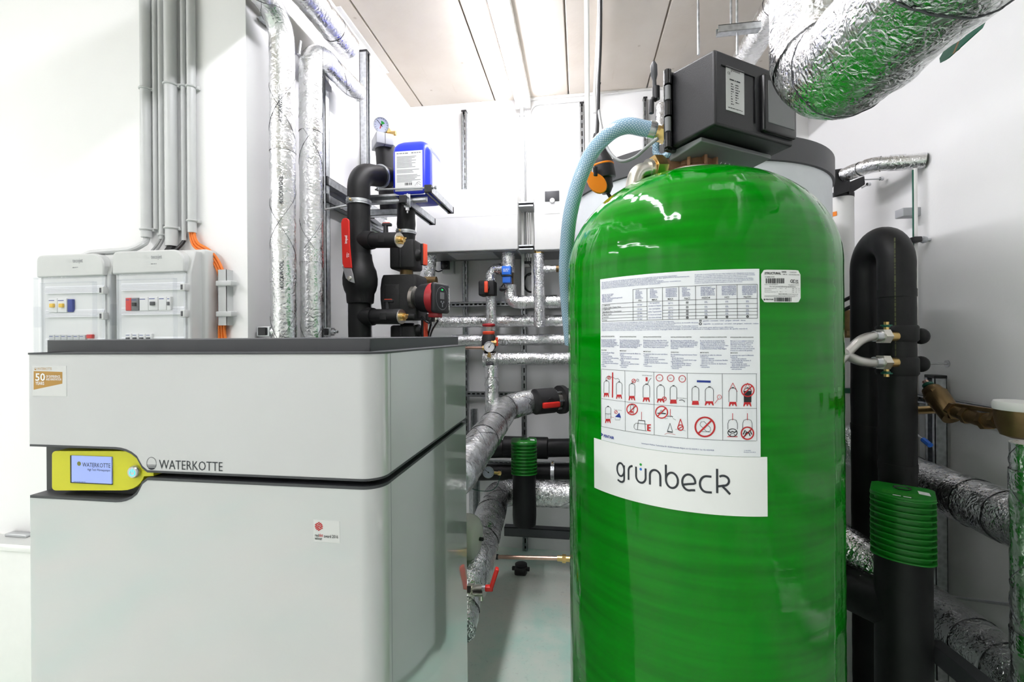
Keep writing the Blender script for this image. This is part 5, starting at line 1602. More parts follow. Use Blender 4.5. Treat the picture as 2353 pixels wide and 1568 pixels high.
# cross rails
c0, c1_ = pY(850, 450, 1.93), pY(972, 446, 1.93)
strut('front cross rail under the blue can, grey with open end at the right', V3((c0.x - .12, 1.975, a2.z + .027)), V3((c1_.x, 1.975, a2.z + .027)), (0, -1, 0), .036, .034, False, False, False, group='rack rails')
c0, c1_ = pY(855, 490, 2.05), pY(940, 486, 2.05)
strut('lower cross rail under the blue can, joined to the black pipe clamp', V3((c0.x - .12, 2.06, c0.z)), V3((c1_.x + .02, 2.06, c0.z)), (0, 0, 1), .034, .03, False, False, False, group='rack rails')
c0, c1_ = pY(862, 436, 1.94), pY(1002, 431, 1.94)
t = thing('threaded_rod', 'thin zinc rod across the front of the blue can', 'rod', c0)
MB().cyl(c0, c1_, .004, n=10).build('rod', 'steel', t)
for f in (.03, .93, .98): MB().hexnut(c0.lerp(c1_, f), c0.lerp(c1_, f) + EX * .008, .008).build('nut', 'steel', t)
p = pX(848, 515, -.97)
strut('short zinc rail between the black pipe and the upper drain valve', pY(853, 495, 2.15), pY(883, 518, 2.45), (0, 0, 1), .03, .03, True, True, False)
p0 = pY(925, 468, 1.95)
t = thing('rail_joint', 'zinc joint bracket where the rack rails cross below the can', 'bracket', p0)
MB().obox(pY(936, 462, 1.945), EX, EY, EZ, .03, .01, .06).build('plate', 'zinc', t, bevel=.002)
MB().cyl(pY(936, 445, 1.945), pY(936, 490, 1.945), .004, n=8).build('bolt', 'steel', t)
MB().hexnut(pY(936, 484, 1.945), pY(936, 477, 1.945), .009).build('nut', 'steel', t)
# ---- blue jerrycan
can = thing('jerrycan', 'blue plastic jerrycan with white label standing on the rack', 'canister', pY(940, 445, ycan0))
jl, jr = pY(899, 400, ycan0).x, pY(985, 400, ycan0).x
jz0 = pY(940, 448, ycan0).z; jz1 = pY(940, 321, ycan0 + .02).z
def loop(z, ins, yi=0.0, n=6, r=.028):
    P = []
    x0, x1, y0, y1 = jl + ins, jr - ins, ycan0 + ins, ycan1 - ins
    for cx, cy, a0 in ((x1 - r, y1 - r, 0), (x0 + r, y1 - r, PI / 2), (x0 + r, y0 + r, PI), (x1 - r, y0 + r, 1.5 * PI)):
        for k in range(n + 1):
            a = a0 + PI / 2 * k / n
            P.append(V3((cx + r * math.cos(a), cy + r * math.sin(a), z)))
    return P
rings = [(jz0, .02), (jz0 + .004, .008), (jz0 + .014, .001), (jz0 + .03, 0), (jz1 - .06, 0), (jz1 - .035, .004), (jz1 - .018, .014), (jz1 - .005, .032), (jz1, .05)]
vs, fs = [], []
for z, ins in rings: vs += loop(z, ins, r=.028 if ins < .03 else .02)
m = len(loop(0, 0))
for i in range(len(rings) - 1):
    for k in range(m): fs.append((i * m + k, i * m + (k + 1) % m, (i + 1) * m + (k + 1) % m, (i + 1) * m + k))
fs += [tuple(range(m - 1, -1, -1)), tuple((len(rings) - 1) * m + k for k in range(m))]
body = MB().add(vs, fs).build('body', 'blue_can', can, sharp=50)
MB().rbox(V3(((jl + jr) / 2, (ycan0 + ycan1) / 2 + .0, jz1 - .004)), EX, EY, EZ, .024, .08, .02, .008).build('handle', 'blue_can', can)
MB().lathe([(.024, 0), (.024, .022), (.02, .026)], V3(((jl + jr) / 2, ycan1 - .06, jz1 - .016)), (0, 0, 1), 24).build('screw_cap', 'blue_can', can)
lx0, lx1, lz0, lz1 = pY(908, 400, ycan0).x, pY(971, 400, ycan0).x, pY(940, 439, ycan0).z, pY(940, 347, ycan0).z
lb = MB().bx(lx0, lx1, ycan0 - .0012, ycan0 + .002, lz0, lz1).build('label', 'paper_white', can)
fn = flat((lx0, ycan0 - .0012, lz0), EX, EZ, -EY, .0004)
mb = MB(); LW, LH = lx1 - lx0, lz1 - lz0
scribble(mb, fn, LW * .06, LW * .48, LH * .945, .006, 4); scribble(mb, fn, LW * .6, LW * .94, LH * .945, .006, 8)
for i in range(20):
    if i in (9, 13): continue
    stroke(mb, [(LW * .07, LH * (.86 - .033 * i)), (LW * random.uniform(.6, .94), LH * (.86 - .033 * i))], .0022, fn)
mb.build('grey_print', 'ink_grey', lb, sharp=None, fixn=False, kind='stuff')
mb = MB()
x = LW * .35
while x < LW * .62:
    w1 = random.choice((.001, .0016, .0028)); fill(mb, [(x, LH * .14), (x + w1, LH * .14), (x + w1, LH * .205), (x, LH * .205)], fn); x += w1 + random.choice((.0012, .002, .003))
stroke(mb, circ(LW * .86, LH * .17, .008, 12, a0=.2, a1=4, closed=False), .001, fn); stroke(mb, [(LW * .72, LH * .12), (LW * .8, LH * .2), (LW * .95, LH * .12)], .001, fn)
mb.build('barcode', 'ink_black', lb, sharp=None, fixn=False, kind='stuff')
MB().bx(jr - .0005, jr + .0012, ycan0 + .05, ycan1 - .03, jz0 + .04, jz1 - .055).build('side_label', 'paper_white', can)
# ---- pump column
PY_ = 2.02
pc_ = pY(934, 600, PY_); PXc = pc_.x
def zz(v): return pY(934, v, PY_).z
def rr_(w): return rad(V3((PXc, PY_, 1.6)), w)
pump_pipe = thing('insulated_pipe', 'ribbed black insulated pipe below the blue can leading into the pump', 'pipe', V3((PXc, PY_, zz(555))))
prof = [(rr_(w), zz(v)) for v, w in ((555, 40), (545, 41), (538, 42), (530, 41), (524, 42), (516, 44), (508, 43), (500, 42), (470, 41), (420, 41))]
MB().lathe(prof, (PXc, PY_, 0), (0, 0, 1), 36).build('insulation', 'rubber', pump_pipe, sharp=60)
clamp('zinc pipe clamp on the ribbed black pipe over the pump', V3((PXc, PY_, zz(535))), (0, 0, 1), rr_(42), .016, screw=(-.4, -1, 0))
def valve_shell(v0, v1, label, knob_v):
    t = thing('insulated_valve', label, 'valve', V3((PXc, PY_, zz(v1))), 'insulated valves above and below the pump')
    w0 = rr_(60) * 1.0
    z0, z1 = zz(v1), zz(v0)
    MB().rbox(V3((PXc, PY_, (z0 + z1) / 2)), EX, EY, EZ, w0 * 2, w0 * 2, z1 - z0, .012).build('shell', 'epp_black', t)
    MB().rbox(V3((PXc - .006, PY_ - w0 - .002, (z0 + z1) / 2)), EX, EY, EZ, .012, .008, (z1 - z0) * .9, .003).build('shell_rib', 'epp_black', t)
    MB().lathe([(.03, 0), (.03, .006), (.036, .006), (.03, .012)], V3((PXc, PY_, z1 - .002)), (0, 0, 1), 28).build('top_collar', 'epp_black', t)
    k0 = V3((PXc + w0, PY_ - .02, zz(knob_v)))
    kd = (EX * .93 - EY * .36).normalized(); ks = kd.cross(EZ).normalized()
    MB().lathe([(.026, -.01), (.028, .005), (.019, .014), (.016, .03)], k0, kd, 28).build('knob_stem', 'epp_black', t)
    kb = MB().rbox(k0 + kd * .038, kd, ks, EZ, .016, .03, .098, .005).build('knob_bar', 'black_plastic', t)
    MB().rbox(k0 + kd * .0475, kd, ks, EZ, .006, .026, .096, .002).build('red_face', 'orange_red', kb)
valve_shell(555, 622, 'black insulated valve with red knob above the pump', 590)
valve_shell(748, 830, 'black insulated valve with red knob below the pump', 760)
pu = thing('pump', 'black circulation pump with red ring and round control face', 'pump', V3((PXc, PY_, zz(742))))
MB().cyl(V3((PXc, PY_, zz(640))), V3((PXc, PY_, zz(618))), .03).build('flange_neck', 'old_brass', pu)
MB().lathe([(.052, 0), (.052, .008), (.04, .01)], V3((PXc, PY_, zz(638))), (0, 0, 1), 32).build('flange', 'nickel', pu)
# shell of the pump body
w0 = rr_(86)
pxl, pxr = pY(887, 680, PY_).x, pY(972, 680, PY_).x
sh = []
for v, a, b in ((732, .012, .0), (715, .006, .002), (690, 0, .006), (665, .0, .004), (645, .006, .0), (636, .014, .006)):
    sh.append((zz(v), pxl + a, pxr - b))
vs, fs = [], []
for z, x0, x1 in sh:
    r0 = .018
    for cx, cy, a0 in ((x1 - r0, PY_ + .075 - r0, 0), (x0 + r0, PY_ + .075 - r0, PI / 2), (x0 + r0, PY_ - .075 + r0, PI), (x1 - r0, PY_ - .075 + r0, 1.5 * PI)):
        for k in range(5):
            a = a0 + PI / 2 * k / 4; vs.append(V3((cx + r0 * math.cos(a), cy + r0 * math.sin(a), z)))
m = 20
for i in range(len(sh) - 1):
    for k in range(m): fs.append((i * m + k, i * m + (k + 1) % m, (i + 1) * m + (k + 1) % m, (i + 1) * m + k))
fs += [tuple(range(m - 1, -1, -1)), tuple((len(sh) - 1) * m + k for k in range(m))]
MB().add(vs, fs).build('insulation_shell', 'epp_black', pu, sharp=40)
MB().rbox(V3(((pxl + pxr) / 2 + .03, PY_ - .03, zz(730))), EX, EY, EZ, .11, .13, .028, .01).build('lower_lip', 'epp_black', pu)
MB().rbox(V3(((pxl + pxr) / 2 - .028, PY_ - .074, zz(687))), EX, EY, EZ, .07, .012, .12, .006).build('shell_bulge', 'epp_black', pu)
# motor towards the right and the viewer
m0 = pY(938, 685, PY_ - .035); m1 = pY(1014, 686, PY_ - .075)
md = (m1 - m0).normalized(); ML = (m1 - m0).length
MB().lathe([(.058, ML * .2), (.058, ML * .3), (.05, ML * .32)], m0, md, 40).build('motor_flange', 'nickel', pu)
MB().lathe([(.046, ML * .28), (.048, ML * .36), (.062, ML * .44), (.067, ML * .72)], m0, md, 40).build('motor_housing', 'black_plastic', pu)
MB().lathe([(.067, ML * .72), (.0685, ML * .73), (.0685, ML * .9), (.067, ML * .92)], m0, md, 40).build('red_ring', 'dark_red', pu)
x_, y_, _z = basis(md)
hd_ = MB().rbox(m0 + md * (ML * .97), EZ.cross(md).normalized(), EZ, md, .126, .132, .028, .012, 4).build('control_face', 'black_plastic', pu)
ex_ = EZ.cross(md).normalized(); fo = m0 + md * (ML * .97 + .0145)
fnm = lambda a, b: fo + ex_ * a + EZ * b
mb = MB(); stroke(mb, circ(-.008, 0, .05, 40), .002, fnm, True); mb.build('face_ring', 'ink_grey', hd_, sharp=None, fixn=False)
mb = MB(); fill(mb, [(-.026, -.004), (.01, -.004), (.01, .026), (-.026, .026)], fnm); mb.build('face_display', 'grey_panel', hd_, sharp=None, fixn=False)
for a, b in ((-.018, -.016), (.004, -.016), (-.007, -.024), (-.007, -.034)):
    MB().lathe([(.0045, 0), (.0045, .001)], fo + ex_ * a + EZ * b, md, 14).build('button', 'ink_grey', hd_)
mb = MB(); fill(mb, [(-.014, .034), (.0, .034), (.0, .04), (-.014, .04)], fnm); mb.build('status_light', 'led_green', hd_, sharp=None, fixn=False)
mb = MB(); put_text(mb, 'GRUNDFOS', lambda X, Y: fo + ex_ * (.056 - Y) + EZ * (-.05 + X) + md * .0002, size=.012, width=.1, bold=.02); mb.build('white_print', 'ink_white', hd_, sharp=None, fixn=False)
MB().rbox(m0 + md * (ML * .82) - EZ * .075, ex_, EZ, md, .04, .02, .05, .004).build('terminal_box', 'dark_red', pu)
MB().rbox(m0 + md * (ML * .66) - EZ * .088, ex_, EZ, md, .03, .035, .03, .005).build('cable_gland', 'black_plastic', pu)
MB().cyl(m0 + md * (ML * .85) - EZ * .084, m0 + md * (ML * .85) - EZ * .105, .009).build('gland_nut', 'nickel', pu)
g0 = m0 + md * (ML * .66) - EZ * .1
cable('cable', 'black_cable', 'black cable hanging from the pump motor, left of two', [g0, pY(990, 745, 1.97), pY(984, 770, 2.0), pY(978, 800, 2.02)], .0045)
g0 = m0 + md * (ML * .85) - EZ * .1
cable('cable', 'black_cable', 'black cable hanging from the pump control face, right of two', [g0, pY(1006, 738, 1.92), pY(992, 762, 1.98), pY(982, 800, 2.0)], .004)
cable('cable', 'black_cable', 'short black cable looping below the pump body', [pY(970, 728, 1.95), pY(978, 738, 1.93), pY(988, 742, 1.93), pY(992, 735, 1.92)], .005)
# ------------------------------------------------------------------ back wall: rails, stations, pipes
YR = YB - .02
def uprail(u, v0, v1, label, wpx=9, mat=None):
    a, b = pY(u, v0, YR), pY(u, v1, YR)
    lo, hi = min(a.z, b.z), max(a.z, b.z)
    return strut(label, V3((a.x, YR, lo)), V3((a.x, YR, hi)), (0, -1, 0), wpx * mpp(a), .038, True, False, True, pitch=.05)
uprail(1067, 258, 1100, 'slotted upright rail on the back wall behind the white heating station', 11)
uprail(1200, 270, 1290, 'slotted upright rail on the back wall between the two white stations', 11)
uprail(1337, 240, 700, 'slotted upright rail on the back wall left of the white conduit', 9)
uprail(1482, 228, 480, 'slotted upright rail on the back wall behind the control box', 8)
def crossrail(u0, u1, v, label, Y=None, wpx=11):
    Y = YB - .055 if Y is None else Y
    a, b = pY(u0, v, Y), pY(u1, v, Y)
    return strut(label, V3((a.x, Y, a.z)), V3((b.x, Y, a.z)), (0, -1, 0), wpx * mpp(a), .028, True, False, False, pitch=.03)
crossrail(1015, 1290, 701, 'slotted cross rail on the back wall just above the top foil pipes')
crossrail(1040, 1300, 905, 'slotted cross rail on the back wall below the foil pipes')
a = pY(1091, 940, YB - .03)
strut('short grey upright rail beside the large slanting foil pipe', V3((a.x, YB - .045, .4)), V3((a.x, YB - .045, a.z)), (0, -1, 0), .04, .04, False, True, False)
# two wall-hung stations
def station(u0, u1, v0, v1, Yf, label, disp=False):
    xl, xr = pY(u0, v1, Yf).x, pY(u1, v1, Yf).x
    z1, z0 = pY(u0, v0, Yf).z, pY((u0 + u1) / 2, v1, Yf).z
    t = thing('heating_station', label, 'heating unit', ((xl + xr) / 2, YB - .04, z0), 'white heating stations on the back wall')
    c = MB().rb(xl, xr, Yf, YB - .045, z0, z1, .006).build('cover', 'white_plastic', t)
    MB().bx(xl + .012, xr - .012, Yf + .012, YB - .05, z0 - .006, z0 + .002).build('underside_recess', 'grey_panel', t)
    MB().bx(xl + (xr - xl) * .3, xl + (xr - xl) * .75, Yf + .03, YB - .12, z0 - .0085, z0 - .004).build('label_plate', 'grey_plastic', t)
    MB().bx(xl + .02, xr - .02, YB - .05, YB - .0005, z0 + .02, z1 - .02).build('wall_bracket', 'white_plastic', t)
    MB().bx(xl + .001, xr - .001, Yf - .0006, Yf + .002, z0 + (z1 - z0) * .55, z0 + (z1 - z0) * .552).build('panel_seam', 'conduit', t)
    return t, xl, xr, z0, z1
Yst = 2.62
S1, s1l, s1r, s1b, s1t = station(957, 1190, 441, 577, Yst, 'large white heating station hanging left of the cable rail')
S2, s2l, s2r, s2b, s2t = station(1228, 1480, 405, 571, Yst, 'white heating station with small grey display, hanging behind the green tank')
a, b = pY(1252, 440, Yst - .003), pY(1285, 462, Yst - .003)
pn = MB().rb(a.x, b.x, Yst - .006, Yst + .002, b.z, a.z, .002).build('display', 'charcoal', S2)
k = pY(1269, 461, Yst - .008)
MB().lathe([(.014, 0), (.014, .006), (.011, .008)], k + EY * .004, (0, -1, 0), 24).build('dial_knob', 'white_plastic', S2)
MB().bx(a.x - .004, b.x + .004, Yst - .002, Yst + .001, b.z - .07, a.z + .006).build('operating_field', 'paper_white', S2)
# cable tray between the stations
t = thing('cable_tray', 'white upright cable tray with cross bars between the two stations', 'cable tray', pY(1212, 590, 2.72))
for u in (1199, 1222):
    p0, p1 = pY(u, 250 if u < 1210 else 270, 2.8), pY(u, 690, 2.8)
    MB().bx(p0.x - .008, p0.x + .008, 2.79, 2.81, p1.z, p0.z).build('side_rail', 'white_plastic', t)
for v in (470, 569):
    p0, p1 = pY(1192, v, 2.66), pY(1225, v, 2.66)
    for dz in (.010, -.010):
        MB().bx(p0.x, p1.x, 2.655, 2.80, p0.z - .004 + dz, p0.z + .004 + dz).build('cross_bar', 'zinc', t)
for u in (1207, 1212, 1217):
    p0, p1 = pY(u, 255, 2.78), pY(u, 600, 2.78)
    cable('cable', 'white_plastic' if u != 1207 else 'grey_cable', {1207: 'grey cable, leftmost in the white tray', 1212: 'white cable in the middle of the white tray', 1217: 'white cable, rightmost in the white tray'}[u], [p0, p0.lerp(p1, .3), p0.lerp(p1, .6), p1], .005)
# surface conduit bending along the top of the back wall
p = [pY(1220, 600, YB - .012), pY(1220, 240, YB - .012), pY(1340, 226, YB - .012)]
tag(MB().tube(run([p[0], V3((p[0].x, YB - .012, p[1].z)), V3((p[2].x, YB - .012, p[1].z))], .06, .02), .008, 12).build('thin_conduit', 'white_plastic'), 'thin white conduit bending along the top of the back wall', 'conduit')
# junction box with black socket under the left station
p = pY(1032, 612, YB - .03)
t = thing('socket_box', 'grey wall socket box with black insert under the left station', 'socket', p)
MB().rb(p.x - .045, p.x + .035, YB - .045, YB, p.z - .05, p.z + .045, .004).build('box', 'grey_plastic', t)
MB().rb(p.x - .045, p.x + .01, YB - .075, YB - .04, p.z - .025, p.z + .035, .004).build('insert', 'black_plastic', t)
MB().lathe([(.02, 0), (.02, .012), (.014, .014)], V3((p.x - .015, YB - .075, p.z)), (0, -1, 0), 20).build('plug', 'black_gloss', t)
MB().rb(p.x - .07, p.x - .046, YB - .06, YB - .03, p.z - .025, p.z + .02, .003).build('lid', 'clear', t)
cable('cable', 'black_cable', 'black cable curving left from the grey socket box', [V3((p.x - .04, YB - .05, p.z - .03)), pY(1005, 624, YB - .06), pY(994, 614, YB - .07), pY(992, 590, YB - .08)], .004)
cable('cable', 'white_plastic', 'thin white cable from the left station down to the socket box', [pY(1037, 578, YB - .06), pY(1040, 595, YB - .05), V3((p.x + .005, YB - .045, p.z + .03))], .003)
# foil pipes
YP = 2.74
def hz(v, u0, u1, wpx, label, Y=YP, bands=(.3, .7), grp='level foil pipes on the back wall', pts=None, mat='foil_fine'):
    a = pY((u0 + u1) / 2, v, Y); x0, x1 = pY(u0, v, Y).x, pY(u1, v, Y).x
    r = wpx * .5 * mpp(a)
    return foil_pipe(label, [V3((x0, Y, a.z)), V3((x1, Y, a.z))], r, .06, bands, 0, grp, wob=.0026, mat=mat)
yy1 = 2.70
hz(738, 995, 1420, 27, 'level foil pipe, second from the top, below the red valve', 2.80)
hz(781, 1040, 1420, 26, 'level foil pipe, third from the top, beside the red capped valve', 2.80)
a = pY(1170, 826, 2.72)
hz(825, 1112, 1420, 29, 'level foil pipe, lowest of the four, starting at the small gauge', 2.72)
# pipe with blue meter: down from the station, elbow, right
rv = rad(pY(1168, 640, 2.72), 29)
A0 = pY(1168, 584, 2.72); A1 = pY(1172, 695, 2.72); A2 = pY(1420, 693, 2.72)
foil_pipe('foil pipe from the left station bending right below the blue meter', [V3((A1.x, 2.72, pY(1168, 655, 2.72).z)), V3((A1.x, 2.72, A1.z)), V3((A2.x, 2.72, A1.z))], rv, .05, (.25, .5), 0, wob=.0026, mat='foil_fine')
foil_pipe('short upright foil pipe under the left station above the blue meter', [V3((A1.x - .01, 2.72, s1b + .03)), V3((A1.x - .01, 2.72, pY(1168, 628, 2.72).z))], rv * 1.05, .05, (.5,), 0, wob=.0026, mat='foil_fine')
t = thing('flow_meter', 'blue plastic flow meter between two foil pipes', 'meter', pY(1166, 650, 2.68))
p = pY(1165, 632, 2.66)
m1 = MB().rb(p.x - .027, p.x + .027, 2.63, 2.69, pY(1165, 633, 2.65).z, pY(1165, 612, 2.65).z, .006).build('upper_housing', 'valve_blue', t)
MB().rb(p.x - .025, p.x + .025, 2.64, 2.69, pY(1165, 651, 2.65).z, pY(1165, 635, 2.65).z, .005).build('lower_housing', 'valve_blue', t)
MB().rb(p.x - .03, p.x + .03, 2.632, 2.70, pY(1165, 635.5, 2.65).z, pY(1165, 632.5, 2.65).z, .001).build('parting_gap', 'black_gloss', t)
MB().cyl(V3((A1.x, 2.72, pY(1168, 658, 2.72).z)), V3((A1.x, 2.72, pY(1168, 625, 2.72).z)), .022).build('brass_body', 'old_brass', t)
fn = flat((p.x, 2.63, pY(1165, 620, 2.65).z), EX, EZ, -EY, .0005)
mb = MB(); scribble(mb, fn, -.018, .018, 0, .006, 3); scribble(mb, fn, -.018, .012, -.01, .005, 6); mb.build('white_print', 'ink_white', m1, sharp=None, fixn=False)
cable('cable', 'black_cable', 'short black cable from the blue meter to the pipe', [pY(1158, 652, 2.66), pY(1152, 660, 2.66), pY(1151, 668, 2.68), pY(1158, 668, 2.7)], .004)
tag(MB().lathe([(.012, 0), (.014, .01), (.008, .02), (.008, .04)], pY(1148, 664, 2.66), (1, 0, 0), 16).build('cable_plug', 'black_plastic'), 'small black plug beside the foil pipe under the blue meter', 'plug')
# upright pipe at 1130 with black valve
rv2 = rad(pY(1130, 640, 2.74), 24)
B0 = pY(1129, 760, 2.74); B1 = pY(1129, 620, 2.74); B2 = pY(1160, 620, 2.74)
foil_pipe('foil pipe bending from the station pipe down through the black valve', [V3((B0.x, 2.74, B0.z)), V3((B0.x, 2.74, B1.z)), V3((A1.x - .03, 2.73, B1.z))], rv2, .04, (.2, .9), 0, wob=.0026, mat='foil_fine')
def shell_valve(label, c, w_, h_, d_, bar, bw, bh, mat='orange_red', ex=EX, ey=EY):
    t = thing('insulated_valve', label, 'valve', c - EZ * h_ / 2, 'insulated valves with red handles on the foil pipes')
    MB().rbox(c, ex, ey, EZ, w_, d_, h_, .012, 4).build('shell', 'epp_black', t)
    MB().cyl(c - ey * (d_ / 2) + bar, c - ey * (d_ / 2 + .014) + bar, .018).build('handle_boss', 'black_plastic', t)
    MB().rbox(c - ey * (d_ / 2 + .02) + bar, ex, ey, EZ, bw, .016, bh, .005).build('handle', mat, t)
    return t
c = pY(1121, 664, 2.72)
shell_valve('black insulated valve with upright red handle on the foil pipe under the station', c, .098, .092, .1, V3((.004, 0, .004)), .022, .068)
# pipe at 1240 with brass top
rv3 = rad(pY(1240, 660, 2.68), 23)
D0 = pY(1239, 585, 2.68)
foil_pipe('upright foil pipe below the right station in front of the level pipes', [V3((D0.x, 2.66, pY(1239, 752, 2.66).z)), V3((D0.x, 2.66, D0.z))], rv3 * 1.08, .05, (.15, .5, .8), 0, wob=.0026, mat='foil_fine')
foil_pipe('short foil branch with brown end beside the right station pipe', [V3((D0.x, 2.66, pY(1239, 619, 2.66).z)), V3((pY(1278, 619, 2.66).x, 2.66, pY(1239, 619, 2.66).z))], rv3 * .7, .05, (), 0, wob=.002, mat='foil_fine')
tag(MB().cyl(V3((pY(1276, 619, 2.66).x, 2.66, pY(1239, 619, 2.66).z)), V3((pY(1300, 619, 2.66).x, 2.66, pY(1239, 619, 2.66).z)), .02).build('brown_fitting', 'old_brass'), 'brown metal fitting at the end of the short foil branch', 'fitting')
t = thing('brass_union', 'brass union between the right station and its foil pipe', 'fitting', V3((D0.x, 2.66, D0.z)))
MB().cyl(V3((D0.x, 2.66, D0.z - .005)), V3((D0.x, 2.66, s2b)), .02).build('sleeve', 'brass', t); MB().hexnut(V3((D0.x, 2.66, D0.z + .004)), V3((D0.x, 2.66, D0.z + .02)), .028).build('nut', 'brass', t)
# black coil of cable and socket beside it
p = pY(1216, 604, YB - .03)
t = thing('socket_box', 'small white socket box with black switch left of the right station pipe', 'socket', p)
MB().rb(p.x - .045, p.x + .035, YB - .05, YB, p.z - .03, p.z + .04, .004).build('box', 'white_plastic', t)
MB().rb(p.x - .03, p.x + .02, YB - .065, YB - .045, p.z - .01, p.z + .028, .003).build('switch', 'black_plastic', t)
for k, (rx, rz) in enumerate(((.048, .062), (.042, .056))):
    c = pY(1220, 650, YB - .09 - .008 * k)
    pts = [V3((c.x + rx * math.cos(a), c.y, c.z + rz * math.sin(a))) for a in [2 * PI * q / 24 for q in range(25)]]
    tag(MB().tube(pts, .0035, 8).build('cable_coil', 'black_cable'), ('outer' if k == 0 else 'inner') + ' loop of black cable coiled under the small white socket', 'cable', 'coiled cable')
cable('cable', 'black_cable', 'black cable from the small white socket down to the coil', [V3((p.x, YB - .06, p.z)), pY(1224, 625, YB - .09), pY(1214, 634, YB - .09)], .0035)
# foil bend at the left, by the pump
foil_pipe('crumpled foil pipe standing behind the red pump', [pY(978, 760, 2.7), pY(978, 690, 2.7), pY(985, 600, 2.7), pY(986, 585, 2.7)], .045, .08, (.5,), 0, wob=.004, mat='foil_fine')
tag(MB().cyl(pY(976, 646, 2.62), pY(1003, 646, 2.62), .026).build('brass_nut', 'old_brass'), 'brown brass nut below the crumpled foil pipe near the pump', 'fitting')
# hand wheel with red rim between the pipes, and red capped regulating valve with gauge
c = pY(1123, 747, 2.70)
t = thing('hand_wheel', 'small dark red hand wheel between the second and third level pipes', 'valve', c)
MB().lathe([(.02, -.012), (.036, -.01), (.04, -.002), (.038, .006), (.02, .009)], c, (0, 0, 1), 28).build('rim', 'dark_red', t)
MB().cyl(c - EZ * .06, c, .014).build('stem', 'nickel', t)
c = pY(1123, 783, 2.62)
t = thing('regulating_valve', 'black regulating valve with flat red cap above the small gauge', 'valve', c - EZ * .05)
zz2 = lambda v: pY(1123, v, 2.62).z
MB().lathe([(.03, zz2(806)), (.043, zz2(798)), (.04, zz2(775)), (.033, zz2(769))], V3((c.x, 2.62, 0)), (0, 0, 1), 28).build('body', 'epp_black', t)
MB().lathe([(.033, zz2(769)), (.036, zz2(767)), (.036, zz2(763)), (.03, zz2(761.5))], V3((c.x, 2.62, 0)), (0, 0, 1), 28).build('cap', 'orange_red', t)
p = pY(1137, 788, 2.58)
MB().cyl(p - EX * .02, p + EX * .012, .012).build('outlet', 'brass', t); MB().hexnut(p + EX * .0, p + EX * .008, .018).build('outlet_nut', 'brass', t); MB().obox(p + V3((.012, 0, .006)), EX, EY, EZ, .014, .014, .05).build('red_tab', 'orange_red', t, bevel=.002)
gc2 = pY(1124, 797.5, 2.54)
gauge('small white pressure gauge in front of the red capped valve', gc2, CAM - gc2, .031, 1.0, 'paper_white', stem=pY(1124, 820, 2.56))
a = pY(1060, 800, 2.54); b = pY(1110, 800, 2.54)
t = thing('copper_pipe', 'thin copper pipe reaching the small gauge from the heat pump side', 'pipe', a)
MB().cyl(V3((a.x - .2, 2.56, b.z)), V3((b.x, 2.56, b.z)), .008).build('tube', 'copper', t); MB().hexnut(V3((b.x - .006, 2.56, b.z)), V3((b.x + .012, 2.56, b.z)), .015).build('nut', 'brass', t)
# foil wrapped joint where the lowest pipe begins
foil_pipe('crumpled foil lump with dark clip under the small gauge', [pY(1112, 826, 2.62), pY(1124, 826, 2.62), pY(1142, 826, 2.62)], .047, .05, (), 0, wob=.006, mat='foil_fine', name='foil_joint')
p = pY(1125, 842, 2.58); tag(MB().rbox(p, EX, EY, EZ, .04, .03, .04, .006).build('plastic_clip', 'charcoal'), 'dark plastic clip under the crumpled foil lump', 'clip')
# ------------------------------------------------------------------ passage between heat pump and green tank
# large slanting foil pipe, its bend and the black valve to the right
Rb = .066
e0, e1 = pD(1048, 1100, 1.55), pD(1162, 938, 2.42)
e2 = pD(1225, 922, 2.50)
dd = (e1 - e0).normalized()
foil_pipe('large foil pipe slanting up from behind the heat pump and bending to the black valve', [V3((-.56, HB + .035, e0.z - .03)), e0, e0.lerp(e1, .5), e1, e2], Rb, .09, (.5, .66, .9), 2, wob=.002)
rv = rad(pD(1131, 900, 2.36), 31)
foil_pipe('upright foil pipe with diagonal wires dropping onto the large slanting pipe', [pD(1130, 985, 2.36), pD(1130, 842, 2.42)], rv, .05, (.12, .9), 1.5, wob=.002)
c = pD(1250, 922, 2.46)
ax = (e2 - e1).normalized(); ax.z = 0; ax.normalize()
t = thing('insulated_valve', 'black cylindrical valve cover with wide red handle on the large foil pipe', 'valve', c - EZ * .06)
path = [c - ax * .062, c - ax * .056, c + ax * .056, c + ax * .062]
MB().tube(path, [.060, .068, .068, .060], 36).build('shell', 'epp_black', t, sharp=40)
side = (CAM - c); side.z = 0; side = (side - ax * side.dot(ax)).normalized()
MB().rbox(c + side * .072 - EZ * .012, ax, side, EZ, .105, .02, .03, .006).build('handle', 'signal_red', t)
MB().cyl(c + side * .05, c + side * .07, .024).build('handle_boss', 'black_plastic', t)
t = thing('pipe_flange', 'black round flange with steel bolts beside the green tank', 'flange', c + ax * .11)
for k in range(6):
    a = 2 * PI * k / 6
    q = c + ax * .075 + (side * math.cos(a) + EZ * math.sin(a)) * .05
    MB().cyl(q - ax * .012, q + ax * .03, .006, n=8).build('bolt', 'steel', t)
MB().cyl(c + ax * .062, c + ax * .10, .042).build('neck', 'nickel', t)
MB().cyl(c + ax * .098, c + ax * .125, .078).build('disc', 'epp_black', t)
MB().cyl(c + ax * .12, c + ax * .5, .06).build('pipe_stub', 'rubber', t)
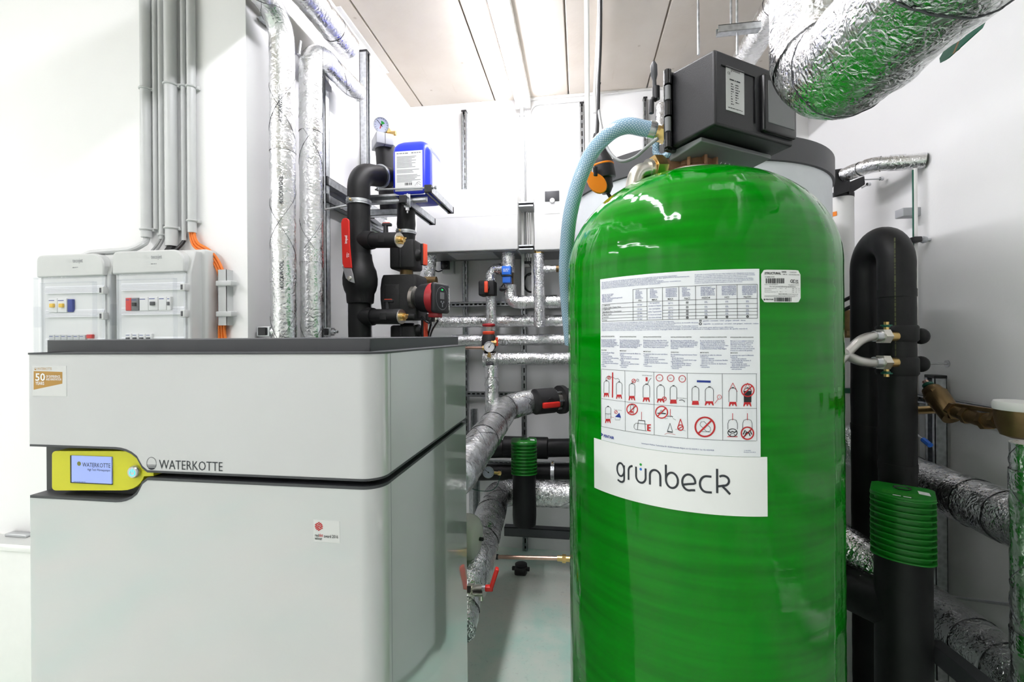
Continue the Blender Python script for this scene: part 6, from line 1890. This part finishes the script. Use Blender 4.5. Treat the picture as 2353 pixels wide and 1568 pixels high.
# black pipes running along the back wall below
Yk = 2.70
a, b = pY(1095, 1033, Yk), pY(1420, 1027, Yk)
black_pipe('level black insulated pipe behind the small green fins, upper of two', [a, b], .053, .1)
z = a.z
tag(MB().lathe([(.056, -.06), (.064, -.055), (.064, .055), (.056, .06)], V3((pY(1180, 1030, Yk).x, Yk, (a.z + b.z) / 2)), (1, 0, 0), 32).build('pipe_sleeve', 'rubber'), 'thicker black sleeve on the upper level black pipe, left of the green fins', 'sleeve')
tag(MB().lathe([(.056, -.06), (.064, -.055), (.064, .055), (.056, .06)], V3((pY(1237, 1028, Yk).x, Yk, (a.z + b.z) / 2)), (1, 0, 0), 32).build('pipe_sleeve', 'rubber'), 'thicker black sleeve on the upper level black pipe, right of the green fins', 'sleeve')
a, b = pY(1085, 1086, Yk), pY(1420, 1082, Yk)
black_pipe('level black insulated pipe behind the small green fins, lower of two', [a, b], .048, .1)
clamp('zinc clamp on the lower level black pipe near the green tank', V3((pY(1270, 1083, Yk).x, Yk, (a.z + b.z) / 2)), (1, 0, 0), .05, .02, screw=(0, -.2, 1))
crossrail(1060, 1300, 1060, 'dark cross rail behind the two level black pipes', YB - .05, 9)
# finned separator
def separator(label, c_px, Dp, wpx, v_top, v_bot, v_end, zb, group, green, nf=10):
    c = pD(c_px, v_top, Dp)
    r = rad(c, wpx)
    zt_, z0 = c.z, pD(c_px, v_bot, Dp).z
    t = thing('air_separator', label, 'separator', V3((c.x, c.y, zb)), group)
    fwd = V3((CAM.x - c.x, CAM.y - c.y, 0)).normalized(); sd = V3((-fwd.y, fwd.x, 0))
    def outline(k):
        P = []
        for i in range(21):
            a = -PI / 2 + PI * i / 20
            P.append((r * k * math.sin(a), r * k * (.45 + .62 * math.cos(a))))
        P += [(r * k, -r * .75 * k), (r * .8 * k, -r * .95 * k), (-r * .8 * k, -r * .95 * k), (-r * k, -r * .75 * k)]
        return P
    H = zt_ - z0
    mp = lambda zlo, zhi: (lambda x, y, k: V3((c.x, c.y, 0)) + sd * x + fwd * y + EZ * (zlo + (zhi - zlo) * k))
    MB().prism(outline(.86), mp(z0, zt_ - .004)).build('core', green, t, sharp=30)
    for i in range(nf):
        zz_ = z0 + H * i / (nf - .4)
        MB().prism(outline(1.0), mp(zz_, zz_ + H / nf * .26)).build('fin', green, t, sharp=30, bevel=.001)
    top = MB().prism(outline(.98), mp(zt_ - .006, zt_)).build('top_plate', green, t, sharp=30, bevel=.001)
    o = V3((c.x, c.y, zt_))
    MB().lathe([(r * .26, -.002), (r * .30, .002), (r * .26, .003), (r * .2, -.001)], o - fwd * r * .35, (0, 0, 1), 24).build('vent_ring', 'black_plastic', top)
    fn = lambda x, y: o + sd * x + fwd * y + EZ * .0006
    mb = MB()
    flip = lambda x, y: fn(-x, -y)
    for i in range(3): scribble(mb, fn, -r * .6, r * .5, r * (.30 + .16 * i), r * .09, i)
    mb.build('fine_print', 'leaf_green', top, sharp=None, fixn=False, kind='stuff')
    mb = MB(); scribble(mb, fn, -r * .28, r * .26, r * .84, r * .14, 3)
    mb.build('white_print', 'ink_white', top, sharp=None, fixn=False)
    fill_ = MB(); fill(fill_, [(r * .5, r * .12), (r * .84, r * .2), (r * .8, -r * .25), (r * .46, -r * .32)], fn); fill_.build('white_sticker', 'paper_white', top, sharp=None, fixn=False)
    R2 = r * .98
    MB().lathe([(R2 * .9, zb), (R2 * .95, zb + .05), (R2 * .92, z0 - .12), (R2 * .93, z0 - .002)], V3((c.x, c.y, 0)) , (0, 0, 1), 36).build('insulated_body', 'rubber', t, sharp=50)
    return t, c, r, z0
SEPg = 'separators with green fins'
sepS = separator('small finned green separator on a black body in the passage', 1204, 2.42, 59, 1012, 1085, 1205, pD(1204, 1205, 2.42).z, SEPg, 'fin_green', 10)
# foil pipe at the bottom of the passage
Yq = 2.55
f0, f1, f2 = pD(1090, 1300, 1.75), pY(1145, 1135, Yq), pY(1420, 1140, Yq)
foil_pipe('wide foil pipe low in the passage bending right behind the small separator', [V3((-.6, HB + .04, pD(1025, 1440, 1.5).z - .02)), pD(1025, 1440, 1.5), f0, V3((f1.x, f1.y - .02, f2.z)), f2], .072, .1, (.35, .52, .72, .9), 3, wob=.003, mat='foil_fine')
foil_pipe('foil pipe bulging low beside the heat pump under the red lever', [pD(1050, 1450, 1.44), pD(1062, 1380, 1.54), pD(1074, 1330, 1.6)], .06, .05, (.5,), 0, wob=.004, mat='foil_fine', name='foil_joint')
# black beam
a, b = pY(1160, 1218, 2.62), pY(1420, 1222, 2.62)
strut('black steel beam level under the small separator', a, V3((b.x, 2.62, a.z)), (0, 0, -1), .05, .05, False, False, False, name='support_beam')
bm_ = [o for o in C.objects if o.name.startswith('support_beam')][0]
for ch in bm_.children: ch.data.materials.clear(); ch.data.materials.append(M('charcoal'))
# black upright edges beside the heat pump
a = pY(1088, 1150, 2.75)
strut('dark upright rail beside the white vessel low in the passage', V3((a.x, 2.78, .02)), V3((a.x, 2.78, pY(1088, 1070, 2.75).z)), (1, -1, 0), .05, .05, True, True, False)
# gauge at left
gc3 = pD(1122, 1086, 2.2)
gauge('round pressure gauge beside the lower level black pipe', gc3, CAM - gc3, .028, 2.5, 'gauge_face', stem=pD(1150, 1088, 2.23))
cable('green_wire', 'teal_green', 'thin green wire hanging beside the round gauge in the passage', [pY(1152, 1082, Yk - .046), pD(1150, 1090, 2.3), pD(1143, 1115, 2.2), pD(1128, 1128, 2.15), pD(1100, 1128, 2.1), pD(1080, 1122, 2.0)], .0016, cat='wire')
# white expansion vessel
c = pD(1072, 1235, 1.72)
t = thing('expansion_vessel', 'cream white rounded vessel half hidden behind the heat pump', 'vessel', c - EZ * .09)
rr0 = .085
prof = []
for k in range(13):
    a = -PI / 2 + PI * k / 12
    prof.append((rr0 * max(.02, math.cos(a)) ** .45, .05 * math.sin(a)))
MB().lathe([(.0, -.055)] + prof + [(0, .055)], c, (1, -.15, 0), 40).build('shell', 'ivory', t, sharp=60)
MB().cyl(c, V3((-.48, HB - .001, c.z)), .012).build('mounting_arm', 'steel', t)
MB().lathe([(.007, .05), (.007, .066), (.005, .068)], c, (1, -.15, 0), 16).build('port', 'black_plastic', t)
# copper pipe across the floor level
a, b = pY(1138, 1280, 2.25), pY(1290, 1284, 2.25)
t = thing('copper_pipe', 'shiny copper pipe level above the floor with brass end fitting', 'pipe', a)
MB().cyl(a, b, .0095).build('tube', 'copper', t); MB().cyl(b - EX * .02, b + EX * .05, .014).build('fitting', 'brass', t); MB().hexnut(b + EX * .004, b + EX * .022, .02).build('nut', 'brass', t); MB().cyl(a - EX * .01, a + EX * .015, .013).build('sleeve', 'black_plastic', t); MB().cyl(b, b + EX * .4, .0095).build('tube', 'copper', t)
# black cap on the floor
c = pZ(1197, 1318, .0)
t = thing('floor_cap', 'black rubber cap lying on the floor of the passage', 'cap', V3((c.x, c.y, 0)))
MB().rbox(V3((c.x, c.y, .022)), EX, EY, EZ, .07, .07, .044, .01).build('block', 'black_plastic', t)
MB().lathe([(.036, 0), (.036, .05), (.02, .056)], V3((c.x, c.y + .01, 0)), (0, 0, 1), 24).build('dome', 'black_plastic', t)
for s in (-1, 1): MB().rbox(V3((c.x + s * .042, c.y - .005, .03)), EX, EY, EZ, .02, .02, .02, .004).build('lug', 'black_plastic', t)
# red lever valve low at the left
c = pD(1106, 1358, 1.5)
t = thing('ball_valve', 'nickel ball valve with red lever low beside the heat pump', 'valve', c)
d1 = V3((.9, -.2, .1)).normalized()
MB().tube([c - d1 * .05, c - d1 * .03, c - d1 * .02, c + d1 * .012], [.013, .013, .018, .017], 20).build('body', 'nickel', t)
MB().hexnut(c - d1 * .046, c - d1 * .03, .02).build('nut', 'nickel', t)
lv0, lv1, lv2 = pD(1108, 1352, 1.48), pD(1128, 1352, 1.475), pD(1143, 1306, 1.49)
MB().tube([lv0, lv0.lerp(lv1, .6), lv1], [.008, .008, .007], 8).build('lever_root', 'steel', t)
e_ = (lv2 - lv1).normalized(); s_ = e_.cross(cF).normalized()
MB().rbox((lv1 + lv2) / 2, s_, cF, e_, .013, .022, (lv2 - lv1).length, .004).build('red_grip', 'signal_red', t)
MB().rbox(lv1 - cR * .006, cR, cF, cU, .026, .02, .016, .004).build('red_heel', 'signal_red', t)
MB().cyl(c - EZ * .012, c - EZ * .03, .008).build('drain', 'nickel', t)
# plate and stain on the floor edge
# ------------------------------------------------------------------ right-hand side
# inverted U of black insulated pipe
Rr = .05
g1 = by_sides(2015, 2108, Rr)
legR = V3((g1.x, g1.y, 0))
c2_ = pD(1992, 700, depth(V3((g1.x, g1.y, EYE))) + .17)
legL = V3((c2_.x, c2_.y, 0))
zu = pD(2062, 545, depth(V3((g1.x, g1.y, EYE)))).z
black_pipe('black insulated pipe bent into an upside-down U at the right', [V3((legR.x, legR.y, .75)), V3((legR.x, legR.y, zu)), V3((legL.x, legL.y, zu)), V3((legL.x, legL.y, .0))], Rr, .09, seams=(.08, .28, .62))
DR = depth(V3((legR.x, legR.y, EYE)))
ub = [o for o in C.objects if o.get('label', '').startswith('black insulated pipe bent into an up')][0]
d = V3((-legR.x, -legR.y, 0)).normalized(); tx = V3((-d.y, d.x, 0))
mb = MB()
scribble(mb, lambda X, Y: legR + (d * math.cos((Y - .003) / Rr) + tx * math.sin((Y - .003) / Rr)) * (Rr + .0024) + EZ * (zu - .01 - X), 0, .42, 0, .0052, 11)
mb.build('printed_line', 'ink_dim', ub, sharp=None, fixn=False)
# thicker joints on it
def zR(v): return pD(2060, v, DR).z
for i, (v0, v1) in enumerate(((748, 785), (820, 862))):
    tag(MB().lathe([(.052, zR(v1)), (.056, zR(v1) + .006), (.056, zR(v0) - .006), (.052, zR(v0))], legR, (0, 0, 1), 36).build('pipe_sleeve', 'rubber'), ('upper', 'lower')[i] + ' thick rubber sleeve on the black U pipe beside the steel hoses', 'sleeve')
# steel braided hoses with nuts
for i, (v, u1, v1) in enumerate(((773, 1935, 822), (833, 1935, 806))):
    lab = ('upper', 'lower')[i] + ' braided steel hose screwed to the black U pipe'
    e = pD(2030, v, DR - .05)
    t = thing('steel_hose', lab, 'hose', e, 'braided steel hoses')
    a = pD(2046, v, DR - .04)
    dx = (a - e).normalized()
    mid = pD(1975, v + (18 if i == 0 else 8) * (.4 if i == 0 else .2), DR - .07)
    pts = [e, pD(2005, v + (0 if i == 0 else 1), DR - .055), pD(1980, v + (8 if i == 0 else -2), DR - .06), pD(1958, v + (26 if i == 0 else -10), DR - .06), pD(1930, v + (56 if i == 0 else -26), DR - .07), pD(1900, v + (84 if i == 0 else -42), DR - .09)]
    pe_ = pts[-1]; vB = V3((pe_.x - BC.x, pe_.y - BC.y, 0)).normalized() * .49; pts.append(V3((BC.x + vB.x, BC.y + vB.y, pe_.z)))
    MB().tube(spline(pts, 8), .0145, 20).build('braid', 'steel_braid', t)
    MB().cyl(pD(2008, v, DR - .055), pD(2024, v, DR - .052), .017).build('ferrule', 'steel', t)
    MB().hexnut(pD(2022, v, DR - .052), pD(2038, v, DR - .048), .024).build('nut', 'nickel', t)
    MB().cyl(pD(2036, v, DR - .048), pD(2058, v, DR - .04), .015).build('nipple', 'brass', t)
    sg = 1 if i == 0 else -1
    q = pD(2037, v, DR - .05)
    MB().cyl(q + EZ * sg * .018, q + EZ * sg * .045, .007).build('vent_stem', 'brass', t)
    MB().hexnut(q + EZ * sg * .028, q + EZ * sg * .034, .012).build('vent_nut', 'teal_green', t)
    MB().cyl(q + EZ * sg * .032, q + EZ * sg * .036, .015, n=10).build('vent_disc', 'teal_green', t)
    k = pD(2116, v + (0 if i == 0 else 4), DR + .02)
    tag(MB().ball(k, .024, 1, 1, 1.1).build('rubber_ball', 'rubber'), ('upper', 'lower')[i] + ' black rounded knob behind the U pipe against the wall', 'knob')
# large finned separator
sepB = separator('large finned green separator on a wide black body at the lower right', 2073, 1.28, 153, 1128, 1272, 1568, 0.0, SEPg, 'fin_green', 11)
cS = sepB[1]
# its side pipe to the left
zs = pD(1960, 1345, 1.42).z
black_pipe('thick black insulated pipe joining the large separator from the left', [V3((cS.x, cS.y, zs)), V3((BC.x, BC.y, zs)) + (V3((cS.x, cS.y, 0)) - BC).normalized() * .485], .062, .1)
# foil pipes along the right wall
def ypipe(u, v, X, y0, y1, wpx, label, bands=(.25, .5, .75), wires=0):
    p = pX(u, v, X); r = wpx * .5 * mpp(p)
    foil_pipe(label, [V3((X, y0, p.z)), V3((X, y1, p.z))], r, .1, bands, wires, 'foil pipes along the right wall', wob=.003, mat='foil_fine')
    return p, r
ypipe(2225, 1150, 1.16, -1.2, 2.6, 108, 'foil pipe along the right wall behind the large separator, upper of two', (.62, .7, .73, .8))
ypipe(2245, 1482, 1.16, -1.2, 2.6, 118, 'foil pipe along the right wall near the floor, lower of two', (.62, .7, .73, .8))
a = pX(2345, 1020, 1.0)
rr9 = .035
p = pD(2372, 1020, 1.02)
foil_pipe('upright foil pipe at the right edge of the picture', [V3((p.x, p.y, .05)), V3((p.x, p.y, p.z))], .036, .05, (.2, .6, .93), 4, wob=.002)
# slanted steel rod
a, b = pX(2140, 1366, 1.25), pX(2335, 1392, 1.2)
tag(MB().cyl(pX(2120, 1363, 1.25), pX(2400, 1401, 1.25), .005, n=10).build('steel_rod', 'steel'), 'thin steel rod slanting between the two lower right foil pipes', 'rod')
# black foot beam and bracket near floor
a = pX(2140, 1500, 1.1)
t = thing('support_beam', 'black steel beam slanting down at the lower right corner', 'beam', a)
q0, q1 = pX(2145, 1490, 1.0), pX(2330, 1640, 1.0)
MB().obox((q0 + q1) / 2, (q1 - q0).normalized(), EX, EZ, (q1 - q0).length, .04, .05).build('beam', 'charcoal', t, bevel=.002)
# foil pipe passing left between tank and separator
foil_pipe('short foil pipe seen between the green tank and the large separator', [pD(1895, 1218, 1.5), pD(2050, 1328, 1.36)], .055, .05, (.4,), 0, wob=.003, mat='foil_fine')
foil_pipe('crumpled foil bend seen between the green tank and the black U pipe', [pD(1930, 985, 1.9), pD(1952, 1025, 1.88), pD(1955, 1060, 1.86)], .045, .05, (), 0, wob=.005, mat='foil_fine', name='foil_joint')
# brass strainer and water meter
XM = 1.14
b0, b1, b2, b3 = pX(2108, 935, XM), pX(2180, 940, XM), pX(2262, 968, XM), pX(2330, 965, XM)
t = thing('brass_strainer', 'aged brass strainer and ball valve leading to the water meter', 'strainer', b1 - EZ * .04)
MB().cyl(pX(2095, 944, XM), b1, .013).build('inlet', 'brass', t)
s0_, s1_ = pX(2190, 960, XM), pX(2140, 895, XM)
dS = (s1_ - s0_).normalized()
MB().tube([s0_, s0_.lerp(s1_, .35), s0_.lerp(s1_, .7), s1_], [.028, .03, .033, .026], 28).build('strainer_body', 'old_brass', t)
MB().lathe([(.032, 0), (.034, .012), (.022, .016)], s0_.lerp(s1_, .72), dS, 8).build('strainer_cap', 'old_brass', t)
MB().tube([s1_ - dS * .004, s1_ + dS * .035], .009, 12).build('plug', 'copper', t)
MB().lathe([(.016, 0), (.016, .008)], s1_ + dS * .012, dS, 16).build('green_washer', 'teal_green', t)
path = [b1, b1.lerp(b2, .3), b1.lerp(b2, .6), b2, b2.lerp(b3, .5), b3]
MB().tube(path, [.02, .019, .021, .019, .02, .02], 24).build('pipe_body', 'old_brass', t)
for f, r in ((.12, .027), (.38, .026), (.62, .026), (.8, .025), (.95, .026)):
    i = f * 5; k = int(i); q = path[k].lerp(path[min(k + 1, 5)], i - k); dq = (path[min(k + 1, 5)] - path[k]).normalized()
    MB().hexnut(q - dq * .007, q + dq * .007, r).build('nut', 'old_brass', t)
MB().obox(pX(2240, 938, XM - .0), (b3 - b1).normalized(), EX, EZ, .15, .012, .012).build('flat_lever', 'old_brass', t, bevel=.002)
c = pX(2345, 962, XM)
t = thing('water_meter', 'round brass water meter with white lid at the right edge', 'meter', c - EZ * .05)
rM = .05
MB().lathe([(.02, -.052), (.038, -.045), (.047, -.02), (.05, .0), (.05, .03)], c, (0, 0, 1), 36).build('body', 'old_brass', t)
MB().lathe([(.052, .022), (.053, .026), (.053, .038), (.05, .044), (0, .045)], c, (0, 0, 1), 36).build('lid', 'white_plastic', t)
MB().tube(run([c - EY * .04, c - EY * .3, V3((XR + .002, c.y - .3, c.z))], .05), .018, 16).build('outlet_pipe', 'old_brass', t)
# cross rail and uprights on the right wall
a = pX(2160, 925, 1.33); strut('slotted rail along the right wall behind the brass strainer', V3((1.335, 1.62, a.z)), V3((1.335, 2.5, a.z)), (-1, 0, 0), .035, .03, True, False, False)
a = pX(2143, 866, 1.32); strut('upright rail with black cap on the right wall below the steel pin', V3((1.33, a.y, .1)), V3((1.33, a.y, a.z)), (-1, 0, 0), .05, .04, False, False, True)
a, b = pX(2110, 836, 1.30), pX(2175, 836, 1.365)
t = thing('wall_pin', 'thin steel pin with round plate standing out of the right wall', 'pin', b)
pe = pX(2175, 836, XR - .004)
MB().cyl(pe, pe + V3((-.15, .02, 0)), .004).build('rod', 'steel', t); MB().cyl(pe, pe + EX * .003, .013).build('plate', 'steel', t)
# blue lever
a, b = pX(2108, 1000, 1.2), pX(2138, 1024, 1.2)
t = thing('valve_lever', 'small blue valve lever below the brass strainer', 'lever', a)
MB().cyl(a, a.lerp(b, .5), .004).build('rod', 'steel', t); MB().tube([a.lerp(b, .45), b], .009, 8).build('blue_grip', 'valve_blue', t)
# thin upright pipes on the right wall
p = pX(2107, 600, 1.34)
t = thing('wall_pipe', 'thin pale pipe with green stripe upright on the right wall', 'pipe', V3((p.x, p.y, .3)))
MB().cyl(V3((1.335, p.y, .3)), V3((1.335, p.y, pX(2107, 385, 1.335).z)), .008).build('tube', 'white_plastic', t)
MB().bx(1.3255, 1.328, p.y - .004, p.y + .002, .3, pX(2107, 388, 1.335).z).build('green_stripe', 'teal_green', t)
p = pX(2125, 551, XR - .02)
t = thing('pipe_clip', 'small dark clip holding the thin pipe to the right wall', 'clip', p)
MB().cyl(p + EX * .02, p - EX * .05, .006).build('screw', 'steel', t); MB().lathe([(.012, 0), (.014, .01), (.01, .018)], p + EX * .004, (-1, 0, 0), 16).build('rosette', 'grey_clamp', t); MB().rbox(p - EX * .035, EX, EY, EZ, .03, .04, .022, .004).build('clip', 'black_plastic', t)
# strut end in the wall
p = pX(2087, 490, XR - .03)
tag(MB().rbox(p + V3((.0, 0, 0)), EX, EY, EZ, .07, .05, .035, .003).build('rail_stub', 'grey_clamp'), 'short grey rail stub on the right wall above the black U pipe', 'rail')
# foil pipe from the bracket into the right wall
w0 = pX(2128, 369, XR); w1 = pX(2020, 380, 1.26)
k0 = pD(1940, 402, 2.05)
foil_pipe('foil pipe bending from the black bracket into the right wall', [k0, pD(2005, 378, 1.92), V3((w0.x, w0.y, w0.z))], .029, .1, (.2, .45, .7), 0, wob=.002)
# black bracket and white filter cylinder behind the buffer tank
c = pD(1932, 600, 2.12)
t = thing('filter_column', 'slim white column with black head at the right of the buffer tank', 'filter', V3((c.x, c.y, .4)))
rc = .052
zc1 = pD(1932, 452, 2.12).z
MB().cyl(V3((c.x, c.y, .4)), V3((c.x, c.y, zc1)), rc).build('column', 'white_plastic', t)
MB().lathe([(.053, 0), (.053, .02), (.04, .026)], V3((c.x, c.y, zc1 - .01)), (0, 0, 1), 24).build('black_collar', 'black_plastic', t)
MB().hexa([pD(u, v, 2.05) for u, v in ((1915, 452), (1955, 438), (1950, 385), (1916, 390))] + [pD(u, v, 2.14) for u, v in ((1915, 452), (1955, 438), (1950, 385), (1916, 390))]).build('head', 'black_plastic', t, bevel=.004)
MB().hexa([pD(u, v, 2.06) for u, v in ((1950, 448), (1988, 424), (1986, 404), (1948, 420))] + [pD(u, v, 2.14) for u, v in ((1950, 448), (1988, 424), (1986, 404), (1948, 420))]).build('arm', 'black_plastic', t, bevel=.004)
for u0, v0, u1, v1 in ((1986, 413, 2026, 411), (1980, 432, 1996, 424)):
    MB().cyl(pD(u0, v0, 2.06), pD(u1, v1, 2.05), .0035, n=8).build('screw', 'steel', t); MB().hexnut(pD(u1 - 4, v1, 2.05), pD(u1 + 3, v1, 2.05), .008).build('nut', 'steel', t)
dq = V3((-c.x, -c.y, 0)).normalized(); dq = Matrix.Rotation(-.5, 3, 'Z') @ dq
MB().obox(V3((c.x, c.y, pD(1932, 495, 2.12).z)) + dq * rc, V3((-dq.y, dq.x, 0)), dq, EZ, .025, .003, .02).build('orange_sticker', 'orange_cap', t)
# dark brown fittings low beside the column
pv_ = p = pD(1947, 745, 2.0)
t = thing('brown_valve', 'brown metal valve between the green tank and the black U pipe', 'valve', p - EZ * .05)
MB().tube([p - EZ * .06, p - EZ * .02, p + EZ * .03, p + EZ * .06], [.03, .038, .036, .026], 20).build('body', 'old_brass', t); MB().hexnut(p - EZ * .05, p - EZ * .03, .045).build('nut', 'old_brass', t)
for i, v in enumerate((690, 712)):
    cable('cable', 'black_cable', ('upper', 'lower')[i] + ' black cable crossing from the green tank to the U pipe', [pD(1930, v + 6, 1.8), pD(1945, v - 2, 1.75), pD(1965, v - 12, 1.72)], .007)
p = V3((c.x, c.y, pD(1945, 895, 2.12).z))
tag(MB().lathe([(.053, -.012), (.06, -.01), (.06, .01), (.053, .012)], p, (0, 0, 1), 32).build('green_ring', 'teal_green'), 'dark green plastic ring between the green tank and the U pipe', 'ring')
# ------------------------------------------------------------------ overhead at the right, and the hanging cable
D0_ = pD(1892, 204, .86)
duct_r = .085
zd = D0_.z
P_ = [V3((D0_.x, ROOM_Y0, zd)), V3((D0_.x, D0_.y, zd)), V3((D0_.x - .02, D0_.y, ZC - .002))]
dpath = run(P_, .095, .012)
duct = foil_pipe('big crumpled foil duct overhead at the upper right, bending up to the ceiling', P_, duct_r, .095, (.62, .78, .84), 0, wob=.004, n=64, mat='foil_fine', name='foil_duct', cat='duct')
# binding wires round it
for f in (.66, .71, .76):
    i = int(f * (len(dpath) - 1)); tn = (dpath[i + 1] - dpath[i - 1]).normalized(); x, y, _ = basis(tn)
    pw = []
    for k in range(121):
        a = 2 * PI * k / 120; dv = x * math.cos(a) + y * math.sin(a); q = dpath[i] + tn * (.02 * math.sin(a))
        pw.append(q + dv * (duct_r + crumple(q + dv * duct_r, .004, 26, .0016) + .0007))
    MB().tube(pw, .0011, 6).build('binding_wire', 'charcoal', duct)
# dark green strap end behind it
g0, g1_ = pD(2260, 40, .70), pD(2190, 105, .76)
gd = (g1_ - g0).normalized(); gs = gd.cross(cF).normalized()
t = thing('green_strip', 'dark green torn plastic strip sticking out below the foil duct', 'strip', g1_)
P = [(-.045, -.03), (.02, -.03), (.038, -.022), (.05, -.004), (.046, .01), (.03, .016), (-.045, .016)]
MB().prism(P, lambda a, b, k: (g0 + g1_) / 2 + gd * a + gs * b + cF * (.008 * k)).build('strip', 'teal_green', t, bevel=.003)
MB().prism([(.0, -.03), (.004, -.03), (.008, .0158), (.004, .0158)], lambda a, b, k: (g0 + g1_) / 2 + gd * a + gs * b + cF * (-.001 + .010 * k)).build('tan_band', 'bronze_cast', t)
# foil pipe behind, under the ceiling
qa, qb = pZ(1722, 120, 2.74), pZ(1775, -10, 2.74)
X_ = (qa.x + qb.x) / 2 + .02
foil_pipe('foil pipe under the ceiling running back behind the black control box', [V3((X_, .6, 2.74)), V3((X_, YB, 2.74))], .058, .1, (.4, .6, .8), 0, wob=.002)
# trapeze rail and hanger rods
p0, p1 = pY(1648, 72, 2.0), pY(1745, 62, 2.0)
strut('grey trapeze rail hung under the ceiling beside the foil pipe', p0, p1, (0, 0, 1), .034, .03, False, False, False)
for u, v0, Y in ((1605, 118, 1.95), (1694, 118, 2.0), (1680, 60, 2.02)):
    a = pY(u, v0 + (8 if u != 1680 else 15), Y)
    t = thing('hanger_rod', {1605: 'thin zinc hanger rod above the control box, leftmost', 1694: 'thin zinc hanger rod right above the control box corner', 1680: 'short zinc hanger rod between ceiling and trapeze rail'}[u], 'rod', a)
    MB().cyl(a, V3((a.x, a.y, ZC)), .005, n=10).build('rod', 'zinc', t); MB().hexnut(V3((a.x, a.y, ZC - .012)), V3((a.x, a.y, ZC - .004)), .01).build('nut', 'zinc', t)
for u, D in ((1605, 1.95), (1694, 2.0)):
    pass
# hanging black cable with connector and orange cap
hc = thing('hanging_connector', 'black connector on a hanging cable with open orange cap', 'connector', pD(1385, 412, 1.34))
top = pD(1374, 330, 1.34); bot = pD(1388, 412, 1.34)
dz = (bot - top).normalized(); Lc = (bot - top).length
MB().lathe([(.008, -.03), (.012, -.02), (.016, 0), (.030, Lc * .45), (.034, Lc * .55), (.034, Lc * .62)], top, dz, 28).build('strain_relief', 'black_plastic', hc)
MB().lathe([(.0345, Lc * .61), (.0352, Lc * .62), (.0352, Lc * .65), (.0345, Lc * .66)], top, dz, 28).build('orange_ring', 'orange_cap', hc)
MB().lathe([(.034, Lc * .66), (.035, Lc * .95), (.034, Lc * 1.0), (.024, Lc * 1.02), (.022, Lc * 1.25), (.012, Lc * 1.4)], top, dz, 28).build('socket_body', 'black_plastic', hc)
hg = pD(1367, 396, 1.30)
MB().rbox(hg, cR, cF, cU, .014, .02, .03, .004).build('hinge', 'black_gloss', hc)
ca, cb = pD(1352, 397, 1.29), pD(1381, 430, 1.295)
cd = (cb - ca).normalized(); cs = cd.cross(cF).normalized()
P = [(-.058, -.006), (-.05, -.012), (-.02, -.012), (-.012, -.018)] + [(.012 + .032 * math.cos(a), .024 * math.sin(a)) for a in [-2.2 + 4.4 * k / 16 for k in range(17)]] + [(-.012, .018), (-.02, .010), (-.05, .008), (-.058, .004)]
MB().prism(P, lambda a, b, k: (ca + cb) / 2 + cd * a + cs * b + cF * (.008 * k)).build('orange_lid', 'orange_cap', hc, bevel=.002)
cable('cable', 'black_cable', 'black cable hanging from the ceiling down to the connector', [V3((pD(1380, 5, 1.5).x, pD(1380, 5, 1.5).y, ZC)), pD(1380, 40, 1.45), pD(1376, 180, 1.4), pD(1374, 260, 1.37), top - dz * .02], .0055)
cable('cable', 'black_cable', 'black cable leaving the connector towards the green tank', [bot + dz * .03, pD(1394, 440, 1.34), pD(1405, 456, 1.345), pD(1425, 475, 1.36)], .005)
tag(MB().cyl(pD(1373, 195, 1.4), pD(1379, 197, 1.4), .009).build('cable_tie', 'black_gloss'), 'black cable tie holding the hanging cables together', 'cable tie')
# white conduits
p = pD(1350, 300, 1.93)
t = thing('white_conduit', 'white upright conduit from the ceiling to the buffer tank', 'conduit', V3((p.x, p.y, BZ)))
MB().cyl(V3((p.x, p.y, BZ + .004)), V3((p.x, p.y, ZC)), .0105).build('tube', 'white_plastic', t)
MB().cyl(V3((p.x, p.y, ZC - .01)), V3((p.x, p.y, ZC)), .02).build('rosette', 'white_plastic', t)
p = pY(1367, 215, YB - .06)
tag(MB().tube(run([V3((p.x, 2.0, ZC - .02)), V3((p.x, YB - .03, ZC - .02)), V3((p.x, YB - .03, ZC - .14))], .05), .012, 12).build('ceiling_conduit', 'white_plastic'), 'short white conduit on the ceiling right of the upright one', 'conduit')
# crumpled foil on the back wall behind the control box
foil_pipe('small upright foil pipe on the back wall behind the brass outlet', [pY(1518, 430, 2.948), pY(1518, 240, 2.948)], .03, .05, (.3,), 0, wob=.003, mat='foil_fine')
